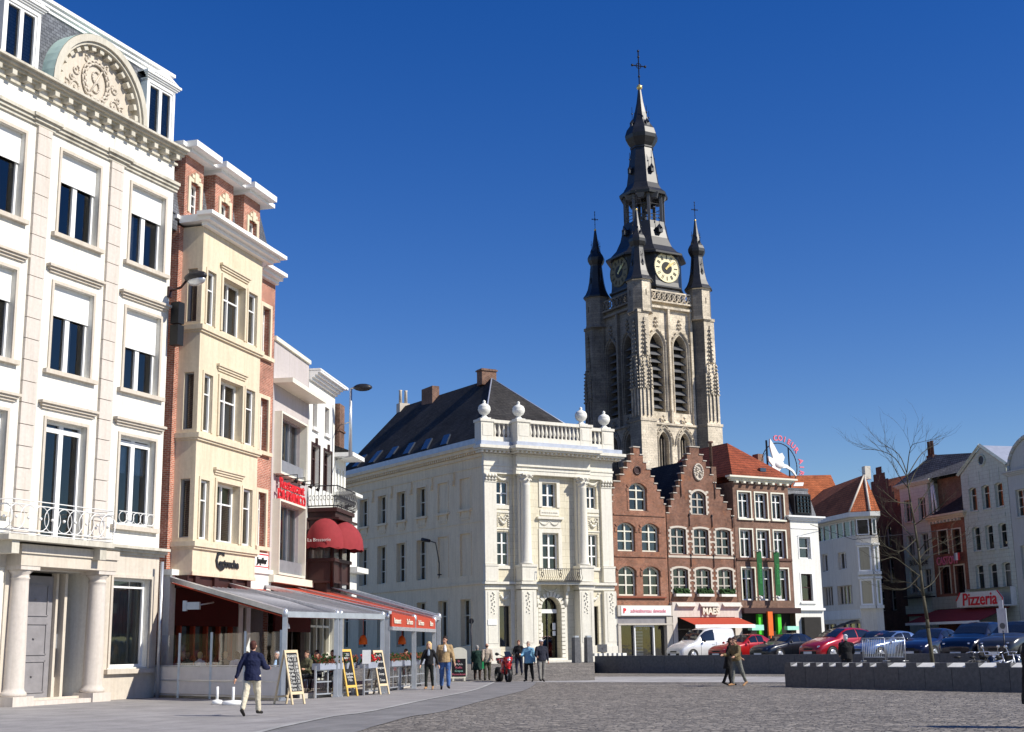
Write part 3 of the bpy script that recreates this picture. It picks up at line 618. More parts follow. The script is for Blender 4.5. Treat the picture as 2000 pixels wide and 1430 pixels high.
def cafe_front(b, x0, x1, y=.5, z1=3.5, mat='red_letter', n=5):
    g = G(); g.box(x0, x1, y+.02, y+.3, 0, .5); 
    st = (x1-x0)/n
    for k in range(n+1): g.box(x0+st*k-.06, x0+st*k+.06, y-.1, y+.08, .02, z1)
    for k in range(n):
        a = x0+st*k+.06; c2 = a+st-.12
        arc = [(a+(c2-a)*t/10, 1.15+.22*math.cos(math.pi*2*t/10)) for t in range(11)]
        for p, q in zip(arc, arc[1:]): g.prism([(p[0], p[1]-.05), (q[0], q[1]-.05), (q[0], q[1]+.03), (p[0], p[1]+.03)], y-.08, y)
        for t in (.25, .5, .75): g.box(a+(c2-a)*t-.02, a+(c2-a)*t+.02, y-.06, y, .5, 1.0)
        g.box(a, c2, y-.08, y, .45, .62); g.box(a, c2, y-.08, y, 2.55, 2.65)
    sf = obj('cafe_front', g, mat, b); q = G(); q.face([(x0, y+.05, .5), (x1, y+.05, .5), (x1, y+.05, z1), (x0, y+.05, z1)]); obj('pane', q, 'glass', sf)
cafe_front(b, .3, 5.2, .15, 3.6, 'red_awning', 5)
g = G()
for x in (5.25, 5.9): g.box(x, x+.35, -.2, -.125, .02, 3.2)
obj('white_pilaster', g, 'white_paint', b)
g = G(); g.box(.2, 5.2, -.2, -.15, 2.45, 3.75); obj('inner_valance', g, 'maroon', b)
# ======== 3. modern pebble-dash house ========
b = bld('pebbledash_house', 'narrow grey pebbledash house with two projecting window boxes and red restaurant lettering', 'building', (-10.2, 55.1), (.1363, .9907))
g = G(); ops = [(.35, 3.95, 9.0, 11.4), (.35, 3.95, 4.78, 7.65)]
g.wall(0, 5.15, 4.3, 14.6, ops, d=.3); shell(g, 0, 5.15, 0, 9, 0, 14.6); obj('wall', g, 'grey_pebble', b); interior(b, 0, 5.1, .1, 14.5, 1.6)
g = G(); g.box(-.02, 5.17, -.1, 9, 14.6, 14.78)
g.prism([(0.0, 12.72), (5.2, 12.72), (5.2, 12.92), (0, 12.92)], -.85, .01); obj('roof_coping', g, 'cream_paint', b)
for (z0, z1) in ((8.95, 11.45), (4.72, 7.7)):
    g = G(); g.box(.25, 4.05, -.33, .01, z1, z1+.09); g.box(.25, 4.05, -.33, .01, z0-.09, z0); g.box(.25, .34, -.33, .01, z0, z1); g.box(3.96, 4.05, -.33, .01, z0, z1); wb = obj('window_box', g, 'cream_paint', b)
    window(wb, .35, 3.95, z0+.02, z1-.02, .2, fm='grey_metal', cols=3, fw=.06, mull=.08, curtain=('blue_curtain', [(0.02, .3, 0, 1), (.36, .64, 0, 1), (.7, .98, 0, 1)]))
    g = G(); g.face([(.36, -.2, z0), (3.94, -.2, z0), (3.94, -.2, z0+.55), (.36, -.2, z0+.55)]); obj('window_screen', g, 'grey_metal', wb)
g = G(); g.box(-.3, 5.5, -.3, .01, 4.3, 4.6); obj('ledge', g, 'cream_paint', b)
g = G(); g.box(0, 5.1, .0, .3, 3.5, 4.3); obj('fascia', g, 'dark_wood', b)
text('Restaurant', .62, (2.3, -.2, 8.5), 'red_letter', b, 'restaurant_lettering', depth=.03, bold=.008, sx=1.3)
text('DA FRANCO', .62, (2.3, -.2, 8.0), 'red_letter', b, 'restaurant_lettering', depth=.03, bold=.012, sx=1.12)
g = G()
for k in range(4):
    x = .6+k*1.1; g.tube((x, 0, 8.78), (x, -.0-.95, 8.82), .02, 5); g.tube((x, -.95, 8.82), (x, -.95, 8.62), .02, 5); g.tube((x, -.95, 8.66), (x, -.85, 8.5), .05, 8, .1)
obj('sign_lamps', g, 'black', b)
cafe_front(b, .1, 5.05, .25, 3.4, 'dark_wood', 4)
g = G(); g.box(.05, 5.1, -.3, -.2, 2.3, 3.9); obj('inner_valance', g, 'maroon', b)
# ======== 4. white corner house ========
o4 = (-10.2+.1363*5.2, 55.1+.9907*5.2)
b = bld('white_corner_house', 'white plastered house with dark framed windows, iron balcony and wooden oriel', 'building', o4, (.1363, .9907))
W = 4.5; ops = [(.7, 1.42, 11.8, 13.1), (2.75, 3.5, 11.8, 13.1), (.62, 1.85, 9.0, 10.95), (2.65, 3.95, 9.0, 10.95)]
g = G(); g.wall(0, W, 4, 13.95, ops, d=.25); shell(g, 0, W, 0, 8, 0, 13.95); obj('wall', g, 'white_plaster', b); interior(b, 0, W, .1, 13.9, 1.4)
g = G(); cornice(g, 0, W, 13.9, 14.35, .55, steps=4, ret=False); g.box(-.0, W+.5, -.55, 8, 14.3, 14.42); obj('cornice', g, 'white_paint', b)
for o_ in ops[:2]: window(b, *o_, .25, fm='dark_wood', cols=1, rows=(.5,))
for o_ in ops[2:]: window(b, *o_, .25, fm='dark_wood', cols=2, rows=(.7,), fw=.12, curtain=('curtain', [(.05, .35, 0, 1)]))
g = G()
for o_ in ops[2:]:
    frame_trim(g, *o_, 0, .1, .04); g.box((o_[0]+o_[1])/2-.08, (o_[0]+o_[1])/2+.08, -.1, .01, 11.0, 11.3)
obj('dark_surround', g, 'dark_wood', b)
g = G()
for o_ in ops[:2]: g.box(o_[0]-.12, o_[1]+.12, -.12, .01, 11.62, 11.78)
obj('sill', g, 'white_paint', b)
g = G(); P_ = [(0.1, -.02), (.1, -1.4), (3.3, -1.4), (4.3, -.6), (4.3, 0)]
g.vprism([(x-.05, y) for x, y in P_], 7.72, 7.9); g.vprism([(.2, 0), (.2, -1.3), (3.2, -1.3), (4.1, -.6), (4.1, 0)], 7.45, 7.72); g.vprism([(.02, 0), (.02, -1.5), (3.4, -1.5), (4.45, -.6), (4.45, 0)], 7.35, 7.45)
fl = obj('balcony_floor', g, 'dark_wood', b)
g = G()
for (a, c2) in zip(P_, P_[1:]):
    L = math.hypot(c2[0]-a[0], c2[1]-a[1]); n = max(2, int(L/.16))
    for z in (7.98, 8.9): g.tube((*a, z), (*c2, z), .03, 5)
    dx, dy = (c2[0]-a[0])/L, (c2[1]-a[1])/L
    for k in range(n+1):
        x, y = a[0]+dx*L*k/n, a[1]+dy*L*k/n; nx, ny = dy*.0, 0
        g.path([(x, y, 7.95), (x+dy*.12, y-dx*.12, 8.15), (x+dy*.1, y-dx*.1, 8.45), (x, y, 8.9)], .014, 4)
        if k < n:
            xm, ym = x+dx*L/n/2, y+dy*L/n/2; g.path([(xm+dx*.06*math.cos(t), ym+dy*.06*math.cos(t), 8.35+.12*math.sin(t)) for t in [q*math.pi/3 for q in range(7)]], .012, 4)
obj('balcony_railing', g, 'dark_metal', fl)
# flower boxes on the rail
# oriel
g = G(); Q_ = [(.1, 0), (.1, -1.2), (2.9, -1.2), (3.7, -.5), (3.7, 0)]
for (a, c2) in zip(Q_, Q_[1:]):
    L = math.hypot(c2[0]-a[0], c2[1]-a[1]); n = max(1, round(L/1.2)); dx, dy = (c2[0]-a[0])/L, (c2[1]-a[1])/L
    for k in range(n+1): g.tube((a[0]+dx*L*k/n, a[1]+dy*L*k/n, 4.3), (a[0]+dx*L*k/n, a[1]+dy*L*k/n, 7.4), .09, 6)
g.vprism(Q_, 4.55, 5.5); g.vprism(Q_, 7.0, 7.4); g.vprism([(0, 0), (0, -1.35), (3, -1.35), (3.9, -.5), (3.9, 0)], 5.45, 5.6); g.vprism([(.3, 0), (.3, -.9), (2.7, -.9), (3.3, -.4), (3.3, 0)], 4.0, 4.55); g.vprism([(.05, 0), (.05, -1.25), (2.95, -1.25), (3.8, -.5), (3.8, 0)], 4.5, 4.6)
for k in range(3): g.box(.11+0*k, 1.0, -1.19, -.0, 4.7, 5.3) if 0 else None
ori = obj('oriel', g, 'dark_wood', b)
g = G()
for (a, c2) in zip(Q_, Q_[1:]): g.face([(*a, 5.6), (*c2, 5.6), (*c2, 7.0), (*a, 7.0)])
obj('pane', g, 'glass', ori)
g = G()
for (a, c2) in zip(Q_, Q_[1:]):
    L = math.hypot(c2[0]-a[0], c2[1]-a[1]); n = int(L/.1)
    for k in range(n):
        f = k/n; f2 = (k+1)/n; s_ = .1+.04*(k % 2); s2 = .1+.04*((k+1) % 2); ins = lambda x, y, s: (1.8+(x-1.8)*(1-s), y*(1-s))
        p = ins(a[0]+(c2[0]-a[0])*f, a[1]+(c2[1]-a[1])*f, s_); q = ins(a[0]+(c2[0]-a[0])*f2, a[1]+(c2[1]-a[1])*f2, s2)
        g.face([(*p, 5.6), (*q, 5.6), (*q, 7.0), (*p, 7.0)])
obj('lace_curtain', g, 'curtain', ori)
def dome_awning(par, p0, p1, z0, z1, out, nm='dome_awning'):
    """quarter-dome awning hung between wall points p0,p1 (x,y)"""
    p0 = Vector(p0); p1 = Vector(p1); t = (p1-p0); L = t.length; t /= L; nrm = Vector((t.y, -t.x)); g = G(); A = 12; B = 6; rows = []
    for i in range(A+1):
        u = math.pi*i/A; row = []
        for j in range(B+1):
            w_ = math.pi/2*j/B; rr = math.sin(w_)
            x = L/2-(L/2)*math.cos(u)*rr; o = out*math.sin(u)*rr; z = z0+(z1-z0)*math.cos(w_)
            q = p0+t*x+nrm*o; row.append(g.p(q.x, q.y, z))
        q = p0+t*(L/2-(L/2)*math.cos(u))+nrm*out*math.sin(u)
        for s2 in range(1): row.append(g.p(q.x, q.y, z0-.16-(.05 if i % 2 else 0)))
        rows.append(row)
    for i in range(A):
        for j in range(B+1): g.fi((rows[i][j], rows[i+1][j], rows[i+1][j+1], rows[i][j+1]), True)
    return obj(nm, g, 'burgundy', par)
a1 = dome_awning(b, (-.0, -.0), (-.0, -1.75), 6.2, 7.4, .9); dome_awning(b, (.1, -1.2), (3.1, -1.2), 6.2, 7.4, 1.0)
text('La Brasserie', .22, (-.88, -.85, 6.35), 'pale_block', a1, rz=-math.pi/2, depth=.01)
g = G(); g.box(0, W, .0, .3, 3.4, 4.0); obj('fascia', g, 'dark_wood', b); cafe_front(b, .1, 4.4, .2, 3.4, 'cream_paint', 4)
# ======== 5. houses beyond the corner ========
o5 = (o4[0]+.1363*4.6, o4[1]+.9907*4.6)
b = bld('low_white_house', 'small white house with deep eave and bare brick party wall beyond the iron balcony', 'building', o5, (.1363, .9907))
g = G(); ops = [(.35, .65, 9.3, 10.4), (.9, 1.2, 9.3, 10.4), (1.45, 1.75, 9.3, 10.4)]; g.wall(0, 2.1, 4, 11.0, ops, d=.2); shell(g, 0, 2.1, 0, 8, 0, 11.0); obj('wall', g, 'white_plaster', b); interior(b, 0, 2.1, 0, 11, 1.2)
for o_ in ops: window(b, *o_, .2, cols=1, rows=(.6,))
g = G(); g.prism([(-.05, 10.9), (2.2, 10.9), (2.2, 11.1), (-.05, 11.1)], -.95, .1); obj('eave', g, 'white_paint', b); g = G(); g.ext([(-.95, 11.11), (8, 11.11), (3, 12.6)], -.04, 2.2); obj('roof', g, 'dark_slate', b)
g = G(); g.box(.1, 1.0, -.2, 3, 11.1, 13.6); g.box(.05, 1.05, -.25, 3.05, 12.2, 12.3); obj('party_wall', g, 'brown_brick', b)
g = G(); g.box(-.1, 1.9, -.95, .0, 9.0, 9.15); g.box(0, 1.8, -.7, .0, 3.6, 9.0); g.box(-.2, 2.0, -1.25, 0, 5.2, 5.45); obj('white_annex', g, 'white_plaster', b)
# ======== 6. white neoclassical corner palace ========
CD = (.86285, .50546); CO = (-1.8235, 78.0)
def COn(u): return (CO[0]+CD[0]*u, CO[1]+CD[1]*u)
b = bld('neoclassical_palace', 'cream and white neoclassical palace with columns, urns on its balustrade and dark slate roof', 'building', CO, CD, .55)
W = 9.13; y0 = 0.0; yc = -.62      # wings at 0, centre projects
ops = [(.86, 1.75, 9.3, 10.7), (.86, 1.75, 5.72, 7.72), (.92, 1.72, 1.0, 3.34), (7.3, 8.08, 9.3, 10.7), (7.3, 8.08, 5.72, 7.72), (7.3, 7.98, 1.0, 3.34)]
g = G(); g.wall(0, 2.0, -.6, 13.0, ops[:3], d=.22); g.wall(7.1, W, -.6, 13.0, ops[3:], d=.22)
cop = [(3.95, 5.0, 9.25, 10.75), (3.9, 5.05, 5.5, 7.7), (3.75, 5.1, .3, 3.86, .66, .5)]
g.wall(2.0, 7.1, -.6, 13.0, cop, y=-.2, d=.25)
g.face([(2.0, 0, -.6), (2.0, -.2, -.6), (2.0, -.2, 13), (2.0, 0, 13)][::-1]); g.face([(7.1, 0, -.6), (7.1, -.2, -.6), (7.1, -.2, 13), (7.1, 0, 13)])
g.box(.01, W-.01, 0, 12, 12.9, 13.0)
g.face([(W, 0, -.6), (W, 12, -.6), (W, 12, 13), (W, 0, 13)])
obj('front_wall', g, 'palace_wall', b)
SL = 19.5; SD = (-.5450, .8384); SD = (-.5627, .8267)
# side facade frame: x' runs towards the near corner, expressed in the palace frame
cx, sx_ = CD; 
def toC(v): return (v[0]*CD[0]+v[1]*CD[1], -v[0]*CD[1]+v[1]*CD[0])
sdl = toC(SD); xa = Vector((-sdl[0], -sdl[1], 0)); ya = Vector((-xa.y, xa.x, 0)); oo = Vector((sdl[0]*SL, sdl[1]*SL, 0))
TS = Matrix(((xa.x, ya.x, 0, oo.x), (xa.y, ya.y, 0, oo.y), (0, 0, 1, 0), (0, 0, 0, 1)))
ops = []; blind = []
for k in range(7):
    c_ = SL-(2.03+2.62*k)
    if c_ < .8: break
    for (za, zb) in ((9.2, 11.05), (5.2, 7.7)):
        (blind if k < 2 else ops).append((c_-.58, c_+.58, za, zb))
    ops.append((c_-.56, c_+.56, 1.08, 3.8))
g = G(TS); g.wall(0, SL, -.6, 12.9, ops+[(*q, 0, .08) for q in blind], d=.32)
for q in blind: g.face([(q[0], .08, q[2]), (q[1], .08, q[2]), (q[1], .08, q[3]), (q[0], .08, q[3])])
g.face([(0, 0, -.6), (0, 0, 12.9), (0, 12, 12.9), (0, 12, -.6)])
sw = obj('side_wall', g, 'palace_side', b)
for q in ops: window(sw, *q, .32, T=TS, cols=2, rows=(.5,) if q[2] > 9 else ((.33, .66) if q[2] > 4 else (.66,)), fw=.06, mull=.06, fm='cream_paint', curtain=('curtain', [(.5, .8, 0, .9)]) if q[2] > 5 else None)
g = G(TS)
for q in ops+blind:
    frame_trim(g, *q[:4], 0, .1, .035)
    if q[2] > 9:
        g.box(q[0]-.18, q[1]+.18, -.14, .01, q[2]-.16, q[2]-.02); g.box(q[0]+.1, q[1]-.1, -.05, .01, q[2]-.68, q[2]-.58)
        for e in (q[0]+.0, q[1]-.12): g.box(e, e+.12, -.1, .01, q[2]-.42, q[2]-.16)
        g.box(q[0], q[1], -.03, .01, q[2]-.55, q[2]-.16)
g.box(0, SL, -.07, .01, 4.62, 4.75); g.box(0, SL, -.04, .01, 8.3, 8.38); g.box(0, SL, -.06, .01, -.6, .9); g.box(0, SL, -.05, .01, 11.55, 11.63)
g.box(0, SL, -.1, .01, 12.15, 12.35); g.box(0, SL, -.35, .01, 12.5, 12.7); g.box(0, SL, -.5, .01, 12.7, 12.9)
x = .1
while x < SL-.2: g.box(x, x+.13, -.28, .01, 12.36, 12.5); x += .26
for k in range(5):
    xk = SL-(2.03+1.31+2.62*k); 
    if k % 1 == 0: g.lathe(0, 0, [(0, 0)], 3) if 0 else g.box(xk-.14, xk+.14, -.12, .01, 11.0, 11.5); g.box(xk-.09, xk+.09, -.16, .01, 10.75, 11.02)
obj('moulding', g, 'palace_side', sw)
g = G(TS); g.box(.5, SL-.35, -.2, .0, 12.91, 13.3); obj('lead_gutter', g, 'zinc', b)
interior(b, 0, W, -.5, 12.8, 1.6)
g = G(TS); g.box(0.2, SL-1.8, 1.6, 1.7, -.5, 12.8); obj('inner_wall', g, 'interior', b)
# front windows
for o_ in ((.86, 1.75, 9.3, 10.7), (7.3, 8.08, 9.3, 10.7)): window(b, *o_, .22, fw=.07, rows=(.5,), mull=.09, curtain=('curtain', [(.05, .3, 0, 1), (.6, .75, 0, 1)]))
for o_ in ((.86, 1.75, 5.72, 7.72), (7.3, 8.08, 5.72, 7.72)): window(b, *o_, .22, fw=.07, rows=(.33, .66), mull=.09, curtain=('curtain', [(.05, .3, 0, 1)]))
for o_ in ((.92, 1.72, 1.0, 3.34), (7.3, 7.98, 1.0, 3.34)): window(b, *o_, .22, fw=.04, cols=1, fm='dark_metal', curtain=('door_grey', [(0, 1, 0, 1)]))
window(b, 3.95, 5.0, 9.25, 10.75, .05, fw=.08, rows=(.5,), mull=.11, curtain=('curtain', [(.05, .3, 0, 1), (.55, .8, 0, 1)]))
window(b, 3.9, 5.05, 5.5, 7.7, .05, fw=.08, rows=(.33, .66), mull=.11, curtain=('curtain', [(.05, .3, 0, 1)]))
dr = window(b, 3.78, 5.07, .3, 3.84, .28, fw=.05, cols=2, fm='dark_metal', rise=.64, name='entrance_door', label='glazed arched entrance door with notices')
g = G(); g.box(3.8, 5.05, .12, .26, 2.93, 3.16); obj('lintel', g, 'white_paint', dr)
g = G(); g.box(3.82, 4.05, .15, .17, 1.9, 2.35); g.box(3.84, 4.05, .15, .17, 1.55, 1.85); g.box(4.75, 4.95, .15, .17, 1.95, 2.35); g.box(4.75, 4.95, .15, .17, 1.6, 1.88); obj('notice', g, 'white_paint', dr)
g = G(); g.box(3.6, 5.2, -.75, .2, .17, .3); g.box(3.3, 5.55, -1.0, .2, .0, .17); g.box(2.6, 5.8, -1.3, .2, -.55+.6-.04, .05); obj('entrance_steps', g, 'palace_white', b)
# mouldings of the front
g = G()
for (x0, x1) in ((-.03, .84), (8.3, 9.16)):
    g.box(x0+.03, x1-.03, -.16, .02, 5.78, 11.1); g.box(x0, x1, -.24, .02, 4.78, 5.72); g.box(x0-.02, x1+.02, -.27, .02, 5.65, 5.76); g.box(x0, x1+.04, -.2, .02, .95, 4.25); g.box(x0-.03, x1+.07, -.26, .02, -.58, .95)
for (x0, x1) in ((2.05, 3.05), (6.1, 7.1)):
    g.box(x0, x1, -.95, -.18, 4.78, 5.66); g.box(x0-.04, x1+.04, -1.0, -.18, 5.6, 5.74); g.box(x0, x1, -.85, -.18, .95, 4.25); g.box(x0-.04, x1+.04, -.93, -.18, -.58, .95)
    g.box(x0+.15, x1-.15, -.5, -.18, 5.74, 11.0)
g.box(-.02, 2.0, -.12, .02, 4.3, 4.55); g.box(7.1, W+.02, -.12, .02, 4.3, 4.55)
g.box(-.1, 2.0, -.3, .02, 4.6, 4.75); g.box(7.15, W+.1, -.3, .02, 4.6, 4.75); g.box(1.95, 7.2, -1.05, -.15, 4.58, 4.74)
g.box(1.98, 3.12, -.9, -.18, 4.3, 4.55); g.box(6.03, 7.17, -.9, -.18, 4.3, 4.55)
for (x0, x1) in ((1.75, 2.02), (7.1, 7.25)): g.box(x0, x1, -.08, .02, .9, 4.3)
obj('pedestal', g, 'palace_white', b)
for cxx in (2.55, 6.6):
    g = G(); g.lathe(cxx, -.62, [(.38, 5.75), (.40, 5.8), (.38, 5.86), (.33, 5.9), (.34, 5.97), (.31, 6.02), (.31, 7.6), (.27, 10.45), (.29, 10.5), (.27, 10.53)], 20)
    g.lathe(cxx, -.62, [(.27, 10.53), (.30, 10.7), (.34, 10.78), (.30, 10.8), (.34, 10.95), (.42, 11.05)], 16, cap=False)
    for k in range(8):
        a = k*math.pi/4; g.ball((cxx+.33*math.cos(a), -.62+.33*math.sin(a), 10.76), .085, 6, 4); g.ball((cxx+.4*math.cos(a+.39), -.62+.4*math.sin(a+.39), 10.98), .09, 6, 4)
    g.box(cxx-.4, cxx+.4, -1.02, -.22, 11.04, 11.12); obj('column', g, 'palace_white', b)
g = G()
for (x0, x1) in ((-.02, .82), (8.32, 9.15)):
    n = 4
    for k in range(n):
        xk = x0+(x1-x0)*(k+.5)/n; g.ball((xk, -.2, 10.8), .1, 6, 4); g.ball((xk, -.24, 11.0), .12, 6, 4)
    g.box(x0, x1, -.24, .02, 11.04, 11.12); g.box(x0+.02, x1-.02, -.2, .02, 10.62, 10.68)
obj('capital', g, 'palace_white', b)
g = G()                                        # entablature and cornice following the projection
def ent(z0, z1, p):
    g.box(-p*.35-.02, 1.95-p*.0, -p*.45-.16, .02, z0, z1); g.box(1.93, 7.25, -p-.5, .02, z0, z1); g.box(7.25, W+p*.5, -p*.45-.16, .02, z0, z1)
ent(11.13, 11.36, .1); ent(11.365, 11.58, .14); ent(11.585, 11.7, .24); ent(11.705, 12.2, .12); ent(12.205, 12.32, .22)
g.box(-.55, 1.9, -.75, .02, 12.46, 12.56); g.box(-.65, 1.95, -.88, .02, 12.565, 12.74); g.box(1.5, 7.5, -1.4, .02, 12.46, 12.56); g.box(1.4, 7.6, -1.52, .02, 12.565, 12.74); g.box(7.5, W+.62, -.78, .02, 12.46, 12.56); g.box(7.6, W+.7, -.88, .02, 12.565, 12.74)
x = -.45
while x < W+.5:
    yy = -1.25 if 1.6 < x < 7.35 else -.66; g.box(x, x+.14, yy, .01, 12.33, 12.45); x += .3
obj('entablature', g, 'palace_white', b)
g = G(); g.box(-.5, 1.8, -.72, .3, 12.745, 13.0); g.box(1.6, 7.4, -1.3, .3, 12.745, 13.0); g.box(7.4, W+.5, -.72, .3, 12.745, 13.0); obj('lead_apron', g, 'zinc', b)
# balustrade
g = G()
def pier(x0, x1, ya, yb): g.box(x0, x1, ya, yb, 13.0, 14.2); g.box(x0-.06, x1+.06, ya-.06, yb+.06, 14.2, 14.36); g.box(x0+.1, x1-.1, ya-.02, ya, 13.35, 14.05)
pier(-.35, .5, -.45, .35); pier(1.75, 2.6, -1.15, .0); pier(6.25, 7.1, -1.15, 0); pier(8.35, 9.2, -.45, .35)
for (x0, x1, y) in ((.5, 1.75, -.3), (2.6, 6.25, -1.0), (7.1, 8.35, -.3)):
    g.box(x0, x1, y-.14, y+.14, 13.0, 13.32); g.box(x0, x1, y-.17, y+.17, 14.15, 14.34)
    n = max(3, round((x1-x0)/.29))
    for k in range(n):
        xk = x0+(x1-x0)*(k+.5)/n; g.lathe(xk, y, [(.07, 13.32), (.08, 13.36), (.05, 13.42), (.105, 13.58), (.10, 13.68), (.045, 13.95), (.06, 14.08), (.08, 14.15)], 8, cap=False)
obj('balustrade', g, 'palace_white', b)
for (xx, yy) in ((.1, -.05), (2.17, -.6), (6.68, -.6), (8.78, -.05)):
    g = G(); g.box(xx-.3, xx+.3, yy-.3, yy+.3, 14.36, 14.46); g.lathe(xx, yy, [(.26, 14.46), (.2, 14.52), (.12, 14.6), (.14, 14.64), (.3, 14.75), (.38, 14.92), (.385, 15.02), (.36, 15.06), (.38, 15.1), (.3, 15.24), (.12, 15.34), (.07, 15.38), (.1, 15.44), (.09, 15.5), (.02, 15.56)], 16); obj('urn', g, 'white_plaster', b)
# carved panels, garlands, arch, brackets
def garland(g, x0, x1, z, sag, y, r=.05, n=9):
    for k in range(n+1):
        t = k/n; g.ball((x0+(x1-x0)*t, y, z-sag*4*t*(1-t)), r*(1+.6*4*t*(1-t)), 6, 4)
g = G()
for (a, z1_, y) in ((.86, 9.0, 0), (7.3, 9.0, 0)):
    x1 = a+.9; g.box(a, x1, y-.05, y+.01, 7.85, 7.93); g.box(a, x1, y-.05, y+.01, 8.82, 8.95); g.box(a-.02, x1, -.05, .01, 9.05, 9.28); garland(g, a+.12, x1-.12, 8.7, .5, y-.05, .06); 
    for xx in (a+.08, x1-.08):
        for k in range(6): g.ball((xx, y-.04, 8.65-k*.12), .05, 6, 4)
    garland(g, a+.25, x1-.25, 8.72, .25, y-.05, .04, 6)
    garland(g, a+.05, x1-.05, 11.0, .2, -.05, .06, 8); g.box(a, x1, -.08, .01, 5.5, 5.68)
for x0 in (2.02, 6.1, .02, 8.4):
    y = -.87 if 2 <= x0 < 8 else -.22
    for k in range(15): g.ball((x0+.45+.11*math.sin(k*2.3), y, 4.1-k*.085), .06-.0015*k, 6, 4)
    g.box(x0+.1, x0+.82, y+.0, y+.03, 1.2, 1.23); g.box(x0+.1, x0+.12, y, y+.03, 1.2, 4.15); g.box(x0+.8, x0+.82, y, y+.03, 1.2, 4.15)
for k in range(2): garland(g, 3.75+.75*k, 4.35+.75*k, 8.35, .15, -.24, .05, 7)
frame_trim(g, 3.95, 5.0, 9.25, 10.75, -.2, .22, .06); frame_trim(g, 3.9, 5.05, 5.5, 7.7, -.2, .24, .06); g.box(3.55, 5.4, -.4, -.19, 8.52, 8.66); g.box(3.7, 5.25, -.24, -.19, 8.0, 8.5); g.box(3.8, 5.15, -.25, -.19, 8.75, 9.1)
for k in range(9): g.ball((3.95+.13*k, -.26, 8.93), .05, 6, 4)
for (x0) in (1.0, 7.35): garland(g, x0, x0+.65, 4.1, .35, -.04, .07, 7)
garland(g, 3.95, 4.9, 4.4, .2, -.25, .05, 9)
for s_ in (3.32, 5.35): g.box(s_, s_+.2, -.6, -.18, 4.2, 4.58); g.box(s_+.02, s_+.18, -.45, -.18, 3.8, 4.2); g.lathe(s_+.1, -.3, [(.05, 3.3), (.12, 3.5), (.15, 3.7), (.1, 3.82)], 8); g.box(s_+.0, s_+.16, -.3, -.18, .2, 3.3)
for k in range(11):                            # voussoirs
    a = math.pi*(k+.5)/11; m4 = Matrix.Translation((4.425, 0, 3.2)) @ Matrix.Rotation(-a, 4, 'Y'); gt = G(m4); gt.box(.68, .98, -.3, -.19, -.085, .085); o_ = len(g.v); g.v += gt.v; g.f += [[q+o_ for q in f] for f in gt.f]; g.mi += gt.mi
for s_ in (3.5, 5.12):
    for k in range(12): g.box(s_, s_+.23, -.3, -.19, .32+k*.24, .32+k*.24+.2)
obj('carving', g, 'palace_white', b)
g = G(); 
for z in (4.82, 5.5): g.tube((3.06, -1.15, z), (6.08, -1.15, z), .022, 5)
for k in range(21):
    x = 3.08+k*.149; g.path([(x, -1.15, 4.82), (x+.05, -1.2, 5.0), (x-.02, -1.2, 5.2), (x, -1.15, 5.5)], .014, 4)
for x in (3.3, 4.57, 5.85): g.path([(x, -1.15, 5.0), (x+.1, -1.15, 5.15), (x, -1.15, 5.3), (x-.1, -1.15, 5.15), (x, -1.15, 5.0)], .02, 4)
g.box(3.06, 6.08, -1.2, -1.05, 4.742, 4.78); obj('balcony_railing', g, 'dark_metal', b)
g = G(); g.box(.1, .7, -.24, -.205, 2.25, 2.55); np_ = obj('name_plate', g, 'white_paint', b)
# roof: ridge runs parallel to the side
mid = (W/2-.0, .2)
def RP(t, z, off=0.0):                          # point along the ridge
    return (mid[0]+sdl[0]*t+off, mid[1]+sdl[1]*t, z)
apex = RP(6.0, 18.4); far = RP(22.6, 18.4)
eL0 = (0.15, .35, 13.2); eR0 = (W-.05, .35, 13.2); eL1 = (sdl[0]*SL+.1, sdl[1]*SL, 13.2); eR1 = (W+sdl[0]*SL, sdl[1]*SL+0, 13.2)
farg = RP(17.9, 18.4)
g = G(); g.face([eL0, eR0, apex]); g.face([eL0, apex, farg, eL1]); g.face([eR0, eR1, farg, apex]); g.face([eL1, farg, eR1]); obj('roof', g, 'dark_slate', b)
g = G()
def lerp(a, b_, t): return tuple(a[i]+(b_[i]-a[i])*t for i in range(3))
g.tube(lerp(eL0, apex, 0), apex, .05, 5); g.tube(eR0, apex, .05, 5); obj('ridge_flashing', g, 'zinc', b)
nrm = (Vector(apex)-Vector(eL0)).cross(Vector(eL1)-Vector(eL0)).normalized()
if nrm.z < 0: nrm = -nrm
for k in range(6):
    t = .22+.13*k; p0 = Vector(lerp(eL0, eL1, t)); up = (Vector(lerp(apex, farg, t))-p0).normalized(); al = (Vector(eL1)-Vector(eL0)).normalized(); p0 = p0+up*.5
    g = G(); q = [p0+nrm*.1, p0+al*.75+nrm*.1, p0+al*.75+up*1.15+nrm*.1, p0+up*1.15+nrm*.1]; q2 = [v-nrm*.15 for v in q]
    A = [g.p(*v) for v in q]; B = [g.p(*v) for v in q2]; g.fi(A)
    for i in range(4): g.fi((A[i], B[i], B[(i+1) % 4], A[(i+1) % 4]))
    obj('roof_window', g, 'sky_glass', b)
g = G(); a = RP(6.6, 0); g.box(a[0]-.55, a[0]+.55, a[1]-.35, a[1]+.35, 18.0, 19.1); g.box(a[0]-.62, a[0]+.62, a[1]-.42, a[1]+.42, 18.95, 19.05); obj('chimney', g, 'brown_brick', b)
g = G(); a = RP(13.7, 0); g.box(a[0]-.45, a[0]+.1, a[1]-.9, a[1]+.8, 17.8, 19.05); obj('chimney', g, 'brown_brick', b)
g = G(); a = farg; g.box(a[0]-.4, a[0]+.4, a[1]-.3, a[1]+.3, 17.9, 18.6)
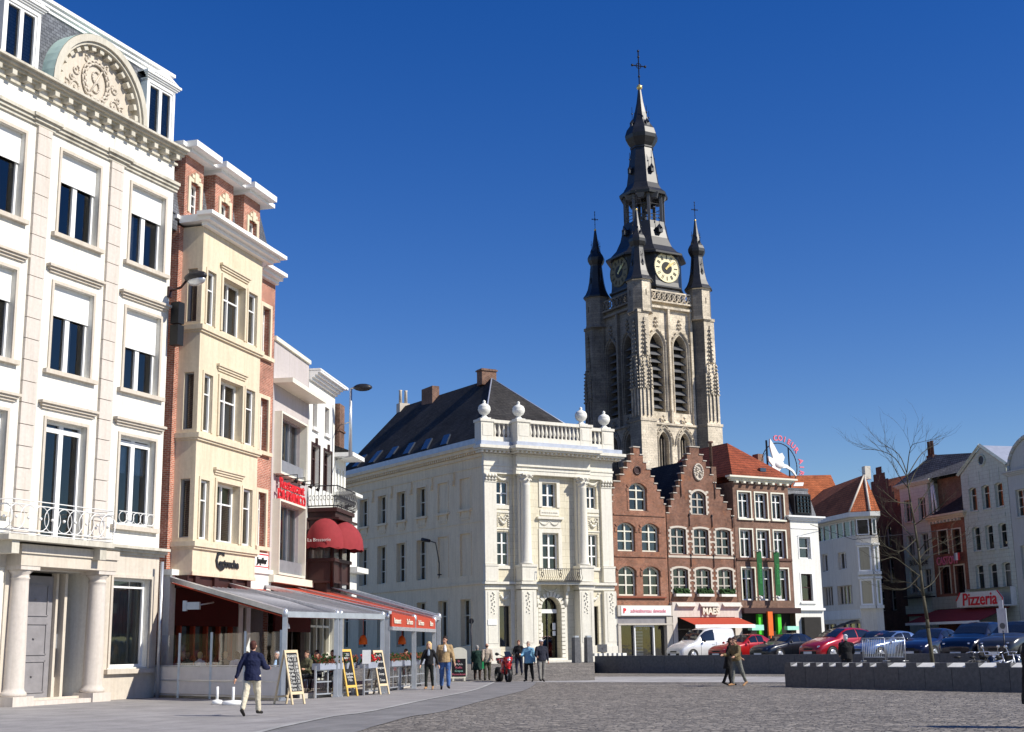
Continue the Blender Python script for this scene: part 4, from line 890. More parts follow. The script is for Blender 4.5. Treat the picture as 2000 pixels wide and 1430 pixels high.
for s_ in (-.22, .22): g.lathe(a[0]+s_, a[1], [(.13, 18.6), (.11, 19.5), (.14, 19.6)], 8)
obj('chimney', g, 'beige_trim', b)
g = G(TS); x = SL-5.0; g.tube((x+.2, -.02, 5.4), (x+.2, -.3, 5.4), .04, 6); g.path([(x+.1, -.12, 5.3), (x+.1, -.12, 6.1), (x+.1, -.3, 7.0), (x+.05, -.35, 7.35), (x-.4, -.5, 7.5)], .03, 6); g.tube((x-.4, -.5, 7.5), (x-1.0, -.7, 7.62), .09, 8, .12)
lampm = g
o = obj('wall_street_lamp', g, 'dark_metal', None, 'dark arm street lamp on the shaded side wall of the palace', 'street lamp'); o.parent = None; o.matrix_world = b.matrix_basis.copy(); 
# ======== 7-10. houses in the palace's line ========
def house_bld(name, label, u0, z0=.6): return bld(name, label, 'building', COn(u0), CD, z0)
dz = -.05
def stepf(steps):                                # [(halfwidth, ztop)...] widest first, centre given
    def f(cx):
        def top(x):
            best = -1
            for l, r, z in steps:
                if l < x < r: best = max(best, z)
            return best
        return top
    return f(0)
# first brick gable house  u 9.2..13.42
u0 = 9.22; b = house_bld('stepped_gable_house', 'narrow orange-red brick house with stepped gable and pale arched windows beside the palace', u0)
S = [(9.25, 13.38, 9.8), (9.28, 13.26, 10.2), (9.3, 13.02, 10.66), (9.42, 12.78, 11.1), (9.9, 12.56, 11.55), (10.2, 12.3, 12.0), (10.48, 12.0, 12.42), (10.78, 11.76, 12.9), (11.03, 11.5, 13.38)]
S = [(l-u0, r-u0, z+dz) for l, r, z in S]
ops = [(1.33, 2.72, 9.28, 11.05, .35), (.35, 1.7, 6.7, 8.5, .3), (2.22, 3.56, 6.7, 8.5, .3), (.33, 1.68, 3.95, 5.78, .3), (2.2, 3.55, 3.95, 5.78, .3)]
g = G(); g.wall(0, 4.18, 3.3, 13.4, ops, d=.24, topf=stepf(S), xs=[q for s_ in S for q in s_[:2]], zs=[s_[2] for s_ in S])
for l, r, z in S: pass
obj('front_wall', g, 'house_brick', b)
def gable_back(S, y=.35, mat=None):
    g = G(); 
    lim = sorted(set([q for s_ in S for q in s_[:2]]))
    for a, c_ in zip(lim, lim[1:]):
        t = stepf(S)((a+c_)/2)
        if t > 0: g.face([(a, y, 9.0), (a, y, t), (c_, y, t), (c_, y, 9.0)]); g.face([(a, 0, t), (c_, 0, t), (c_, y, t), (a, y, t)])
    for s_ in S:
        for x in s_[:2]: g.face([(x, 0, s_[2]-.6), (x, 0, s_[2]), (x, y, s_[2]), (x, y, s_[2]-.6)])
    return g
g = gable_back(S); g.box(.004, 4.17, .02, 9, -.2, 9.0, 'f'); obj('side_wall', g, 'brown_brick', b); interior(b, 0, 4.1, -.1, 9.2, 1.5)
g = G()
for i, (l, r, z) in enumerate(S):
    nl = S[i+1][0] if i < len(S)-1 else r; nr = S[i+1][1] if i < len(S)-1 else r
    g.box(l-.05, nl+.02, -.05, .4, z, z+.07); g.box(nr-.02, r+.05, -.05, .4, z, z+.07) if nr < r else None
obj('coping', g, 'warm_grey', b)
g = G()
for o_ in ops: frame_trim(g, o_[0]-.02, o_[1]+.02, (o_[2]+o_[3])/2+.3, o_[3], 0, .17, .05, rise=o_[4])
frame_trim(g, 1.33, 2.72, 9.28, 11.05, -.0, .14, .03, rise=.35)
g.box(.1, 4.1, -.06, .01, 8.95, 9.05); g.box(.1, 4.1, -.06, .01, 6.35, 6.43); g.lathe(0, 0, [(0, 0)], 3) if 0 else None
obj('brick_arch', g, 'house_brick', b)
g = G(Matrix.Translation((2.03, 0, 11.85)) @ Matrix.Rotation(math.pi/2, 4, 'X')); g.lathe(0, 0, [(.3, -.02), (.3, .06), (.2, .06), (.2, .0)], 14, cap=False); g.face([(.2*math.cos(k*math.pi/7), .2*math.sin(k*math.pi/7), .01) for k in range(14)]); obj('oculus', g, 'dark_wood', b)
for i, o_ in enumerate(ops): window(b, *o_[:4], .24, rise=o_[4], fw=.09, fm='cream_paint', rows=(.36, .7) if i else (.42, .74), mull=.1, curtain=('blue_curtain', [(.06, .45, 0, .95), (.55, .95, 0, .95)]) if i in (1, 2) else (('curtain', [(.5, .75, 0, .9)]) if i == 4 else None))
g = G(); g.box(.1, 3.9, -.14, .01, 3.8, 3.9); obj('sill', g, 'terracotta', b)
ext_roof = lambda b, x0, x1, y1, ze, zr, mat, ybase=.36: None
def groof(b, x0, x1, yb, y1, ze, zr, mat):
    xm = (x0+x1)/2; g = G(); g.face([(x0, yb, ze), (xm, yb, zr), (xm, y1, zr), (x0, y1, ze)]); g.face([(x1, yb, ze), (x1, y1, ze), (xm, y1, zr), (xm, yb, zr)]); g.face([(x0, y1, ze), (xm, y1, zr), (x1, y1, ze)]); return obj('roof', g, mat, b)
groof(b, .0, 4.18, .36, 9, 9.0, 12.3, 'dark_slate')
g = G(); g.box(3.3, 3.75, 2.2, 2.7, 10.2, 12.3); g.lathe(3.52, 2.45, [(.11, 12.3), (.1, 12.9)], 8); obj('chimney', g, 'brown_brick', b)
# shop
g = G(); g.box(-.02, 4.2, -.35, .02, 2.68, 3.35); g.box(.0, .2, -.3, .3, -.1, 2.2); g.box(3.7, 4.15, -.3, .3, -.1, 2.66); g.box(-.0, 4.18, -.32, .3, 2.14, 2.24); obj('shop_surround', g, 'warm_grey', b)
g = G(); g.box(.2, 4.0, -.38, -.352, 2.72, 3.3); sgb = obj('shop_sign', g, 'white_paint', b, label='long white shop sign with pink lettering')
text('adviesbureau dewaele', .36, (2.25, -.395, 3.0), 'pink_letter', sgb, depth=.006, sx=.86)
text('P', .4, (.45, -.395, 3.0), 'red_letter', sgb, 'sign_emblem', depth=.006, bold=.02)
g = G(); g.prism([(0, 2.24), (4.15, 2.24), (4.15, 2.66), (0, 2.66)], -.2, .05); obj('shop_canopy', g, 'door_grey', b)
g = G(); g.box(1.3, 1.38, -.15, .0, -.1, 2.12); g.box(2.75, 2.83, -.15, 0, -.1, 2.12); g.box(1.38, 2.75, -.15, 0, 2.04, 2.12); df = obj('shop_door', g, 'white_paint', b)
g = G(); g.face([(.2, .03, -.1), (3.7, .03, -.1), (3.7, .03, 2.12), (.2, .03, 2.12)]); obj('pane', g, 'glass', df)
g = G()
for i in range(8): g.box(1.5, 2.1, .1, .12, .3+i*.19, .3+i*.19+.15)
for i in range(3): g.ball((1.6+i*.4, .2, 1.92), .13, 8, 5, sz=.6)
obj('window_display', g, 'white_paint', df)
# second brick gable house u 13.42..19.0
u0 = 13.42; b = house_bld('wide_stepped_gable_house', 'wider dark red brick house with stepped gable and oval medallion', u0)
S = [(13.45, 18.98, 9.25), (13.65, 18.77, 9.68), (13.85, 18.47, 10.14), (14.08, 18.17, 10.57), (14.34, 17.95, 11.02), (14.55, 17.6, 11.4), (14.77, 17.38, 11.9), (14.99, 17.14, 12.38), (15.2, 16.86, 12.8), (15.32, 16.62, 13.2), (15.56, 16.32, 13.69)]
S = [(l-u0, r-u0, z+dz) for l, r, z in S]
ops = [(2.12, 3.28, 9.2, 10.75, .3)]+[(x, x+1.2, 6.6, 8.3, .1) for x in (.32, 2.16, 4.0)]+[(x, x+1.2, 4.1, 5.72, .12) for x in (.36, 2.2, 4.03)]
g = G(); g.wall(0, 5.57, 3.3, 13.7, ops, d=.22, topf=stepf(S), xs=[q for s_ in S for q in s_[:2]], zs=[s_[2] for s_ in S]); obj('front_wall', g, 'old_brick', b)
g = gable_back(S); g.box(.004, 5.56, .02, 9, -.2, 9.0, 'f'); obj('side_wall', g, 'brown_brick', b); interior(b, 0, 5.5, -.1, 9.2, 1.5)
g = G()
for i, (l, r, z) in enumerate(S):
    if i < len(S)-1: g.box(l-.05, S[i+1][0]+.02, -.05, .4, z, z+.06); g.box(S[i+1][1]-.02, r+.05, -.05, .4, z, z+.06)
    else: g.box(l-.05, r+.05, -.05, .4, z, z+.06)
obj('coping', g, 'warm_grey', b)
g = G()
for o_ in ops:
    frame_trim(g, *o_[:4], 0, .12, .03, rise=o_[4])
    for k in range(5): g.box(o_[0]-.22, o_[0], -.035, .01, o_[2]+.1+k*.33, o_[2]+.25+k*.33); g.box(o_[1], o_[1]+.22, -.035, .01, o_[2]+.1+k*.33, o_[2]+.25+k*.33)
g.box(0.05, 5.5, -.04, .01, 6.38, 6.52)
for x in (1.5, 3.35, 5.2): g.box(x+.02, x+.65 if x < 5 else 5.5, -.03, .01, 7.4, 7.5); g.box(x+.05, x+.65 if x < 5 else 5.5, -.03, .01, 4.9, 4.98)
obj('stone_dressing', g, 'beige_trim', b)
for i, o_ in enumerate(ops): window(b, *o_[:4], .22, rise=o_[4], fw=.07, fm='warm_grey', rows=(.33, .66), mull=.1, curtain=('curtain', [(.5, .85, 0, 1)]) if i > 3 else None)
g = G(); 
for x in (1.86, 3.72, 5.45): 
    for z in (5.9, 8.5): g.tube((x-.02, -.05, z-.1), (x-.02, -.05, z+.75), .03, 5); g.ball((x-.02, -.05, z+.65), .07, 6, 4)
for x in (1.25, 4.05): g.tube((x, -.05, 10.3), (x, -.05, 11.4), .03, 5)
obj('wall_anchor', g, 'dark_metal', b)
g = G(Matrix.Translation((2.75, 0, 12.0)) @ Matrix.Rotation(math.pi/2, 4, 'X')); 
ring = [(.36*math.cos(k*math.pi/10), .52*math.sin(k*math.pi/10), .05) for k in range(21)]; g.path(ring, .07, 6); g.face([(q[0], q[1], .02) for q in ring[:-1]])
for k in range(9): g.ball((.16*math.cos(k*2.2), .26*math.sin(k*1.7), .06), .09, 6, 4)
obj('medallion', g, 'beige_trim', b)
for x in (.36, 2.2, 4.03):
    g = G(); g.box(x-.02, x+1.22, -.3, -.02, 3.92, 4.08); fb = obj('window_box', g, 'pale_block', b)
    g = G(); g.box(x+.05, x+1.15, -.25, -.06, 4.08, 4.2); rr = random.Random(int(x*10))
    for k in range(70): g.ball((x+.03+rr.random()*1.14, -.27+rr.random()*.22, 4.14+rr.random()*.25), .06+rr.random()*.04, 5, 3)
    obj('box_hedge', g, 'hedge', fb)
groof(b, .0, 5.57, .36, 10, 9.0, 12.9, 'dark_slate')
g = G(); g.box(4.7, 5.1, 1.0, 1.5, 10.2, 12.6); g.lathe(4.9, 1.25, [(.11, 12.6), (.1, 14.2), (.2, 14.25), (.2, 14.35)], 8); obj('chimney', g, 'brown_brick', b)
g = G(); g.box(-.0, 5.6, -.3, .02, 2.62, 3.55); g.box(0, .35, -.3, .3, -.1, 2.62); g.box(5.0, 5.57, -.3, .3, -.1, 2.62)
for x in (.3, 2.15, 4.0): g.ext([(-.55, 3.28), (-.3, 3.52), (-.3, 3.28)], x, x+1.5)
obj('shop_fascia', g, 'pink_stone', b)
text('MAES', .62, (2.95, -.42, 2.98), 'cream_paint', b, 'beer_lettering', depth=.05, bold=.02, sx=.9)
def slope_awning(par, x0, x1, ya, yb, za, zb, mat='red_awning', val=.16, vmat='white_paint', nm='awning'):
    g = G(); g.face([(x0, ya, za), (x1, ya, za), (x1, yb, zb), (x0, yb, zb)]); g.face([(x0, ya, za-.03), (x0, yb, zb-.03), (x1, yb, zb-.03), (x1, ya, za-.03)])
    a = obj(nm, g, mat, par); g = G(); g.box(x0, x1, yb-.03, yb+.02, zb-val, zb+.02); obj('valance', g, vmat, a); return a
slope_awning(b, .5, 5.3, -.3, -1.9, 2.58, 2.1, val=.2)
g = G(); g.box(.35, 5.0, .4, .5, -.1, 2.6); obj('dark_front', g, 'interior', b)
# brown brick house u 19.0..23.88
u0 = 19.02; b = house_bld('brown_brick_house', 'brown brick house with nine white windows and red hipped roof', u0)
ops = []
for x in (.42, 1.88, 3.34): ops += [(x, x+1.05, 9.1, 10.85), (x, x+1.05, 6.5, 8.35), (x, x+1.08, 3.7, 5.8)]
g = G(); g.wall(0, 4.85, 3.2, 11.5, ops, d=.28); shell(g, 0, 4.85, 0, 8, -.2, 11.5); obj('wall', g, 'brown_brick', b); interior(b, 0, 4.8, -.1, 11.3, 1.5)
g = G()
for o_ in ops: frame_trim(g, *o_, 0, .09, .04); g.box(o_[0]-.12, o_[1]+.12, -.12, .01, o_[2]-.12, o_[2]-.0) if o_[2] > 9 else None
obj('window_surround', g, 'cream_paint', b)
g = G(); g.box(.02, 4.83, -.08, .01, 6.32, 6.44); obj('string_course', g, 'dark_brick', b)
for o_ in ops: window(b, *o_, .28, fw=.1, fm='white_paint', cols=2, rows=(.68,), mull=.08, curtain=('curtain', [(0, .45, 0, .68), (0, .5, .7, 1)]) if o_[2] > 6 else ('mint', [(0, 1, .68, 1)]))
g = G(); cornice(g, -.1, 4.95, 11.55, 11.9, .45, steps=3)
for k in range(8): g.box(.1+k*.63, .3+k*.63, -.3, .01, 11.42, 11.55)
obj('cornice', g, 'cream_paint', b)
g = G(); a = (2.3, 3.1, 14.7); a2 = (2.3, 7.5, 14.7); e = [(-.3, -.4, 11.9), (5.1, -.4, 11.9), (5.1, 9, 11.9), (-.3, 9, 11.9)]
g.face([e[0], e[1], a]); g.face([e[0], a, a2, e[3]]); g.face([e[1], e[2], a2, a]); g.face([e[3], a2, e[2]]); obj('roof', g, 'red_tile', b)
g = G(); g.box(4.1, 4.6, 2.0, 2.6, 11.9, 13.9); obj('chimney', g, 'brown_brick', b)
g = G(); g.box(2.6, 3.1, .1, .35, 12.35, 12.6); obj('roof_window', g, 'sky_glass', b)
for x in (1.25, 2.75):
    g = G(); g.box(x, x+.42, -.62, -.58, 4.0, 6.85); bn = obj('banner', g, 'banner_green', b); g = G(); g.tube((x+.2, 0, 6.95), (x+.2, -.7, 6.95), .03, 5); g.tube((x+.2, 0, 3.9), (x+.2, -.7, 3.9), .03, 5); g.ball((x+.2, -.72, 6.95), .08, 6, 4); g.ball((x+.2, -.6, 3.85), .12, 6, 4); obj('bracket', g, 'white_paint', bn)
    text('BRASSERIE', .3, (x+.21, -.64, 5.4), 'window_green', bn, depth=.004, rz=0, ry=-math.pi/2, T=None)
g = G(); g.box(-.02, 4.86, -.6, .3, 2.85, 3.2); obj('canopy', g, 'dark_wood', b)
g = G(); g.box(0, 4.85, .5, .6, -.1, 2.9); obj('dark_front', g, 'interior', b)
g = G(); g.box(1.35, 1.7, -.35, -.1, -.1, 2.8); g.box(3.0, 3.3, -.35, -.1, .8, 2.8); obj('green_panel', g, 'bright_green', b)
g = G(); g.box(.2, 1.2, -1.0, -.6, 1.75, 2.1); g.box(3.4, 4.4, -.8, -.5, 1.75, 2.0); obj('mint_sign', g, 'mint', b)
g = G(); g.box(1.85, 2.25, -.72, -.6, 1.4, 2.95); os_ = obj('vertical_sign', g, 'orange_sign', b, label='tall orange sign on a pole')
g = G(); g.tube((2.05, -.66, -.1), (2.05, -.66, 1.4), .05, 6); obj('sign_pole', g, 'orange_sign', os_)
# white narrow house u 23.88..26.44
u0 = 23.9; b = house_bld('narrow_white_house', 'narrow white plastered house with grey slate attic dormer', u0)
ops = [(.68, 1.72, 6.52, 8.0), (.68, 1.68, 3.68, 5.5)]
g = G(); g.wall(0, 2.54, -.2, 9.1, ops, d=.22); shell(g, 0, 2.54, 0, 8, -.2, 9.1); obj('wall', g, 'white_plaster', b); interior(b, 0, 2.5, -.1, 9, 1.4)
g = G(); cornice(g, -.05, 2.6, 9.1, 9.42, .35); g.box(.05, 2.5, -.04, .01, 8.55, 8.6)
for o_ in ops: frame_trim(g, *o_, 0, .08, .03)
g.box(-.02, 2.56, -.2, .01, 3.05, 3.2); g.box(.5, 1.9, -.12, .01, 3.5, 3.6); obj('moulding', g, 'white_paint', b)
for i, o_ in enumerate(ops): window(b, *o_, .22, fw=.09, cols=1, rows=(.5,), fm='white_paint' if i == 0 else 'dark_wood', curtain=('curtain', [(0, 1, 0, .9)]) if i == 0 else None)
g = G(); g.face([(0, .1, 9.42), (2.54, .1, 9.42), (2.45, .75, 11.35), (.1, .75, 11.35)]); g.face([(2.54, .1, 9.42), (2.54, 7, 9.42), (2.45, 7, 11.35), (2.45, .75, 11.35)]); g.box(.05, 2.5, .7, 7, 11.3, 11.45); obj('mansard_roof', g, 'slate', b)
g = G(); g.box(.45, 1.98, -.05, 1, 9.5, 10.95); dm = obj('dormer', g, 'dark_metal', b); window(dm, .6, 1.85, 9.6, 10.85, -.1, fw=.06, cols=4, rows=(.2, .4, .6, .8), fm='black', mull=.04)
g = G(); g.box(.5, 2.0, -.3, .01, -.1, 2.6); obj('door_canopy', g, 'interior', b)
# rooftop sign: ring, white bird, arched lettering
o = thing('rooftop_sign', 'round roof sign with a white flying bird and pink lettering above the narrow white house', 'sign', (*COn(24.1), .6), math.atan2(CD[1], CD[0]))
g = G(); cx, cz, R_ = .95, 13.15, 1.62; ys = 2.0
g.path([(cx+R_*math.cos(a*math.pi/20), ys, cz+R_*math.sin(a*math.pi/20)) for a in range(-19, 20)], .035, 5)
g.tube((cx-1.1, ys, 11.4), (cx-1.1, ys, 14.9), .09, 4); g.tube((cx+.9, ys, 11.4), (cx+.9, ys, 14.5), .07, 4); g.tube((cx-.4, ys, 12.9), (cx+1.0, ys, 12.2), .03, 4); g.tube((cx-.4, ys, 12.9), (cx+.6, ys, 11.5), .03, 4); g.tube((cx-1.2, ys, 14.0), (cx-2.3, ys+.5, 12.4), .015, 4); g.box(cx-1.2, cx+1.0, ys-.05, ys+.3, 11.2, 11.5)
obj('sign_frame', g, 'dark_metal', o)
g = G(); BP = [(-.95, 15.0), (-.6, 14.55), (-.35, 14.15), (-.2, 13.95), (.1, 14.05), (.3, 13.75), (.2, 13.5), (.0, 13.3), (.5, 13.22), (1.1, 12.85), (1.35, 12.45), (1.2, 12.5), (.9, 12.8), (.4, 13.0), (-.05, 12.95), (-.4, 12.55), (-.85, 12.35), (-1.0, 11.95), (-1.1, 12.35), (-.95, 12.6), (-1.05, 12.85), (-.85, 13.1), (-1.15, 13.4), (-1.2, 13.75), (-.75, 13.6), (-.9, 14.05), (-1.0, 14.45)]
g.prism([(cx+x, z) for x, z in BP], ys-.25, ys-.13); g.ball((cx-.2, ys-.2, 13.2), .3, 10, 6, sy=.6, sx=1.6); g.prism([(cx+1.0, 11.75), (cx+1.9, 11.8), (cx+2.0, 12.05), (cx+1.2, 12.0)], ys-.2, ys-.1)
obj('white_bird', g, 'white_paint', o)
for k, ch in enumerate('COIEUR AIR'[:10]):
    if ch == ' ': continue
    a = math.radians(100-k*12.5)
    me_o = text(ch, .55, (cx+(R_+.33)*math.cos(a), ys-.1, cz+(R_+.33)*math.sin(a)), 'pink_letter', o, 'sign_letter', depth=.04, bold=.012, ry=a-math.pi/2)
# ======== 11. orange roofed corner building ========
KD = (.2111, -.9775); KO = (25.30, 112.0)
b = bld('orange_roof_corner_building', 'pale corner building with ribbon windows, chamfered bays and orange tiled roof', 'building', KO, KD, .6)
ops = [(.1, 7.6, 9.15, 10.45), (1.3, 2.45, 6.65, 8.08), (4.3, 5.75, 6.65, 8.0), (1.1, 3.0, 3.85, 5.4), (3.8, 6.4, 3.85, 5.35), (.6, 3.2, -.1, 2.4), (3.8, 7.4, -.1, 2.4)]
g = G(); g.wall(-6, 7.7, -.2, 10.6, ops, d=.3)
ch = [(7.7, 0), (8.4, .95), (8.5, 1.5), (-6, 8.2)]       # chamfered corner in plan
for (p, q) in zip(ch, ch[1:]):
    g.face([(*p, -.2), (*q, -.2), (*q, 9.1), (*p, 9.1)]); g.face([(*p, 10.4), (*q, 10.4), (*q, 10.6), (*p, 10.6)])
g.face([(-6, 0, -.2), (-6, 0, 10.6), (-6, 8.2, 10.6), (-6, 8.2, -.2)]); g.face([(-6, 0, 10.55), (7.7, 0, 10.55), (8.4, .95, 10.55), (8.5, 1.5, 10.55), (-6, 8.2, 10.55)])
wk = obj('wall', g, 'corner_wall', b); interior(b, -6, 7.2, -.1, 10, 1.4)
window(b, .1, 7.6, 9.15, 10.45, .3, cols=6, fm='white_paint', mull=.12, curtain=('curtain', [(.3, .45, 0, .6), (.75, .82, 0, 1)]))
window(b, 1.3, 2.45, 6.65, 8.08, .3, cols=2); window(b, 4.3, 5.75, 6.65, 8.0, .3, cols=2, curtain=('curtain', [(.2, .8, .2, .8)]))
window(b, 1.1, 3.0, 3.85, 5.4, .3, cols=4, fm='beige_trim', mull=.16); window(b, 3.8, 6.4, 3.85, 5.35, .3, cols=4, fm='beige_trim', mull=.2)
window(b, .6, 3.2, -.1, 2.4, .3, cols=3, fm='beige_trim', mull=.2); window(b, 3.8, 7.4, -.1, 2.4, .3, cols=3, fm='beige_trim', mull=.3, curtain=('wood_shutter', [(.05, .3, 0, 1)]))
g = G(); g.box(-6, 7.7, -.08, .02, 2.7, 3.4); g.box(-6, 7.9, -.5, .3, 10.6, 10.95); g.vprism([(7.9, -.5), (8.9, .75), (9.0, 1.55), (-6, 8.6), (-6, .31), (7, .31)], 10.58, 10.93); obj('white_eave', g, 'white_plaster', b)
def chface(i, x0f, x1f, z0, z1, push=0.0):
    p = Vector(ch[i]); q = Vector(ch[i+1]); t = q-p; L = t.length; t /= L; n_ = Vector((t.y, -t.x)); T = Matrix(((t.x, -n_.x, 0, p.x+n_.x*push), (t.y, -n_.y, 0, p.y+n_.y*push), (0, 0, 1, 0), (0, 0, 0, 1))); return T, L
for i in (0, 1):
    T, L = chface(i, 0, 1, 0, 0, .02)
    window(b, .1, L-.1, 9.15, 10.4, .0, cols=1, T=T, fm='white_paint', mull=.14)
    for (za, zb) in ((6.3, 8.3), (3.7, 5.7)):
        gb = G(T); gb.box(.0, L-.0, -.25, .01, za-.25, za-.02); gb.box(0, L, -.25, .01, zb+.02, zb+.2); obj('bay_band', gb, 'white_plaster', b); window(b, .08, L-.08, za, zb, -.05, cols=1, T=T, fm='white_paint', fw=.12)
g = G(); 
ap = (5.6, 2.2, 14.25); al = (-6, 4.0, 14.4)
g.face([(-6, -.5, 10.95), (7.9, -.5, 10.95), ap, al]); g.face([(7.9, -.5, 10.95), (8.9, .75, 10.95), ap]); g.face([(8.9, .75, 10.95), (9.0, 1.55, 10.95), ap]); g.face([(9.0, 1.55, 10.95), (-6, 8.6, 10.95), al, ap]); g.face([(-6, -.5, 10.95), al, (-6, 8.6, 10.95)])
obj('roof', g, 'orange_tile', b)
g = G(); T_ = [(7.9, -.5, 11.0), (5.6, 2.2, 14.27), (8.9, .75, 11.0)]; g.tube(T_[0], T_[1], .09, 5); g.tube(T_[2], T_[1], .09, 5); obj('hip_ridge', g, 'beige_trim', b)
g = G(); p0 = Vector((3.2, .45, 11.85)); g.face([tuple(p0), tuple(p0+Vector((1.6, 0, 0))), tuple(p0+Vector((1.6, 1.5, 1.4))), tuple(p0+Vector((0, 1.5, 1.4)))]); obj('roof_window', g, 'sky_glass', b)
g = G(); g.box(5.2, 5.75, 2.2, 2.7, 13.9, 14.95); obj('chimney', g, 'corner_wall', b)
g = G(); g.face([(7.3, -.02, 2.6), (7.6, -2, 2.0), (6.2, -2, 2.0), (6.0, -.02, 2.6)]); obj('awning', g, 'black', b)
# house with orange roof behind
b2 = bld('rear_orange_roof_house', 'orange tiled roof showing between the narrow white house and the corner building', 'building', (22.0, 118), (1, 0), .6)
g = G(); g.box(0, 7.5, 0, 14, -.2, 11.5); obj('wall', g, 'white_plaster', b2)
g = G(); g.face([(-.5, -.5, 11.5), (8, -.5, 11.5), (8, 6, 16.4), (-.5, 6, 16.4)]); g.face([(-.5, 6, 16.4), (8, 6, 16.4), (8, 14, 11.5), (-.5, 14, 11.5)]); g.face([(-.5, -.5, 11.5), (-.5, 6, 16.4), (-.5, 14, 11.5)]); obj('roof', g, 'orange_tile', b2)
# ======== 12-16. shaded row on the right ========
RD = (.2724, -.9622); RO = (33.75, 118.0)
def rb(name, label, u0): return bld(name, label, 'building', (RO[0]+RD[0]*u0, RO[1]+RD[1]*u0), RD, .6)
b = rb('dark_gable_house', 'dark brown brick house with stepped gable wall and orange roof behind the bare tree', -6.2)
ops = [(x, x+.9, za, zb) for x in (1.2, 3.1, 5.0) for (za, zb) in ((9.2, 11.0), (6.0, 8.2), (3.6, 5.4))]
S = [(0, 7.6, 12.6), (1.9, 7.3, 13.3), (2.3, 6.9, 14.0), (2.7, 6.5, 14.6), (3.1, 6.1, 15.3), (3.6, 5.6, 15.9), (4.1, 5.1, 16.5)]
g = G(); g.wall(0, 7.6, -.2, 16.6, ops, d=.25, topf=stepf(S), xs=[q for s_ in S for q in s_[:2]], zs=[s_[2] for s_ in S]); shell(g, 0, 7.6, 0, 8, -.2, 12.6); obj('wall', g, 'dark_brick', b); interior(b, 0, 7.6, -.1, 12, 1.4)
for o_ in ops: window(b, *o_, .25, cols=1, rows=(.6,), fm='warm_grey')
g = G(); g.face([(-2, .4, 12.6), (7.6, .4, 12.6), (7.6, 5, 16.3), (-2, 5, 16.3)]); g.face([(-2, .4, 12.6), (-2, 5, 16.3), (-2, 9, 12.6)]); obj('roof', g, 'orange_tile', b)
b = rb('white_corner_row_house', 'shaded white plastered house with grey hipped roof and twin chimneys behind the bare tree', 1.55)
W = 4.35; ops = [(x, x+1.1, za, zb) for x in (.55, 2.75) for (za, zb) in ((11.1, 13.0), (8.1, 9.9), (4.95, 6.9))]
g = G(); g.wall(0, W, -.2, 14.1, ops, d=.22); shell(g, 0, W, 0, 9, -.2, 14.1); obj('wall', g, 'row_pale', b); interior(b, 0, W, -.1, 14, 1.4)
for o_ in ops: window(b, *o_, .22, cols=2, rows=(.7,), fm='warm_grey')
g = G(); cornice(g, -.1, W+.4, 14.1, 14.42, .35)
for o_ in ops: g.box(o_[0]-.1, o_[1]+.1, -.1, .01, o_[2]-.12, o_[2]-.01)
g.box(-.05, W+.05, -.25, .01, 3.2, 3.9); obj('moulding', g, 'row_pale', b)
g = G(); e = [(-.3, -.3, 14.42), (9.2, -.1, 14.42), (9.2, 7, 14.42), (-.3, 7, 14.42)]; a = (1.5, 2.6, 17.0); a2 = (8.4, 3.4, 16.3)
g.face([e[0], e[1], a2, a]); g.face([e[0], a, e[3]]); g.face([e[3], a, a2, e[2]]); g.face([e[1], e[2], a2]); obj('roof', g, 'grey_tile', b)
g = G(); g.box(4.36, 9.1, 1.0, 8.8, 10.5, 14.40); obj('rear_wall', g, 'brown_brick', b)
g = G()
g.box(.9, 1.9, 2.4, 2.8, 15.9, 17.0)
for x in (1.0, 1.5): g.lathe(x+.12, 2.6, [(.15, 17.0), (.14, 18.2), (.17, 18.25)], 8)
obj('chimney', g, 'dark_brick', b)
g = G(); g.tube((W+.35, .3, 14.3), (W+.75, .3, 11.4), .1, 6); g.tube((W+.3, .2, 14.2), (W+.3, .2, 11.4), .09, 6); obj('downpipe', g, 'white_paint', b)
def rail(par, x0, x1, y, z, h=.9, mat='dark_metal'):
    g = G(); g.tube((x0, y, z+h), (x1, y, z+h), .03, 5); g.tube((x0, y, z+.08), (x1, y, z+.08), .03, 5)
    n = int((x1-x0)/.18)
    for k in range(n+1): x = x0+(x1-x0)*k/n; g.tube((x, y, z), (x, y, z+h), .016, 4)
    for xx in (x0, x1): g.tube((xx, y, z+h), (xx, 0, z+h), .02, 4)
    g.box(x0, x1, y, 0, z-.1, z); return obj('balcony_railing', g, mat, par)
rail(b, .2, W-.1, -.5, 4.6, .8)
text('BOUTIQUE', .7, (2.3, -.12, 7.5), 'dark_metal', b, 'sign_lettering', sx=.8)
g = G(); g.box(.1, 3.9, -.2, -.02, 3.0, 3.3); obj('red_sign', g, 'burgundy', b)
b = rb('brick_shop_house', 'shaded orange brown brick house with tall windows and red illuminated lettering', 5.95)
W = 4.75; ops = [(.95, 2.25, 7.95, 9.9), (3.0, 4.1, 7.95, 9.85), (.8, 2.2, 4.7, 6.9), (2.9, 4.2, 4.7, 6.9)]
g = G(); g.wall(0, W, -.2, 10.9, ops, d=.3); shell(g, 0, W, 0, 9, -.2, 10.9); obj('wall', g, 'orange_brick', b); interior(b, 0, W, -.1, 10.8, 1.4)
g = G(); cornice(g, -.05, W+.1, 10.75, 11.25, .4)
k = 0
while k*.5 < W-.3: g.box(.1+k*.5, .32+k*.5, -.25, .01, 10.55, 10.74); k += 1
for o_ in ops: frame_trim(g, *o_, 0, .12, .04)
obj('cornice', g, 'wood_shutter', b)
for o_ in ops: window(b, *o_, .3, cols=2, rows=(.75,), fm='dark_wood', fw=.1)
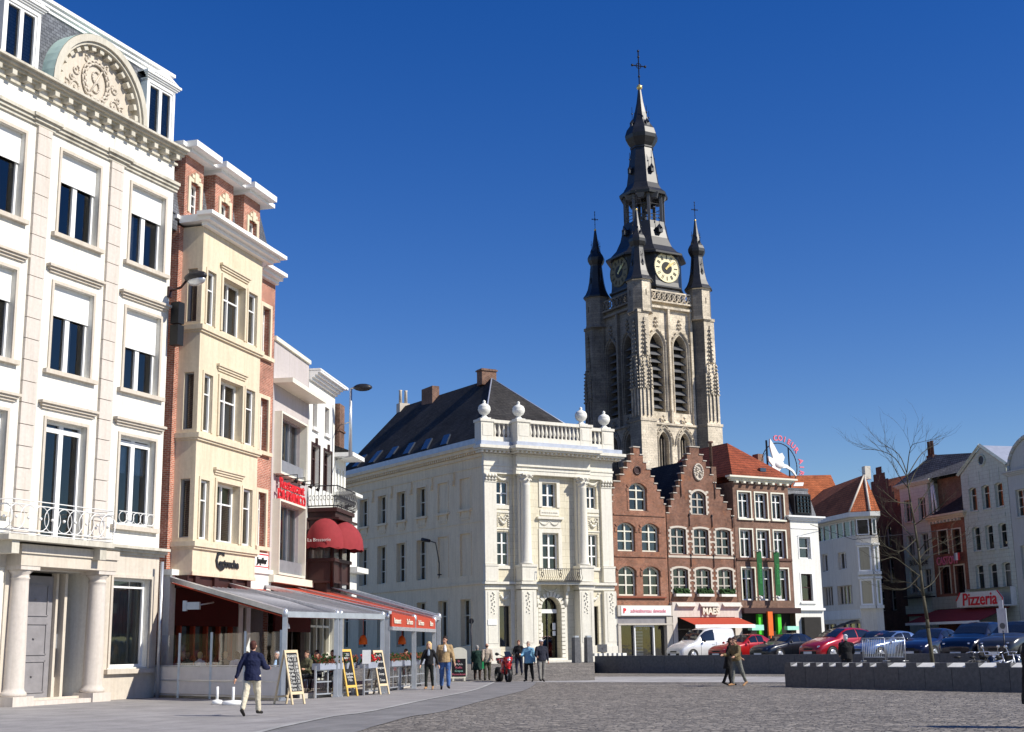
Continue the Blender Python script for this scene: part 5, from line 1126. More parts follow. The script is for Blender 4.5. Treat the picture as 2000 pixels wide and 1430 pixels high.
g = G(); g.face([(0, -.1, 11.25), (W+.1, -.1, 11.25), (W+.1, .95, 13.9), (3.2, .95, 12.6)]); g.face([(0, -.1, 11.25), (3.2, .95, 12.6), (0, .95, 11.3)]); obj('roof', g, 'dark_slate', b)

text('CASTOW', .95, (2.4, -.3, 7.35), 'pink_letter', b, 'neon_lettering', depth=.04, sx=.75)
g = G(); 
for k, mt in enumerate(('blue', 'white', 'red')): pass
g.box(3.95, 4.2, -.5, -.45, 7.3, 7.9); fl = obj('flag_sign', g, 'white_paint', b); g = G(); g.box(4.2, 4.45, -.5, -.45, 7.3, 7.9); obj('red_stripe', g, 'red_letter', fl); g = G(); g.box(3.7, 3.95, -.5, -.45, 7.3, 7.9); obj('blue_stripe', g, 'zinc', fl)
g = G(); g.box(.0, W, -.5, .01, 3.45, 4.45); obj('shop_fascia', g, 'row_white', b)
b = rb('white_triangle_gable_house', 'shaded white rusticated house with triangular gable and round window', 10.75)
W = 6.0; ops = []
for x in (.95, 2.65, 4.35): ops += [(x, x+1.0, 11.1, 12.98, .12), (x, x+1.0, 7.9, 9.82, .12), (x, x+1.05, 4.85, 6.8, .12)]
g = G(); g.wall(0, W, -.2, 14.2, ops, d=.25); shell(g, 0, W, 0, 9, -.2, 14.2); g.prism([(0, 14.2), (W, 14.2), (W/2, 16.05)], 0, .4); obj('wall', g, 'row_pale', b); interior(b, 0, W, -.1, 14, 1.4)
for i, o_ in enumerate(ops): window(b, *o_[:4], .25, rise=.12, cols=1, rows=(.66,), fm='cream_paint', curtain=('curtain', [(.0, 1, 0, .9)]) if i == 8 else None)
g = G(); g.tube((-.25, -.1, 14.2), (W/2, -.1, 16.2), .16, 4); g.tube((W+.25, -.1, 14.2), (W/2, -.1, 16.2), .16, 4)
for o_ in ops: g.box(o_[0]-.1, o_[1]+.1, -.1, .01, o_[2]-.12, o_[2]-.01); frame_trim(g, *o_[:4], 0, .1, .03, rise=.12)
for x in (.0, 1.8, 3.5): g.box(x+.9, x+1.9, -.04, .01, 10.3, 10.6); g.box(x+.9, x+1.9, -.04, .01, 7.2, 7.5)
for x in (1.0, 2.45, 3.8, 5.0): g.box(x, x+.05, -.03, .01, 13.2, 14.2)
g.path([(W/2+.42*math.cos(t*math.pi/8), -.03, 15.0+.42*math.sin(t*math.pi/8)) for t in range(17)], .09, 5)
obj('moulding', g, 'row_pale', b)
g = G(Matrix.Translation((W/2, -.02, 15.0)) @ Matrix.Rotation(math.pi/2, 4, 'X')); g.face([(.38*math.cos(t*math.pi/8), .38*math.sin(t*math.pi/8), 0) for t in range(16)]); obj('round_window', g, 'dark_metal', b)
g = G(); g.face([(-.2, .1, 14.25), (W/2, .1, 16.2), (W/2, 9, 16.2), (-.2, 9, 14.25)]); g.face([(W+.2, .1, 14.25), (W+.2, 9, 14.25), (W/2, 9, 16.2), (W/2, .1, 16.2)]); obj('roof', g, 'zinc', b)
g = G(); g.box(.2, W-.2, -1.25, -.05, 3.45, 3.55); g.prism([(-.1, 3.5), (W-.1, 3.5), (W-.1, 4.05), (W-.7, 4.62), (.55, 4.62), (-.1, 4.0)], -1.3, -1.22); g.box(0, W-.2, -.5, .01, 3.5, 4.9, 'f'); ps = obj('pizzeria_sign', g, 'white_plaster', b, label='white sign with red gothic lettering')
text('Pizzeria', 1.35, (2.95, -1.33, 4.02), 'red_letter', ps, depth=.02, bold=.02, shear=.08, sx=1.08)
g = G(); g.box(-.1, .0, 0, .01, 0, .01) if 0 else g.tube((-.1, -1.33, 4.0), (.5, -1.33, 4.62), .06, 4); g.tube((W-.7, -1.33, 4.62), (W-.1, -1.33, 4.05), .06, 4); g.tube((W-.1, -1.33, 4.05), (W-.1, -1.33, 3.5), .05, 4); obj('red_edge', g, 'red_letter', ps)
for (x0, x1) in ((-4.4, W-.3),): aw = slope_awning(b, x0, x1, -.5, -3.4, 3.4, 2.35, mat='burgundy', val=.18)
g = G(); g.box(-4.4, W, .3, .4, -.1, 3.4); obj('dark_front', g, 'interior', b)
b = rb('white_arched_gable_house', 'shaded blue white house with big semicircular gable at the right edge', 16.8)
W = 7.0; ops = [(x, x+1.3, za, zb) for x in (.75, 4.0) for (za, zb) in ((10.1, 12.15), (5.35, 7.9))]
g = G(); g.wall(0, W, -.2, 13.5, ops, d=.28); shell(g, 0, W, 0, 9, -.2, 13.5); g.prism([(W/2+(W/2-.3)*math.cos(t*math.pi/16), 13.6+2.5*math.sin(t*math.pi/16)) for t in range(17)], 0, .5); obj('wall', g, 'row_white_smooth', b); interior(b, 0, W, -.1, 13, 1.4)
for o_ in ops: window(b, *o_, .28, cols=2, rows=(.35, .7), fm='cream_paint')
g = G(); cornice(g, -.05, W+.05, 13.3, 13.65, .3); g.path([(W/2+(W/2-.25)*math.cos(t*math.pi/16), -.05, 13.6+2.55*math.sin(t*math.pi/16)) for t in range(17)], .15, 5)
for o_ in ops: g.box(o_[0]-.1, o_[1]+.1, -.1, .01, o_[2]-.12, o_[2]-.01)
obj('moulding', g, 'row_white_smooth', b)
# ======== church tower ========
TD = CD; tC = Vector((18.75, 173.7)); 
tw = bld('church_tower', 'tall gothic church tower of grey stone with black spire, clock and corner turrets', 'tower', (16.3, 165.0), TD, .6)
SQ = 13.1
# front wall (recessed) between corner piers
def lancet(a, b_, z0, z1, r): return (a, b_, z0, z1, r)
def gothic_arc(a, b_, zs, n=8):
    """pointed arch: springs at zs, two arcs of radius = span"""
    w_ = b_-a; L = [(b_-w_*math.cos(t*math.pi/3/n), zs+w_*math.sin(t*math.pi/3/n)) for t in range(n+1)]; L = [(x, z) for x, z in L]
    R_ = [(a+b_-x, z) for x, z in L][::-1]
    return L+R_[1:]
def gothic_wall(g, x0, x1, z0, z1, ops, y, d):
    # ops: (a,b,zb,zs) pointed openings
    oo_ = []
    for a, b_, zb, zs in ops: oo_.append((a, b_, zb, zs+(b_-a)*.866))
    X = sorted(set([x0, x1]+[v for o in oo_ for v in o[:2]])); Z = sorted(set([z0, z1]+[v for o in oo_ for v in o[2:4]]))
    for i in range(len(X)-1):
        for j in range(len(Z)-1):
            cx, cz = (X[i]+X[i+1])/2, (Z[j]+Z[j+1])/2
            if any(o[0] < cx < o[1] and o[2] < cz < o[3] for o in oo_): continue
            g.face([(X[i], y, Z[j]), (X[i+1], y, Z[j]), (X[i+1], y, Z[j+1]), (X[i], y, Z[j+1])])
    for (a, b_, zb, zs), o in zip(ops, oo_):
        arc = gothic_arc(a, b_, zs); m = len(arc)//2
        g.face([(a, y, o[3])]+[(x, y, z) for x, z in arc[:m+1]]); g.face([(x, y, z) for x, z in arc[m:]]+[(b_, y, o[3])])
        g.face([(a, y, zb), (a, y, zs), (a, y+d, zs), (a, y+d, zb)]); g.face([(b_, y, zb), (b_, y+d, zb), (b_, y+d, zs), (b_, y, zs)]); g.face([(a, y, zb), (a, y+d, zb), (b_, y+d, zb), (b_, y, zb)])
        for p, q in zip(arc, arc[1:]): g.face([(p[0], y, p[1]), (q[0], y, q[1]), (q[0], y+d, q[1]), (p[0], y+d, p[1])])
def face_side(T, louv=True, ms='tower_stone'):
    """one tower face in its own frame: x 0..13.1 left to right, y inward"""
    g = G(T); P = 1.9; xa_, xb_ = 2.7, 10.1
    up = [(3.2, 5.4, 30.6, 39.3), (7.05, 9.25, 30.6, 39.3)]; lo = [(3.9, 5.5, 12, 26.6), (7.3, 8.9, 12, 26.6)]
    gothic_wall(g, xa_, xb_, 28.9, 45.3, up, P, 1.3); gothic_wall(g, xa_, xb_, -.6, 28.9, lo, P-.3, .9)
    g.face([(xa_, P-.3, 28.9), (xb_, P-.3, 28.9), (xb_, P, 29.1), (xa_, P, 29.1)])
    # sloping sills
    for a, b_, zb, zs in up: g.face([(a-.4, P-.25, 29.15), (b_+.4, P-.25, 29.15), (b_, P+1.25, 31.2), (a, P+1.25, 31.2)])
    g.box(6.05, 6.35, P-.45, P+.05, 28.9, 44.6); g.box(xa_, xa_+.25, P-.35, P+.05, 29, 45); g.box(xb_-.35, xb_, P-.35, P+.05, 29, 45)
    g.box(xa_, xb_, P-.5, P+.05, 44.5, 44.8); g.box(xa_, xb_, P-.6, P+.05, 45.3, 45.5); g.box(xa_, xb_, P-.55, P-.2, 28.85, 29.1)
    w_ = obj('face_wall', g, ms, tw)
    g = G(T)
    for a, b_, zb, zs in up+lo:                        # mouldings, finials
        arc = gothic_arc(a-.28, b_+.28, zs); y = P-.12 if zb > 20 else P-.42
        g.path([(x, y, z) for x, z in arc], .13, 4); 
        for x in (a-.28, b_+.28): g.tube((x, y, zb+(.2 if zb > 20 else 4)), (x, y, zs), .13, 4)
        zt = zs+(b_-a+.56)*.866; cxm = (a+b_)/2; g.tube((cxm, y, zt), (cxm, y, zt+1.5), .09, 4, .05)
        for dz_ in (.5, 1.0): g.ball((cxm-.22, y, zt+dz_), .17, 5, 4); g.ball((cxm+.22, y, zt+dz_), .17, 5, 4)
        g.ball((cxm, y, zt+1.5), .2, 5, 4)
        for k in (2, 4, 6): x, z = arc[k]; g.ball((x-.12, y, z+.12), .15, 5, 4); x, z = arc[-1-k]; g.ball((x+.12, y, z+.12), .15, 5, 4)
        if zb < 20:
            arc2 = gothic_arc(a-.7, b_+.7, zs-.3); g.path([(x, y, z) for x, z in arc2], .1, 4)
            for k in range(3): g.tube((a+.35+k*.45, P+.3, 12), (a+.35+k*.45, P+.3, zs+.5), .07, 4)
    # parapet tracery
    z0 = 45.5; y = P-.35
    g.box(xa_, xb_, y-.08, y+.08, 46.75, 46.95); n = 9
    for k in range(n):
        x0_ = xa_+(xb_-xa_)*k/n; x1_ = xa_+(xb_-xa_)*(k+1)/n; g.tube((x0_, y, z0), (x1_, y, 46.8), .09, 4); g.tube((x1_, y, z0), (x0_, y, 46.8), .09, 4); g.path([((x0_+x1_)/2+.3*math.cos(t), y, 46.15+.36*math.sin(t)) for t in [q*math.pi/4 for q in range(9)]], .06, 4)
    obj('tracery', g, ms, w_)
    g = G(T)
    for a, b_, zb, zs in up:
        for k in range(9):
            z = 31.2+k*1.02
            if z+.6 < zs+1.2: g.face([(a, P+.35, z), (b_, P+.35, z), (b_, P+1.1, z+.62), (a, P+1.1, z+.62)]); g.face([(a, P+.35, z-.08), (b_, P+.35, z-.08), (b_, P+.35, z), (a, P+.35, z)]); g.face([(a, P+1.1, z+.55), (b_, P+1.1, z+.55), (b_, P+.35, z-.08), (a, P+.35, z-.08)])
    obj('louvre', g, 'granite', w_)
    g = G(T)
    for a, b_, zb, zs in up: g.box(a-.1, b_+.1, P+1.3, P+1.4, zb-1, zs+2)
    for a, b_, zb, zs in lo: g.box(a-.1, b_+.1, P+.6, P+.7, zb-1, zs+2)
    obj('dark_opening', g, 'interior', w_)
I4 = Matrix.Identity(4)
face_side(I4)
TL = Matrix.Translation((0, SQ, 0)) @ Matrix.Rotation(-math.pi/2, 4, 'Z'); face_side(TL, ms='sooty_shade_stone')  # left face takes the copy with shade in its colour
TR = Matrix.Translation((SQ, 0, 0)) @ Matrix.Rotation(math.pi/2, 4, 'Z'); face_side(TR)
g = G(); g.box(3.7, SQ-3.7, 3.7, SQ-3.7, -.6, 45.2); g.box(1.95, SQ-1.95, 1.95, SQ-1.95, 45.15, 45.35); g.box(2.0, SQ-2, SQ-2.2, SQ-1.9, -.6, 45.1); obj('core', g, 'tower_stone', tw)
# corner piers
rr = random.Random(5)
def pier(sx, sy):
    g = G(); cxp = 0 if sx < 0 else SQ; cyp = 0 if sy < 0 else SQ
    def q(u, v): return (cxp+(-sx)*u, cyp+(-sy)*v)
    def poly(pts):
        P_ = [q(*p) for p in pts]
        if sx*sy < 0: P_ = P_[::-1]
        return P_
    lo = [(0, 0), (2.3, 0), (3.0, 1.7), (3.0, 3.0), (1.7, 3.0), (0, 2.3)]
    g.vprism(poly([(-.02, -.02), (2.4, -.02), (3.05, 1.7), (3.05, 3.05), (1.7, 3.05), (-.02, 2.4)]), -.6, 29.0); g.vprism(poly([(-.12, -.12), (2.5, -.12), (3.0, 1.6), (1.6, 3.0), (-.12, 2.5)]), 28.9, 29.25)
    g.vprism(poly([(.12, .12), (2.2, .12), (2.9, 1.8), (2.9, 2.9), (1.8, 2.9), (.12, 2.2)]), 29.25, 36); g.vprism(poly([(.3, .3), (2.0, .3), (2.8, 1.9), (2.8, 2.8), (1.9, 2.8), (.3, 2.0)]), 36, 43.4)
    g.vprism(poly([(.2, .2), (2.1, .2), (2.8, 1.9), (2.8, 2.8), (1.9, 2.8), (.2, 2.1)]), 43.2, 43.6)
    tcx, tcy = q(1.62, 1.62)
    for x0_, x1_, z0_, z1_ in ((.5, .62, 29.6, 33.5), (1.15, 1.27, 29.6, 33.5), (1.75, 1.87, 29.6, 33.5)):
        g.vprism(poly([(x0_, -.08), (x1_, -.08), (x1_, .2), (x0_, .2)]), z0_, z1_); g.vprism(poly([(-.08, x0_), (.2, x0_), (.2, x1_), (-.08, x1_)]), z0_, z1_)
    for base, top, off in ((33.2, 37.6, .1), (37.5, 42.6, .28)):       # crocketed pinnacle relief
        for side in (0, 1):
            for uu in ((.6, 1.7) if base < 35 else (1.15,)):
                P0 = q(uu, off-.06) if side == 0 else q(off-.06, uu); g.tube((*P0, base), (*P0, top), .34 if base > 35 else .26, 4, .05)
                for k in range(9):
                    z = base+(top-base)*k/9; r_ = (.42 if base > 35 else .32)*(1-k/10)
                    for s_ in (-1, 1):
                        pp = q(uu+s_*r_, off-.15) if side == 0 else q(off-.15, uu+s_*r_); g.ball((*pp, z), .13, 5, 4)
    g.lathe(tcx, tcy, [(1.75, 43.4), (1.62, 43.9), (1.62, 47.6), (1.75, 47.7), (1.75, 47.85)], 8, math.pi/8, False)
    if sy > 0 and sx < 0: mm = 'sooty_shade_stone'
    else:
        mm = ['tower_stone', 'sooty_shade_stone']
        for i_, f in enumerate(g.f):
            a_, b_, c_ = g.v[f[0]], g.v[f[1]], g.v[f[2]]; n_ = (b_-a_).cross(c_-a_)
            g.mi[i_] = 1 if n_.length > 0 and abs(n_.normalized().x) > .6 else 0  # sideways faces take the shade-darkened copy of the stone
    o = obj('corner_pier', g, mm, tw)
    g = G()
    for k in range(8): g.box(tcx-.05, tcx+.05, tcy-1.53, tcy-1.49, 45.6, 46.4) if k == 0 else None
    g.box(tcx-1.53, tcx-1.49, tcy-.05, tcy+.05, 45.6, 46.4); g.box(tcx-.05, tcx+.05, tcy-1.53, tcy-1.49, 45.6, 46.4) ; obj('slit', g, 'interior', o)
    g = G()
    g.lathe(tcx, tcy, [(1.95, 47.7), (1.95, 47.85), (1.6, 48.3), (1.3, 49.0), (1.08, 50.0), (.95, 51.0), (.82, 52.3), (.84, 52.5), (1.0, 52.7), (1.18, 53.1), (1.2, 53.5), (1.0, 53.95), (.75, 54.3), (.62, 54.6), (.42, 55.6), (.28, 56.5), (.14, 57.6)], 8, math.pi/8, False)
    for k in range(4):
        a = k*math.pi/2; dx, dy = math.cos(a), math.sin(a)
        for (r_, z, s_) in ((.72, 54.3, .22), (1.0, 50.2, .2)):
            g.tube((tcx+dx*r_, tcy+dy*r_, z), (tcx+dx*r_, tcy+dy*r_, z+.45), s_, 4, .05); g.box(tcx+dx*r_-s_*.6, tcx+dx*r_+s_*.6, tcy+dy*r_-s_*.6, tcy+dy*r_+s_*.6, z-.4, z); g.tube((tcx+dx*r_, tcy+dy*r_, z+.4), (tcx+dx*r_, tcy+dy*r_, z+1.7), .03, 4); g.ball((tcx+dx*r_, tcy+dy*r_, z+1.1), .09, 5, 4)
    cp = obj('turret_spire', g, 'tower_lead', o)
    g = G(); g.ball((tcx, tcy, 57.7), .17, 8, 6); obj('gilded_ball', g, 'gold', cp)
    g = G(); cross(g, tcx, tcy, 57.8, 2.6, .8); obj('iron_cross', g, 'dark_metal', cp)
def cross(g, x, y, z, h, w_):
    g.tube((x, y, z), (x, y, z+h), .05*h/2.6, 4); zc_ = z+h*.55
    ux, uy = .98, -.2
    g.tube((x-ux*w_*.5, y-uy*w_*.5, zc_), (x+ux*w_*.5, y+uy*w_*.5, zc_), .045*h/2.6, 4)
    for s_ in (-1, 1): g.ball((x+s_*ux*w_*.5, y+s_*uy*w_*.5, zc_), .1*h/2.6, 6, 4)
    for zz in (z+h*.25, z+h*.8, z+h*.97): g.ball((x, y, zz), .09*h/2.6, 6, 4)
    g.path([(x+ux*w_*.2*math.cos(t*math.pi/4), y+uy*w_*.2*math.cos(t*math.pi/4), zc_+w_*.2*math.sin(t*math.pi/4)) for t in range(9)], .03*h/2.6, 4)
for sx, sy in ((-1, -1), (1, -1), (-1, 1), (1, 1)): pier(sx, sy)
# central spire: octagon profile (vertex radius, z)
K = 1.0146; cxt = cyt = SQ/2
def pr(L): return [(r*K*1.02, (z-EYE)*K+EYE-.6) for r, z in L]
def oct(name, L, mat, par=None): 
    g = G(); g.lathe(cxt, cyt, pr(L), 8, math.pi/8, False); return obj(name, g, mat, par or tw)
oct('spire_base', [(4.7, 44.4), (4.7, 46.3), (4.85, 46.6), (4.85, 47.3), (5.1, 47.5), (5.1, 47.7)], 'tower_lead')
cs = oct('clock_stage', [(4.85, 47.7), (4.75, 48.4), (4.75, 52.0), (4.9, 52.1)], 'tower_lead')
oct('bell_roof', [(5.45, 52.1), (5.45, 52.35), (4.75, 52.75), (4.0, 53.6), (3.4, 54.9), (3.1, 56.2), (2.95, 57.3)], 'tower_lead')
g = G(); A8 = [math.pi/8+k*math.pi/4 for k in range(8)]; zl0, zl1 = pr([(0, 57.3), (0, 61.3)])[0][1], pr([(0, 61.3)])[0][1]
for a in A8: g.tube((cxt+2.7*math.cos(a), cyt+2.7*math.sin(a), zl0), (cxt+2.7*math.cos(a), cyt+2.7*math.sin(a), zl1), .27, 4)
for k in range(8):
    p = A8[k]; q = A8[(k+1) % 8]
    for z in (zl0+.6, zl0+1.1, zl0+2.6): g.tube((cxt+2.6*math.cos(p), cyt+2.6*math.sin(p), z), (cxt+2.6*math.cos(q), cyt+2.6*math.sin(q), z), .05, 4)
    mx_, my_ = cxt+2.5*math.cos((p+A8[k])/2+math.pi/8), cyt+2.5*math.sin((p+A8[k])/2+math.pi/8); g.tube((mx_, my_, zl1-.7), (mx_, my_, zl1), .5, 4, .9)
g.tube((cxt, cyt, zl0), (cxt, cyt, zl1), .35, 8)
ln = obj('open_lantern', g, 'granite', tw)
g = G()
for k in range(6): a = k*1.05; zb = zl0+.6+(k % 3)*.9; g.lathe(cxt+1.3*math.cos(a), cyt+1.3*math.sin(a), [(.42, zb), (.36, zb+.15), (.25, zb+.5), (.1, zb+.6)], 10)
obj('carillon_bell', g, 'dark_metal', ln)
us = oct('upper_spire', [(3.3, 61.2), (3.35, 61.55), (2.75, 62.1), (2.25, 63.0), (2.05, 64.4), (1.75, 66.8), (1.5, 68.3), (1.62, 68.35), (1.62, 68.55), (1.5, 68.6), (1.8, 69.0), (2.2, 69.7), (2.27, 70.2), (2.0, 71.1), (1.45, 71.9), (1.2, 72.4), (.82, 73.7), (.5, 75.2), (.22, 77.2)], 'tower_lead')
g = G(); Z_ = lambda z: pr([(0, z)])[0][1]
for k in range(4):
    a = k*math.pi/2; dx, dy = math.cos(a), math.sin(a)
    for (r_, z, s_) in ((1.45, 71.8, .45), (2.15, 65.0, .4), (3.35, 56.0, .55)):
        zz = Z_(z); x, y = cxt+dx*r_, cyt+dy*r_; g.box(x-s_*.6, x+s_*.6, y-s_*.6, y+s_*.6, zz-.5, zz+.1); g.tube((x, y, zz+.1), (x, y, zz+.75), s_*1.1, 4, .05); g.tube((x, y, zz+.7), (x, y, zz+2.6), .04, 4); g.ball((x, y, zz+1.6), .13, 5, 4)
obj('spire_dormer', g, 'tower_lead', us)
g = G(); g.ball((cxt, cyt, Z_(77.6)), .42, 10, 8); obj('gilded_ball', g, 'gold', us)
g = G(); cross(g, cxt, cyt, Z_(77.9), 5.4, 2.0); obj('iron_cross', g, 'dark_metal', us)
# clocks: front (towards -y) and left (towards -x)
def clock(T, mf='clock_cream'):
    g = G(T); R_ = 2.02; g.face([(R_*math.cos(k*math.pi/20), 0, R_*math.sin(k*math.pi/20)) for k in range(40)][::-1])
    g.path([(R_*math.cos(k*math.pi/20), -.03, R_*math.sin(k*math.pi/20)) for k in range(41)], .07, 4)
    cl = obj('clock_face', g, mf, tw)
    g = G(T); g.face([(.84*math.cos(k*math.pi/16), -.03, .84*math.sin(k*math.pi/16)) for k in range(32)][::-1])
    for h in range(12):
        a = h*math.pi/6; m = T @ Matrix.Rotation(a, 4, 'Y'); q_ = G(m); 
        for (w_, xo) in ((.07, -.12), (.07, .07)) if h % 3 else ((.10, 0),): q_.box(xo-w_/2, xo+w_/2, -.05, -.03, 1.2, 1.75)
        o_ = len(g.v); g.v += q_.v; g.f += [[k+o_ for k in f] for f in q_.f]; g.mi += q_.mi
    dd = obj('numerals', g, 'black', cl)
    g = G(T @ Matrix.Rotation(math.radians(52), 4, 'Y')); g.prism([(-.12, -.3), (.12, -.3), (.06, 1.5), (-.06, 1.5)], -.09, -.06); g.prism([(-.2, .6), (.2, .6), (0, 1.3)], -.1, -.06); obj('clock_hand', g, 'gold', cl)
    g = G(T @ Matrix.Rotation(math.radians(35), 4, 'Y')); g.prism([(-.12, -.3), (.12, -.3), (.05, 1.0), (-.05, 1.0)], -.08, -.05); obj('clock_hand', g, 'gold', cl)
    return cl
ap = 4.75*K*1.02*math.cos(math.pi/8)+.05; zc0 = Z_(50.25)
clock(Matrix.Translation((cxt, cyt-ap, zc0))); clock(Matrix.Translation((cxt-ap, cyt, zc0)) @ Matrix.Rotation(-math.pi/2, 4, 'Z'), 'clock_dim')
# ---------------- people ----------------
from mathutils import noise as mnoise
def cloth(name, c, rough=.9):
    if name not in MATS: plain(name, c, rough, var=.18, scale=9)
    return name
plain('skin', (.52, .29, .2), .6, var=.06); plain('skin_light', (.62, .38, .28), .6, var=.06)
def remesh(g, vox, name):
    me = bpy.data.meshes.new(name); me.from_pydata([tuple(v) for v in g.v], [], g.f)
    o = bpy.data.objects.new(name, me); C.objects.link(o); m = o.modifiers.new('r', 'REMESH'); m.mode = 'VOXEL'; m.voxel_size = vox
    s = o.modifiers.new('s', 'SMOOTH'); s.factor = .5; s.iterations = 3
    dg = bpy.context.evaluated_depsgraph_get(); me2 = bpy.data.meshes.new_from_object(o.evaluated_get(dg)); bpy.data.objects.remove(o)
    if name in ('jacket', 'trousers'):
        ns = [v.normal.copy() for v in me2.vertices]
        for v, n_ in zip(me2.vertices, ns):
            q = v.co; v.co = q+n_*(.016*mnoise.noise(Vector((q.x*9, q.y*9, q.z*5)))+.008*mnoise.noise(q*22))
    for p in me2.polygons: p.use_smooth = True
    return me2
def ecyl(g, a, b, ax, ay, bx, by, seg=16):
    b = b+(b-a).normalized()*.035
    A = [g.p(a.x+ax*math.cos(2*math.pi*k/seg), a.y+ay*math.sin(2*math.pi*k/seg), a.z) for k in range(seg)]; B = [g.p(b.x+bx*math.cos(2*math.pi*k/seg), b.y+by*math.sin(2*math.pi*k/seg), b.z) for k in range(seg)]
    for k in range(seg): g.fi((A[k], A[(k+1) % seg], B[(k+1) % seg], B[k]))
    g.fi(A[::-1]); g.fi(B)
def cap(g, a, b, ra, rb, sx=1.0):
    g.tube(a, b, ra, 10, rb); g.ball(a, ra, 10, 6); g.ball(b, rb, 10, 6)
def person(label, loc, rz, h=1.72, pose='stand', legs=((8, 4), (-8, 10)), arms=((-12, 15, 8), (12, 20, 8)), lean=0, top=('c_navy', (.02, .025, .06)), hem=.0, legsc=('c_dark', (.03, .03, .035)), shoes=('c_shoe', (.02, .018, .016)), hair=((.1, .05, .03), 'short'), skin='skin', build=1.0, head_turn=0, cap_c=None, group=None, skirt=None, vox=.016, scarf=None, bag=None):
    """faces +y before rz; legs: (hip flex, knee bend) right,left ; arms: (swing forward, elbow bend, abduction)"""
    R = math.radians; H = h; ro = Vector((0, 0, 0))
    th, shn, ft, ua, fa = .245*H, .246*H, .15*H, .172*H, .150*H
    J = {}; pel = Vector((0, 0, 0))
    for i, s in enumerate((1, -1)):
        a, k = legs[i]; hip = Vector((s*.052*H*build, 0, -.01*H)); kn = hip+Vector((s*.01, math.sin(R(a))*th, -math.cos(R(a))*th)); b_ = a-k; an = kn+Vector((0, math.sin(R(b_))*shn, -math.cos(R(b_))*shn))
        fa_ = max(-70, b_*.9) if b_ < -12 else 0; toe = an+Vector((s*.02, math.cos(R(fa_))*ft*.8, math.sin(R(fa_))*ft*.8-.03*H)); J[s] = [hip, kn, an, toe, fa_]
    low = min(min(J[s][2].z-.035*H, J[s][3].z-.012*H) for s in (1, -1)); up = -low
    for s in (1, -1):
        for k in range(4): J[s][k] = J[s][k]+Vector((0, 0, up))
    pel.z = up
    L_ = lambda d: Vector((0, math.sin(R(lean))*d, math.cos(R(lean))*d))
    waist = pel+L_(.08*H); chest = pel+L_(.19*H); sh = pel+L_(.275*H); neck = pel+L_(.315*H); hd = pel+L_(.392*H)+Vector((0, .012*H, 0))
    rt = thing('person', label, 'person', (loc[0], loc[1], loc[2] if len(loc) > 2 else 0), rz, group)
    g = G(); hw = .045*H
    cap(g, pel, chest, .058*H*build, .056*H*build); cap(g, pel+Vector((-.04*H, 0, 0)), pel+Vector((.04*H, 0, 0)), .058*H*build, .058*H*build)
    cap(g, sh+Vector((-.06*H, 0, -.02*H)), sh+Vector((.06*H, 0, -.02*H)), .028*H*build, .028*H*build); cap(g, chest, sh, .056*H*build, .045*H*build); cap(g, neck-L_(.03*H), hd, .032*H, .034*H)
    q = Matrix.Rotation(R(head_turn), 3, 'Z')
    def HP(x, y, z): return hd+q @ Vector((x*H, y*H, z*H))
    g.ball(HP(0, -.004, .016), .052*H, 12, 8, sx=.86, sy=1.05, sz=1.1); g.ball(HP(0, .016, -.022), .036*H, 10, 6, sx=.95, sy=1.0, sz=1.1); g.ball(HP(0, .056, -.004), .009*H, 6, 5, sz=1.5); g.ball(HP(.046, 0, 0), .012*H, 6, 5, sz=1.5); g.ball(HP(-.046, 0, 0), .012*H, 6, 5, sz=1.5); g.ball(HP(0, .05, -.03), .011*H, 6, 4, sx=1.6, sz=.6)
    AR = {}
    for i, s in enumerate((1, -1)):
        sw, el, ab = arms[i]; S_ = sh+Vector((s*.1*H*build, 0, -.012*H))
        d = Vector((s*math.sin(R(ab)), math.sin(R(sw))*math.cos(R(ab)), -math.cos(R(sw))*math.cos(R(ab)))); E_ = S_+d*ua
        sw2 = sw+el; d2 = Vector((s*math.sin(R(ab))*(1-el/70), math.sin(R(sw2)), -math.cos(R(sw2)))).normalized(); W_ = E_+d2*fa; AR[s] = (S_, E_, W_, d2)
        cap(g, S_, E_, .03*H*build, .024*H*build); cap(g, E_, W_, .022*H*build, .016*H)
        side = d2.cross(Vector((s, 0, 0))).normalized(); pm = W_+d2*.05*H; cap(g, W_, pm, .016*H, .02*H)
        fw_ = d2.cross(side).normalized()
        for f_ in range(4):
            o_ = side*(f_-1.5)*.0105*H; l_ = (.04, .048, .045, .036)[f_]*H; m_ = pm+o_+d2*l_*.55; tip = m_+(d2*.8-Vector((s*.6, 0, 0))).normalized()*l_*.5
            cap(g, pm+o_, m_, .0062*H, .0058*H); cap(g, m_, tip, .0058*H, .005*H)
        cap(g, W_+d2*.015*H+side*-.012*H, W_+d2*.035*H+side*-.03*H-Vector((s*.008*H, 0, 0)), .007*H, .0062*H); cap(g, W_+d2*.035*H+side*-.03*H, W_+d2*.055*H+side*-.032*H, .0062*H, .0052*H)
    for s in (1, -1): cap(g, J[s][0], J[s][1], .056*H*build, .036*H*build); cap(g, J[s][1], J[s][2], .034*H*build, .022*H); cap(g, J[s][2]-Vector((0, .02*H, .012*H)), J[s][3], .02*H, .015*H)
    def fin(nm, g_, mt, vx=vox, par=rt):
        me = remesh(g_, vx, nm); me.materials.append(MATS[mt]); o = bpy.data.objects.new(nm, me); C.objects.link(o); o.parent = par; return o
    bd = fin('body', g, skin)
    g = G(); e = 1.14                                            # trousers
    cap(g, pel+Vector((-.038*H, 0, .01*H)), pel+Vector((.038*H, 0, .01*H)), .072*H*build, .072*H*build); cap(g, pel, waist, .062*H*build, .05*H*build)
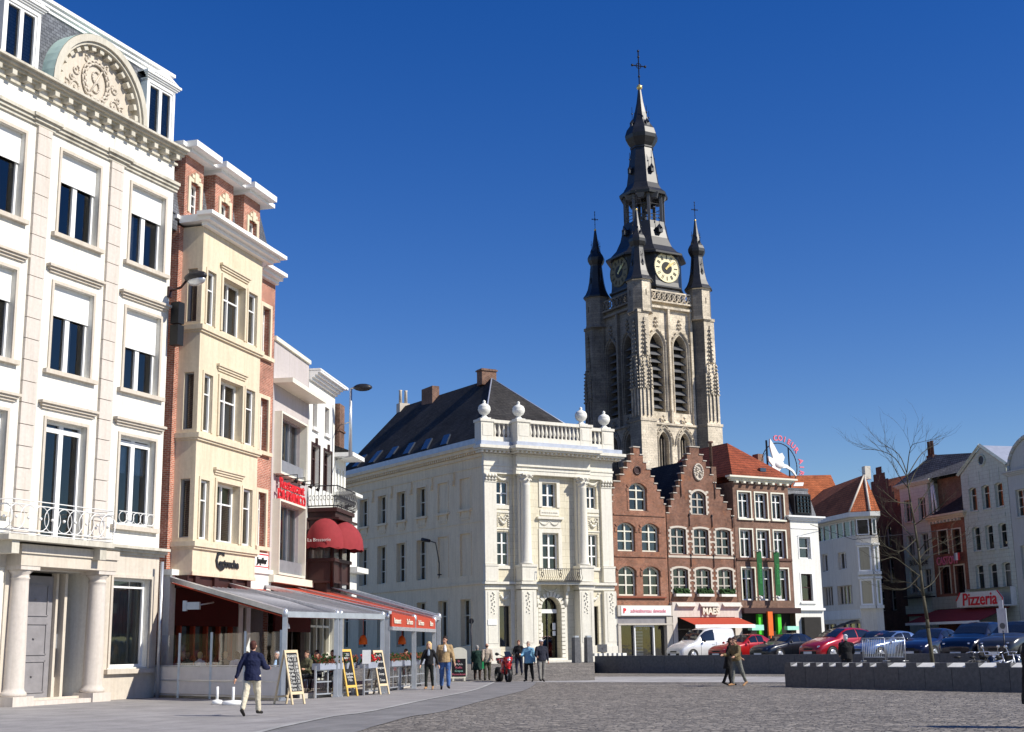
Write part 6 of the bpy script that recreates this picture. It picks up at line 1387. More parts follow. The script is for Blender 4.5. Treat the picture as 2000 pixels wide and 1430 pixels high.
    for s in (1, -1): cap(g, J[s][0], J[s][1], .062*H*build, .043*H*build); cap(g, J[s][1], J[s][2]+(J[s][1]-J[s][2])*.06, .042*H*build, .034*H*build)
    if skirt is None or skirt > .25: fin('trousers', g, cloth(*legsc), par=bd)
    g = G()
    for s in (1, -1): cap(g, J[s][2]-Vector((0, .025*H, .014*H)), J[s][3], .027*H, .021*H)
    fin('shoes', g, cloth(*shoes), par=bd)
    g = G()
    hb = pel+L_(-max(hem, .02)-.02*H); mid = pel+L_(.02*H); k_ = 1+hem*.35
    ecyl(g, hb, mid, .112*H*build*k_, .092*H*build*k_, .108*H*build, .086*H*build); ecyl(g, mid, waist, .108*H*build, .086*H*build, .096*H*build, .076*H*build); ecyl(g, waist, chest, .096*H*build, .076*H*build, .118*H*build, .082*H*build); ecyl(g, chest, sh, .118*H*build, .082*H*build, .082*H*build, .05*H*build)
    cap(g, sh+Vector((-.072*H*build, 0, -.012*H)), sh+Vector((.072*H*build, 0, -.012*H)), .043*H*build, .043*H*build); cap(g, sh, neck-L_(.008*H), .058*H, .044*H)
    for s in (1, -1):
        S_, E_, W_, d2 = AR[s]; cap(g, S_-Vector((s*.01, 0, .005)), E_, .044*H*build, .037*H*build); cap(g, E_, W_-d2*.012*H, .036*H*build, .027*H)
    fin('jacket', g, cloth(*top), par=bd)
    hc, style = hair; hm = 'hair_%d_%d_%d' % tuple(int(v*100) for v in hc)
    cloth(hm, hc, .7); g = G()
    if style != 'bald':
        g.ball(HP(0, -.012, .03), .055*H, 12, 8, sx=.93, sy=1.05, sz=1.0); g.ball(HP(0, -.024, .0), .048*H, 10, 8, sx=.98, sy=.9, sz=1.1)
    else: g.ball(HP(0, -.026, .0), .045*H, 10, 8, sx=1.02, sy=.8, sz=.9)
    if style == 'long':
        for s in (-1, 0, 1): cap(g, HP(s*.03, -.03, .02), HP(s*.036, -.03 if s == 0 else .0, -.1), .034*H, .022*H)
    fin('hair', g, hm, par=bd)
    if cap_c:
        g = G(); g.ball(HP(0, -.004, .045), .058*H, 12, 6, sz=.62); g.ball(HP(0, .055, .04), .03*H, 8, 4, sz=.25); fin('hat', g, cloth(*cap_c), par=bd)
    if scarf: g = G(); cap(g, neck-L_(.03*H)+Vector((0, .03*H, 0)), chest+Vector((0, .085*H, 0)), .03*H, .035*H); fin('shirt_front', g, cloth(*scarf), par=bd)
    g = G()
    for s in (1, -1): g.ball(HP(s*.018, .047, .008), .0075*H, 6, 4)
    obj('eyes', g, 'black', bd)
    if bag:
        g = G(); s = bag[1]; W_ = AR[s][2]; g.taper(W_.x-.05, W_.x+.05, W_.y-.15, W_.y+.15, W_.z-.42, W_.z-.12, .02); g.path([(W_.x, W_.y-.1, W_.z-.12), (W_.x, W_.y, W_.z+.0), (W_.x, W_.y+.1, W_.z-.12)], .012, 4); o = obj('carrier_bag', g, cloth(*bag[0]), None, bag[2], 'bag'); o.location = rt.location; o.rotation_euler = rt.rotation_euler
    return rt
def zat(x, y):
    if x < 4.45 and y > 60: t = min(1, (y-60)/17.); return UP*t*t*(3-2*t)+.002
    return 0.02 if x < 0 else 0.0
def pp(px, Y): q = XY(px, Y); return (q.x, q.y, zat(q.x, q.y))
P180 = math.pi
person('man in navy jacket and cream trousers walking away across the pavement', pp(494, 32.3), -.15, 1.70, legs=((14, 4), (-16, 14)), arms=((22, 62, 16), (-14, 10, 22)), top=('c_navy', (.012, .016, .05)), hem=.10, legsc=('c_cream', (.62, .56, .42)), hair=((.07, .022, .015), 'short'), build=1.1, vox=.013)
person('blonde woman in black jacket and grey top walking hand in hand', pp(838, 50.2), P180-.1, 1.70, legs=((12, 6), (-12, 12)), arms=((10, 18, 16), (-6, 14, 24)), top=('c_black', (.012, .012, .014)), hem=.02, legsc=('c_blackt', (.015, .018, .015)), shoes=('c_tan', (.35, .2, .1)), hair=((.62, .46, .22), 'long'), skin='skin_light', build=.92, scarf=('c_greyblue', (.2, .25, .32)))
person('tall dark haired man in tan jacket and blue jeans beside the blonde woman', pp(869, 50.4), P180+.1, 1.88, legs=((-10, 8), (12, 8)), arms=((-8, 12, 12), (8, 14, 14)), top=('c_tanj', (.36, .25, .13)), hem=.03, legsc=('c_jeans', (.07, .14, .33)), hair=((.02, .012, .01), 'short'), build=1.12, scarf=('c_white', (.7, .7, .7)), head_turn=-35)
person('elderly woman in long dark green coat seen from behind', pp(932, 63), -.1, 1.56, legs=((4, 2), (-4, 4)), arms=((-4, 10, 8), (6, 40, 12)), top=('c_green', (.012, .035, .028)), hem=.36, legsc=('c_brown', (.05, .03, .025)), hair=((.3, .29, .28), 'short'), build=1.18)
person('elderly balding man in beige jacket with hands behind his back', pp(951, 62.5), .1, 1.66, legs=((5, 3), (-6, 6)), arms=((-28, -30, 4), (-28, -30, 4)), top=('c_beige', (.36, .30, .24)), hem=.06, legsc=('c_olive', (.06, .055, .04)), hair=((.12, .08, .06), 'bald'), build=1.08, bag=(('c_bagg', (.02, .3, .1)), -1, 'green carrier bag hanging beside the man in the beige jacket'))
person('woman in black top and dark trousers walking towards the palace steps', pp(1013, 66), P180-.2, 1.62, legs=((10, 6), (-10, 8)), arms=((14, 50, 14), (-6, 14, 18)), top=('c_black', (.012, .012, .014)), hem=.03, legsc=('c_navyt', (.015, .018, .04)), hair=((.14, .05, .035), 'short'), build=1.05)
person('grey haired woman in light blue jacket walking across the square', pp(1032, 60), P180-.35, 1.72, legs=((8, 5), (-12, 10)), arms=((26, 70, 10), (-8, 14, 10)), top=('c_lblue', (.17, .36, .52)), hem=.12, legsc=('c_black', (.012, .012, .014)), hair=((.42, .36, .3), 'short'), skin='skin_light', build=1.1, head_turn=-20)
person('man in navy anorak, white cap and grey trousers beside the woman in light blue', pp(1057, 59.6), P180+.25, 1.78, legs=((14, 6), (-12, 12)), arms=((12, 60, 14), (-8, 16, 12)), top=('c_anorak', (.02, .022, .035)), hem=.05, legsc=('c_greyt', (.22, .21, .19)), hair=((.3, .25, .2), 'short'), cap_c=('c_white', (.7, .7, .7)), build=1.12, head_turn=30)
person('woman in long black coat leaning against her companion in front of the granite wall', pp(1422, 50.3), -P180/2-.5, 1.70, legs=((6, 2), (-14, 10)), arms=((30, 40, 18), (20, 40, 10)), lean=8, top=('c_blackc', (.010, .009, .010)), hem=.3, legsc=('c_black', (.012, .012, .014)), hair=((.05, .02, .015), 'long'), build=1.0)
person('companion in olive patterned top and grey trousers walking arm in arm', pp(1437, 49.6), P180/2+.7, 1.72, legs=((12, 4), (-18, 12)), arms=((24, 60, 16), (24, 50, 12)), top=('c_olivej', (.16, .12, .06)), hem=.02, legsc=('c_grt', (.17, .17, .15)), shoes=('c_tan', (.35, .2, .1)), hair=((.06, .03, .02), 'short'), build=1.05, lean=5)
person('white haired man in black jacket behind the near granite wall', pp(1652, 51.5), -.2, 1.78, legs=((3, 2), (-4, 4)), arms=((20, 60, 8), (10, 60, 8)), top=('c_black', (.012, .012, .014)), hem=.06, hair=((.72, .72, .70), 'short'), build=1.15)
person('person in long black coat standing at the right edge of the picture', pp(2014, 24), -P180/2, 1.72, legs=((5, 2), (-6, 4)), arms=((5, 15, 10), (-4, 12, 12)), top=('c_blackc', (.010, .009, .010)), hem=.5, hair=((.03, .02, .02), 'short'), build=1.35)
# ---------------- restaurant terrace ----------------
A_ = Vector((-7.15, 41.5)); C_ = Vector((-4.63, 46.5)); B_ = A_.lerp(C_, .5); W0 = Vector((-12.35, 47.3)); W1 = Vector((-10.25, 54.6))
def quad_prism(g, P, Z, th=.06):
    a = [g.p(p.x, p.y, z) for p, z in zip(P, Z)]; b = [g.p(p.x, p.y, z-th) for p, z in zip(P, Z)]
    g.fi(a); g.fi(b[::-1])
    for i in range(4): g.fi((a[i], b[i], b[(i+1) % 4], a[(i+1) % 4]))
t1 = thing('terrace_awning', 'grey and red sliding awning over the first restaurant terrace on square metal posts', 'awning', (0, 0, 0))
zf, zb = 2.55, 3.98
lp = lambda a, b, t: a.lerp(b, t)
g = G(); cut = .24
quad_prism(g, [lp(W0, A_, cut), A_, C_, lp(W1, C_, cut)], [zb+(zf-zb)*cut+.1, zf+.1, zf+.1, zb+(zf-zb)*cut+.1])
n = 22
for k in range(n+1):
    p = lp(lp(W0, A_, cut), lp(W1, C_, cut), k/n); q = lp(A_, C_, k/n); g.tube((p.x, p.y, zb+(zf-zb)*cut+.12), (q.x, q.y, zf+.12), .022, 4)
obj('ribbed_roof', g, 'grey_awning', t1)
g = G(); quad_prism(g, [W0, A_, C_, W1], [zb, zf, zf, zb], .03); obj('red_fabric', g, 'red_awning', t1)
g = G()
def beam(g, p, q, zp, zq, w_=.1, h_=.14):
    d = Vector((q.x-p.x, q.y-p.y)).normalized(); nn = Vector((-d.y, d.x))*w_/2; a = []
    for (v, z) in ((p, zp), (q, zq)):
        for sx in (-1, 1):
            for dz_ in (0, h_): a.append(g.p(v.x+nn.x*sx, v.y+nn.y*sx, z-dz_))
    for f in ((0, 2, 6, 4), (1, 5, 7, 3), (0, 4, 5, 1), (2, 3, 7, 6), (0, 1, 3, 2), (4, 6, 7, 5)): g.fi([a[i] for i in f])
beam(g, W0, A_, zb+.2, zf+.22, .16, .16); beam(g, lp(W0, W1, .5), B_, zb+.2, zf+.25, .12, .12); beam(g, W1, C_, zb+.2, zf+.22, .14, .14)
obj('rafter', g, 'light_metal', t1)
g = G(); beam(g, A_, C_, zf+.16, zf+.16, .2, .18); obj('front_gutter', g, 'light_metal', t1)
g = G(); q0 = lp(W0, A_, .05); q1 = lp(W1, C_, .05); beam(g, lp(q0, q1, .08), lp(q0, q1, .62), zb+.02, zb+.02, .25, .12); obj('awning_cassette', g, 'light_metal', t1)
def post(par, p, z, r=.07, zt=0):
    g = G(); g.box(p.x-r, p.x+r, p.y-r, p.y+r, .02, z); g.box(p.x-r*1.4, p.x+r*1.4, p.y-r*1.4, p.y+r*1.4, .02, .06); g.lathe(p.x, p.y, [(r*1.3, z-.05), (r*1.5, z+.02), (r*1.3, z+.14), (.02, z+.2)], 10); return obj('post', g, 'light_metal', par)
for p in (A_, B_, B_+Vector((.1, .2)), C_): post(t1, p, zf+.06)
t2 = thing('red_terrace_awning', 'orange red fabric awning with white lettering on its valance over the second terrace', 'awning', (0, 0, 0))
D_ = Vector((-4.45, 47.4)); E_ = Vector((-3.42, 56)); W2 = Vector((-10.1, 55.3)); W3 = Vector((-9.25, 62)); M_ = lp(D_, E_, .5)
g = G(); quad_prism(g, [W2, D_, E_, W3], [4.1, 2.72, 2.72, 4.3], .04)
quad_prism(g, [D_, D_+Vector((.06, -.01)), E_+Vector((.06, -.01)), E_], [2.72, 2.72, 2.72, 2.72], .42); obj('red_fabric', g, 'red_awning', t2)
g = G(); beam(g, D_+Vector((.02, 0)), E_+Vector((.02, 0)), 2.3, 2.3, .14, .13); obj('front_beam', g, 'light_metal', t2)
g = G(); beam(g, W2, D_, 4.16, 2.84, .12, .1); beam(g, lp(W2, W3, .5), M_, 4.26, 2.8, .08, .08); beam(g, W3, E_, 4.36, 2.8, .12, .1); obj('rafter', g, 'light_metal', t2)
for p in (D_+Vector((-.1, .1)), M_, E_): post(t2, p, 2.62, .08)
dv = (E_-D_).normalized(); az = math.atan2(dv.y, dv.x)
for t, s in ((.1, 'Restaurant'), (.36, 'Da Franco'), (.62, 'Da Franco'), (.88, 'Bistro')):
    p = lp(D_, E_, t); text(s, .27, (p.x+.09, p.y-.01, 2.5), 'cream_paint', t2, 'valance_lettering', depth=.004, rz=az, bold=.006)
t3 = thing('far_terrace_awning', 'pale grey sloping awning beyond the red restaurant awning', 'awning', (0, 0, 0))
W4 = Vector((-8.55, 66.6)); F_ = Vector((-3.3, 57.3))
g = G(); quad_prism(g, [W3+Vector((0, .05)), E_+Vector((0, .08)), F_, W4], [4.55, 2.85, 2.85, 4.5], .04)
for k in range(9): p = lp(W3+Vector((0, .05)), W4, k/8); q = lp(E_+Vector((0, .08)), F_, k/8); g.tube((p.x, p.y, 4.56), (q.x, q.y, 2.87), .02, 4)
obj('grey_fabric', g, 'zinc', t3)
g = G(); beam(g, W4, F_, 4.6, 2.93, .12, .1); beam(g, E_+Vector((0, .08)), F_, 2.85, 2.85, .12, .16); obj('beam', g, 'light_metal', t3); post(t3, F_, 2.8, .08)
# left wind screen
t4 = thing('wind_screen', 'long grey panelled terrace screen with glass above at the left end', 'screen', (0, 0, 0))
s0_, s1_ = Vector((-12.75, 46.75)), A_+Vector((-.12, .05)); n = 4
def SP(t): return s0_.lerp(s1_, t)
for k in range(n+1):
    p = SP(k/n); g = G(); g.box(p.x-.035, p.x+.035, p.y-.035, p.y+.035, .02, 2.15); obj('screen_post', g, 'light_metal', t4)
g = G()
for k in range(n):
    a, c = SP(k/n), SP((k+1)/n); dd = (c-a).normalized()*.05
    for z0, z1 in ((.16, .58), (.62, 1.04)): quad_prism(g, [a+dd, c-dd, c-dd+Vector((.02, .03)), a+dd+Vector((.02, .03))], [z1]*4, z1-z0)
obj('panel', g, 'panel_grey', t4)
g = G()
for z in (.12, .6, 1.07): beam(g, SP(0), SP(1), z+.02, z+.02, .06, .04)
obj('rail', g, 'light_metal', t4)
g = G()
for k in range(n):
    a, c = SP(k/n), SP((k+1)/n); dd = (c-a).normalized()*.05; g.face([(*(a+dd), 1.1), (*(c-dd), 1.1), (*(c-dd), 2.1), (*(a+dd), 2.1)])
obj('glass_panel', g, 'clear_glass', t4)
# planters with screens
def planter(a, b, label, mat='terracotta', seed=1):
    a = Vector(a); b = Vector(b); d = b-a; L = d.length; az = math.atan2(d.y, d.x)
    t = thing('planter_screen', label, 'planter', (a.x, a.y, .02), az, 'planter screens along the terrace front')
    g = G(); 
    for x in (0, L): g.box(x-.03, x+.03, -.03, .03, 0, 1.0)
    for z in (.12, .5, .86): g.box(0, L, -.02, .02, z-.02, z+.02)
    g.box(L/2-.02, L/2+.02, -.018, .018, .1, .86); obj('frame', g, 'light_metal', t)
    g = G(); g.face([(0, .0, .12), (L, .0, .12), (L, 0, .86), (0, 0, .86)]); obj('glass_panel', g, 'glass', t)
    g = G(); g.box(.02, L-.02, -.16, .16, .88, 1.08, 't'); g.box(.04, L-.04, -.13, .13, 1.0, 1.05); obj('planter_box', g, 'zinc', t)
    rr = random.Random(seed); g = G(); g2 = G()
    for k in range(int(190*L)):
        x, y, z = rr.uniform(0, L), rr.uniform(-.17, .17), 1.05+rr.random()*.3*(.4+.6*math.sin(x*2.5+seed)**2); r = rr.uniform(.025, .055); q_ = g if rr.random() < .55 else g2; an = rr.random()*6
        q_.face([(x-r, y, z), (x, y-r*math.cos(an), z+r*.3), (x+r, y, z+r*.2), (x, y+r, z+r)]); q_.face([(x, y-r, z), (x+r*.5, y, z+r), (x, y+r, z), (x-r*.5, y, z-r)])
    obj('leaves', g, 'hedge', t); obj('flowers', g2, mat, t); return t
spots = [((617, 43.2), (664, 44.4), 'planter screen with dense russet plants between the two chalkboards'), ((669, 44.6), (690, 45.6), 'short planter screen behind the yellow framed chalkboard'), ((711, 45.2), (741, 46.6), 'planter screen with red flowers and white menu card'), ((757, 48.8), (778, 50.4), 'planter screen under the lettered red valance'), ((782, 50.6), (803, 52.4), 'planter screen at the middle post of the red awning'), ((812, 54), (831, 56), 'farthest planter screen near the end post of the red awning')]
for i, (a, b, l) in enumerate(spots): planter(XY(*a), XY(*b), l, 'terracotta' if i != 2 else 'red_letter', i)
g = G(); q = XY(716, 45.0); g.box(q.x-.14, q.x+.14, q.y-.01, q.y+.01, 1.05, 1.5); tag(obj('menu_card', g, 'white_paint'), 'white menu card standing on the planter with red flowers', 'menu')
plain('pale_wood', (.62, .50, .32), .6)
def chalkboard(px, Y, label, wood, az, lines, h=1.52, w_=.62, seed=3):
    q = XY(px, Y); t = thing('chalkboard', label, 'chalkboard', (q.x, q.y, .02), az, 'chalkboard menus standing along the terrace')
    T = Matrix.Rotation(math.radians(14), 4, 'X') if 0 else Matrix.Rotation(math.radians(-13), 4, 'X')
    g = G(T); z0 = .32
    g.box(-w_/2, -w_/2+.06, -.02, .02, 0, h); g.box(w_/2-.06, w_/2, -.02, .02, 0, h); g.box(-w_/2+.06, w_/2-.06, -.02, .02, h-.08, h); g.box(-w_/2+.06, w_/2-.06, -.02, .02, z0-.04, z0+.04); obj('wooden_frame', g, wood, t)
    g = G(Matrix.Translation((0, 2*h*math.sin(math.radians(13)), 0)) @ Matrix.Rotation(math.radians(13), 4, 'X')); g.box(-w_/2, -w_/2+.05, -.02, .02, 0, h); g.box(w_/2-.05, w_/2, -.02, .02, 0, h); g.box(-w_/2+.05, w_/2-.05, -.02, .02, .2, .25); obj('rear_leg', g, wood, t)
    g = G(T); g.box(-w_/2+.06, w_/2-.06, -.008, .012, z0+.04, h-.08); bd = obj('black_panel', g, 'black', t)
    rr = random.Random(seed); z = h-.18
    for s in lines: text(s, .12, (0, -.014, z), 'pale_block', bd, 'chalk_writing', depth=.001, T=T, sx=.85); z -= .105
    return t
cam_az = lambda q: math.atan2(q.y, q.x)-math.pi/2
chalkboard(585, 38.6, 'tall chalkboard with pale wooden frame beside the corner post', 'pale_wood', 1.0, ['DRANKEN', 'Pils 1.50', 'Bruin 1.60', 'Wijn 2.80', 'Rood 2.80', 'Koffie 1.75', 'Thee 1.75', 'Cola 1.70', 'Water 1.60', 'Fanta 1.70'], 1.55, .56, 3)
plain('yellow_wood', (.70, .45, .10), .5)
chalkboard(690, 44.6, 'tall chalkboard with bright yellow wooden frame', 'yellow_wood', 1.0, ['MENU', 'vandaag', '', '', '', '', 'Spaghetti', 'Lasagne', 'Pizza'], 1.55, .54, 4)
chalkboard(752, 46.0, 'tall chalkboard with pale frame in front of the lettered red awning', 'pale_wood', 1.0, ['PASTA', '', 'Carbonara', '', 'Bolognese', '', 'Scampi', '', 'Tonno'], 1.5, .52, 5)
q = XY(896, 62.3); t = thing('pavement_sign', 'cream arched pavement sign with black chalk panel and pink writing', 'sign', (q.x, q.y, zat(q.x, q.y)), .05)
g = G(); g.prism([(-.38, .12), (.38, .12), (.38, 1.3)]+[(.38*math.cos(k*math.pi/10), 1.3+.22*math.sin(k*math.pi/10)) for k in range(1, 10)]+[(-.38, 1.3)], -.02, .02); g.box(-.3, -.22, -.1, .3, 0, .14); g.box(.22, .3, -.1, .3, 0, .14); obj('board', g, 'cream_paint', t)
g = G(); g.box(-.32, .32, -.03, -.021, .2, 1.0); bb = obj('black_panel', g, 'black', t)
for i, (s, m_) in enumerate((('Ijs', 'pink_letter'), ('Wafels', 'pale_block'), ('Koffie', 'pink_letter'), ('Crepes', 'mint'), ('Pannenkoek', 'pink_letter'))): text(s, .13, (0, -.035, .9-.15*i), m_, bb, 'chalk_writing', depth=.001)
# lamps under awning, heaters
for i, (px, Y, l) in enumerate(((573, 42.2, 'small white hanging lamp under the grey awning near the corner post'), (669, 45.4, 'small white hanging lamp under the grey awning by the double post'))):
    q = XY(px, Y); g = G(); g.tube((q.x-.2, q.y, 2.55), (q.x-.2, q.y, 2.35), .01, 4); g.lathe(q.x-.2, q.y, [(.08, 2.2), (.06, 2.3), (.02, 2.38)], 10); tag(obj('hanging_lamp', g, 'white_paint'), l, 'lamp', 'hanging lamps under the awning')
for i, (px, Y, l) in enumerate(((709, 50, 'glowing orange lamp shade seen through the terrace left of the last grey awning post'), (785, 55, 'orange lamp shade under the lettered red awning'))):
    q = XY(px, Y); g = G(); g.lathe(q.x, q.y, [(.16, 1.7), (.155, 1.85), (.1, 2.0), (.03, 2.05)], 12); g.tube((q.x, q.y, 2.05), (q.x, q.y, 2.8), .01, 4); tag(obj('pendant_lamp', g, 'orange_sign'), l, 'lamp', 'orange lamps under the awnings')
g = G(); q = XY(375, 46); g.box(q.x-.22, q.x+.22, q.y-.1, q.y+.1, 2.95, 3.2); g.box(q.x-.35, q.x-.22, q.y-.12, q.y+.05, 2.9, 3.25); g.tube((q.x+.2, q.y, 3.1), (q.x+.6, q.y+.4, 3.2), .03, 5); tag(obj('flood_light', g, 'light_metal'), 'grey floodlight hanging under the left end of the awning', 'light')
# parasol bases
for px, Y, l, r in ((458, 39.0, 'white round parasol base with short tube in front of the panelled screen', .32), (427, 39.6, 'small white parasol base partly behind the big one', .16)):
    q = XY(px, Y); t = thing('parasol_base', l, 'parasol base', (q.x, q.y, .02), 0, 'parasol bases'); g = G(); g.lathe(0, 0, [(r, 0), (r, .07), (r*.9, .11), (.06, .13)], 20); obj('foot', g, 'white_paint', t); g = G(); g.tube((0, 0, .1), (0, 0, .5), .04, 10); obj('tube', g, 'white_paint', t)
g = G(); dk = [s0_+Vector((.1, .15)), A_+Vector((-.2, .25)), C_+Vector((-.5, .2)), E_+Vector((-.55, 0)), W3, W2, W1, W0]
g.vprism([(v.x, v.y) for v in dk], .02, .18); obj('terrace_floor', g, 'warm_grey', kind='structure')
# tables, chairs and seated guests
def chair(q, rz, label):
    t = thing('terrace_chair', label, 'chair', (q.x, q.y, .185), rz, 'chairs on the terrace'); g = G(); g.box(-.22, .22, -.22, .22, .42, .46); obj('seat', g, 'dark_wood', t)
    g = G(); g.box(-.22, .22, -.24, -.2, .6, .9); obj('backrest', g, 'dark_wood', t)
    for x in (-.2, .2):
        for y in (-.2, .2): g = G(); g.tube((x, y, 0), (x, y, .43 if y > 0 else .9), .015, 5); obj('leg', g, 'light_metal', t)
def table(q, label):
    t = thing('terrace_table', label, 'table', (q.x, q.y, .185), 0, 'tables on the terrace'); g = G(); g.lathe(0, 0, [(.4, .72), (.4, .75)], 20); obj('tabletop', g, 'white_paint', t); g = G(); g.lathe(0, 0, [(.25, 0), (.23, .03), (.03, .05), (.03, .72)], 10); obj('leg', g, 'dark_metal', t)
seated = [(391, 45.6, -.6, 'blonde seated guest in white shirt seen from behind', ('c_wht', (.75, .72, .78)), ((.62, .45, .2), 'short')),
 (367, 47.0, .9, 'seated guest in dark brown jumper at the left end of the terrace', ('c_dbr', (.06, .05, .045)), ((.2, .09, .06), 'short')),
 (440, 45.2, .3, 'seated guest with fair hair and dark jacket behind the third screen panel', ('c_dbr', (.06, .05, .045)), ((.5, .32, .15), 'short')),
 (463, 44.4, .5, 'seated guest with long dark hair and white collar', ('c_wht2', (.55, .58, .65)), ((.06, .03, .02), 'long')),
 (482, 46.0, 2.8, 'seated guest with light brown hair behind the walking man', ('c_grn', (.1, .1, .06)), ((.45, .3, .14), 'short')),
 (541, 43.2, 2.9, 'grey haired seated man in dark suit with pale blue shirt', ('c_black', (.012, .012, .014)), ((.5, .5, .5), 'short')),
 (600, 44.2, 2.6, 'seated guest in olive top beside the tall pale chalkboard', ('c_grn', (.1, .1, .06)), ((.05, .03, .02), 'short')),
 (619, 45.4, 3.0, 'seated man in black behind the first planter', ('c_black', (.012, .012, .014)), ((.05, .03, .02), 'short')),
 (650, 47.2, 2.9, 'seated guest in russet top behind the russet plants', ('c_rus', (.3, .08, .04)), ((.05, .03, .02), 'short')),
 (672, 47.0, 3.3, 'seated woman with long dark hair behind the yellow framed chalkboard', ('c_dbr', (.06, .05, .045)), ((.05, .03, .02), 'long')),
 (793, 54.5, 2.8, 'seated guest in grey under the lettered red awning', ('c_gry', (.25, .26, .3)), ((.1, .06, .03), 'short'))]
for i, (px, Y, rz, l, tp, hr) in enumerate(seated):
    q = XY(px, Y); person(l, (q.x, q.y, .2), rz, 1.7, legs=((88, 88), (88, 88)), arms=((20, 70, 8), (20, 75, 8)), top=tp, hair=hr, scarf=('c_pblue', (.35, .5, .7)) if i == 5 else None, group='guests seated on the terrace', vox=.02)
    chair(q, rz, 'dark chair under the '+l.replace('seated ', '')[:60])
for px, Y, l in ((378, 45.6, 'round white table between the two leftmost guests'), (452, 45.8, 'round white table among the guests behind the panelled screen'), (560, 44.0, 'round white table right of the grey haired man'), (634, 46.2, 'round white table behind the russet planter'), (727, 48.5, 'round white table behind the planter with red flowers'), (806, 54.8, 'round white table near the end of the red awning')): table(XY(px, Y), l)
# bins/menu stand by the post
t = thing('menu_stand', 'dark menu stand with notices behind the tall pale chalkboard', 'menu stand', (*XY(573, 40.6), .02), -.6); g = G(); g.box(-.25, .25, -.05, .05, .1, 1.05); obj('cabinet', g, 'dark_metal', t); g = G()
for k in range(4): g.box(-.15+.08*(k % 2), -.05+.08*(k % 2), -.06, -.052, .3+k*.18, .4+k*.18)
obj('notice', g, 'pale_block', t)
# ---------------- lamps on the walls ----------------
def lamp_head(g, T=None): pass
t = thing('facade_street_lamp', 'street lamp on a bent arm fixed between the cream house and the brick house', 'street lamp', (-12.45, 46.45, 14.3), math.atan2(-.398, .917)-.1)
g = G(); g.path([(0, 0, .15), (.5, 0, .2), (.75, 0, .4)], .045, 6); g.box(-.05, .02, -.1, .1, -.1, .3); obj('arm', g, 'dark_wood', t)
g = G(); g.ball((1.2, 0, .5), .5, 14, 8, sx=1.05, sy=.42, sz=.42); lh = obj('lamp_head', g, 'dark_metal', t); g = G(); g.ball((1.25, 0, .36), .42, 12, 6, sx=1.0, sy=.42, sz=.5); obj('lens', g, 'light_metal', lh)
t = thing('loudspeaker_box', 'black twin box fixed on the brick wall under the street lamp', 'loudspeaker', (-12.25, 46.6, 12.4), -.4); g = G(); g.box(-.05, .3, -.25, .1, 0, .75); g.box(-.05, .3, -.25, .1, .8, 1.6); obj('cabinet', g, 'black', t)
t = thing('pole_street_lamp', 'street lamp on a slim pole rising beside the white corner house', 'street lamp', (*XY(680, 64), 9.6), .0)
g = G(); g.tube((0, 0, 1.2), (0, 0, 4.6), .09, 8, .06); g.tube((0, 0, 1.2), (-.9, 1.2, 1.2), .04, 5); g.tube((0, 0, 2.9), (-.7, 1.0, 2.9), .03, 5); g.tube((0, 0, 4.55), (.2, -.1, 4.62), .05, 6); obj('pole', g, 'light_metal', t)
g = G(); g.ball((.6, -.1, 4.6), .45, 14, 8, sx=1.05, sy=.5, sz=.42); obj('lamp_head', g, 'dark_metal', t)
g = G(); q = XY(310, 46.1); g.tube((q.x, q.y, .02), (q.x, q.y, 4.6), .06, 8); tag(obj('downpipe', g, 'light_metal'), 'grey downpipe at the right corner of the cream house', 'pipe')
# ---------------- bollards, signs ----------------
for px, Y, l in ((1125, 76.2, 'left granite pillar before the side street with small light on top'), (1149, 76.6, 'right granite pillar before the side street at the end of the low wall')):
    q = XY(px, Y); z = zat(q.x, q.y) if q.x < 4.4 else 0; t = thing('granite_pillar', l, 'pillar', (q.x, q.y, z), .5, 'granite pillars at the wall end'); g = G(); g.taper(-.19, .19, -.19, .19, 0, 1.4, .02); obj('shaft', g, 'granite', t); g = G(); g.box(-.13, .13, -.13, .13, 1.401, 1.5); obj('light_cap', g, 'light_metal', t)
q = XY(1176, 79.5); t = thing('information_board', 'small grey board on a post beside the palace corner', 'sign', (q.x, q.y, UP), .3); g = G(); g.tube((0, 0, 0), (0, 0, .8), .04, 6); obj('post', g, 'dark_metal', t); g = G(); g.box(-.3, .3, -.03, .03, .55, 1.0); obj('panel', g, 'granite', t)
q = XY(921, 70); t = thing('round_road_sign', 'thin pole with small round road sign before the shaded palace wall', 'sign', (q.x, q.y, zat(q.x, q.y)), 0); g = G(); g.tube((0, 0, 0), (0, 0, 2.6), .03, 6); obj('pole', g, 'dark_metal', t); g = G(Matrix.Translation((0, 0, 2.5)) @ Matrix.Rotation(math.pi/2, 4, 'X')); g.lathe(0, 0, [(.14, -.01), (.14, .01)], 16); obj('disc', g, 'dark_metal', t)
q = XY(1961, 58); t = thing('blue_road_sign', 'tall grey plate sign with round dark mark below the pizzeria sign', 'sign', (q.x, q.y, UP), -.9); g = G(); g.tube((0, 0, 0), (0, 0, 1.3), .03, 6); obj('pole', g, 'dark_metal', t); g = G(); g.box(-.22, .22, -.02, .02, 1.2, 2.25); g.box(-.1, .1, -.02, .02, 2.25, 2.6); pl = obj('plate', g, 'zinc', t)
g = G(Matrix.Translation((0, -.03, 1.5)) @ Matrix.Rotation(math.pi/2, 4, 'X')); g.lathe(0, 0, [(.13, -.005), (.13, .005)], 16); obj('mark', g, 'granite', pl)
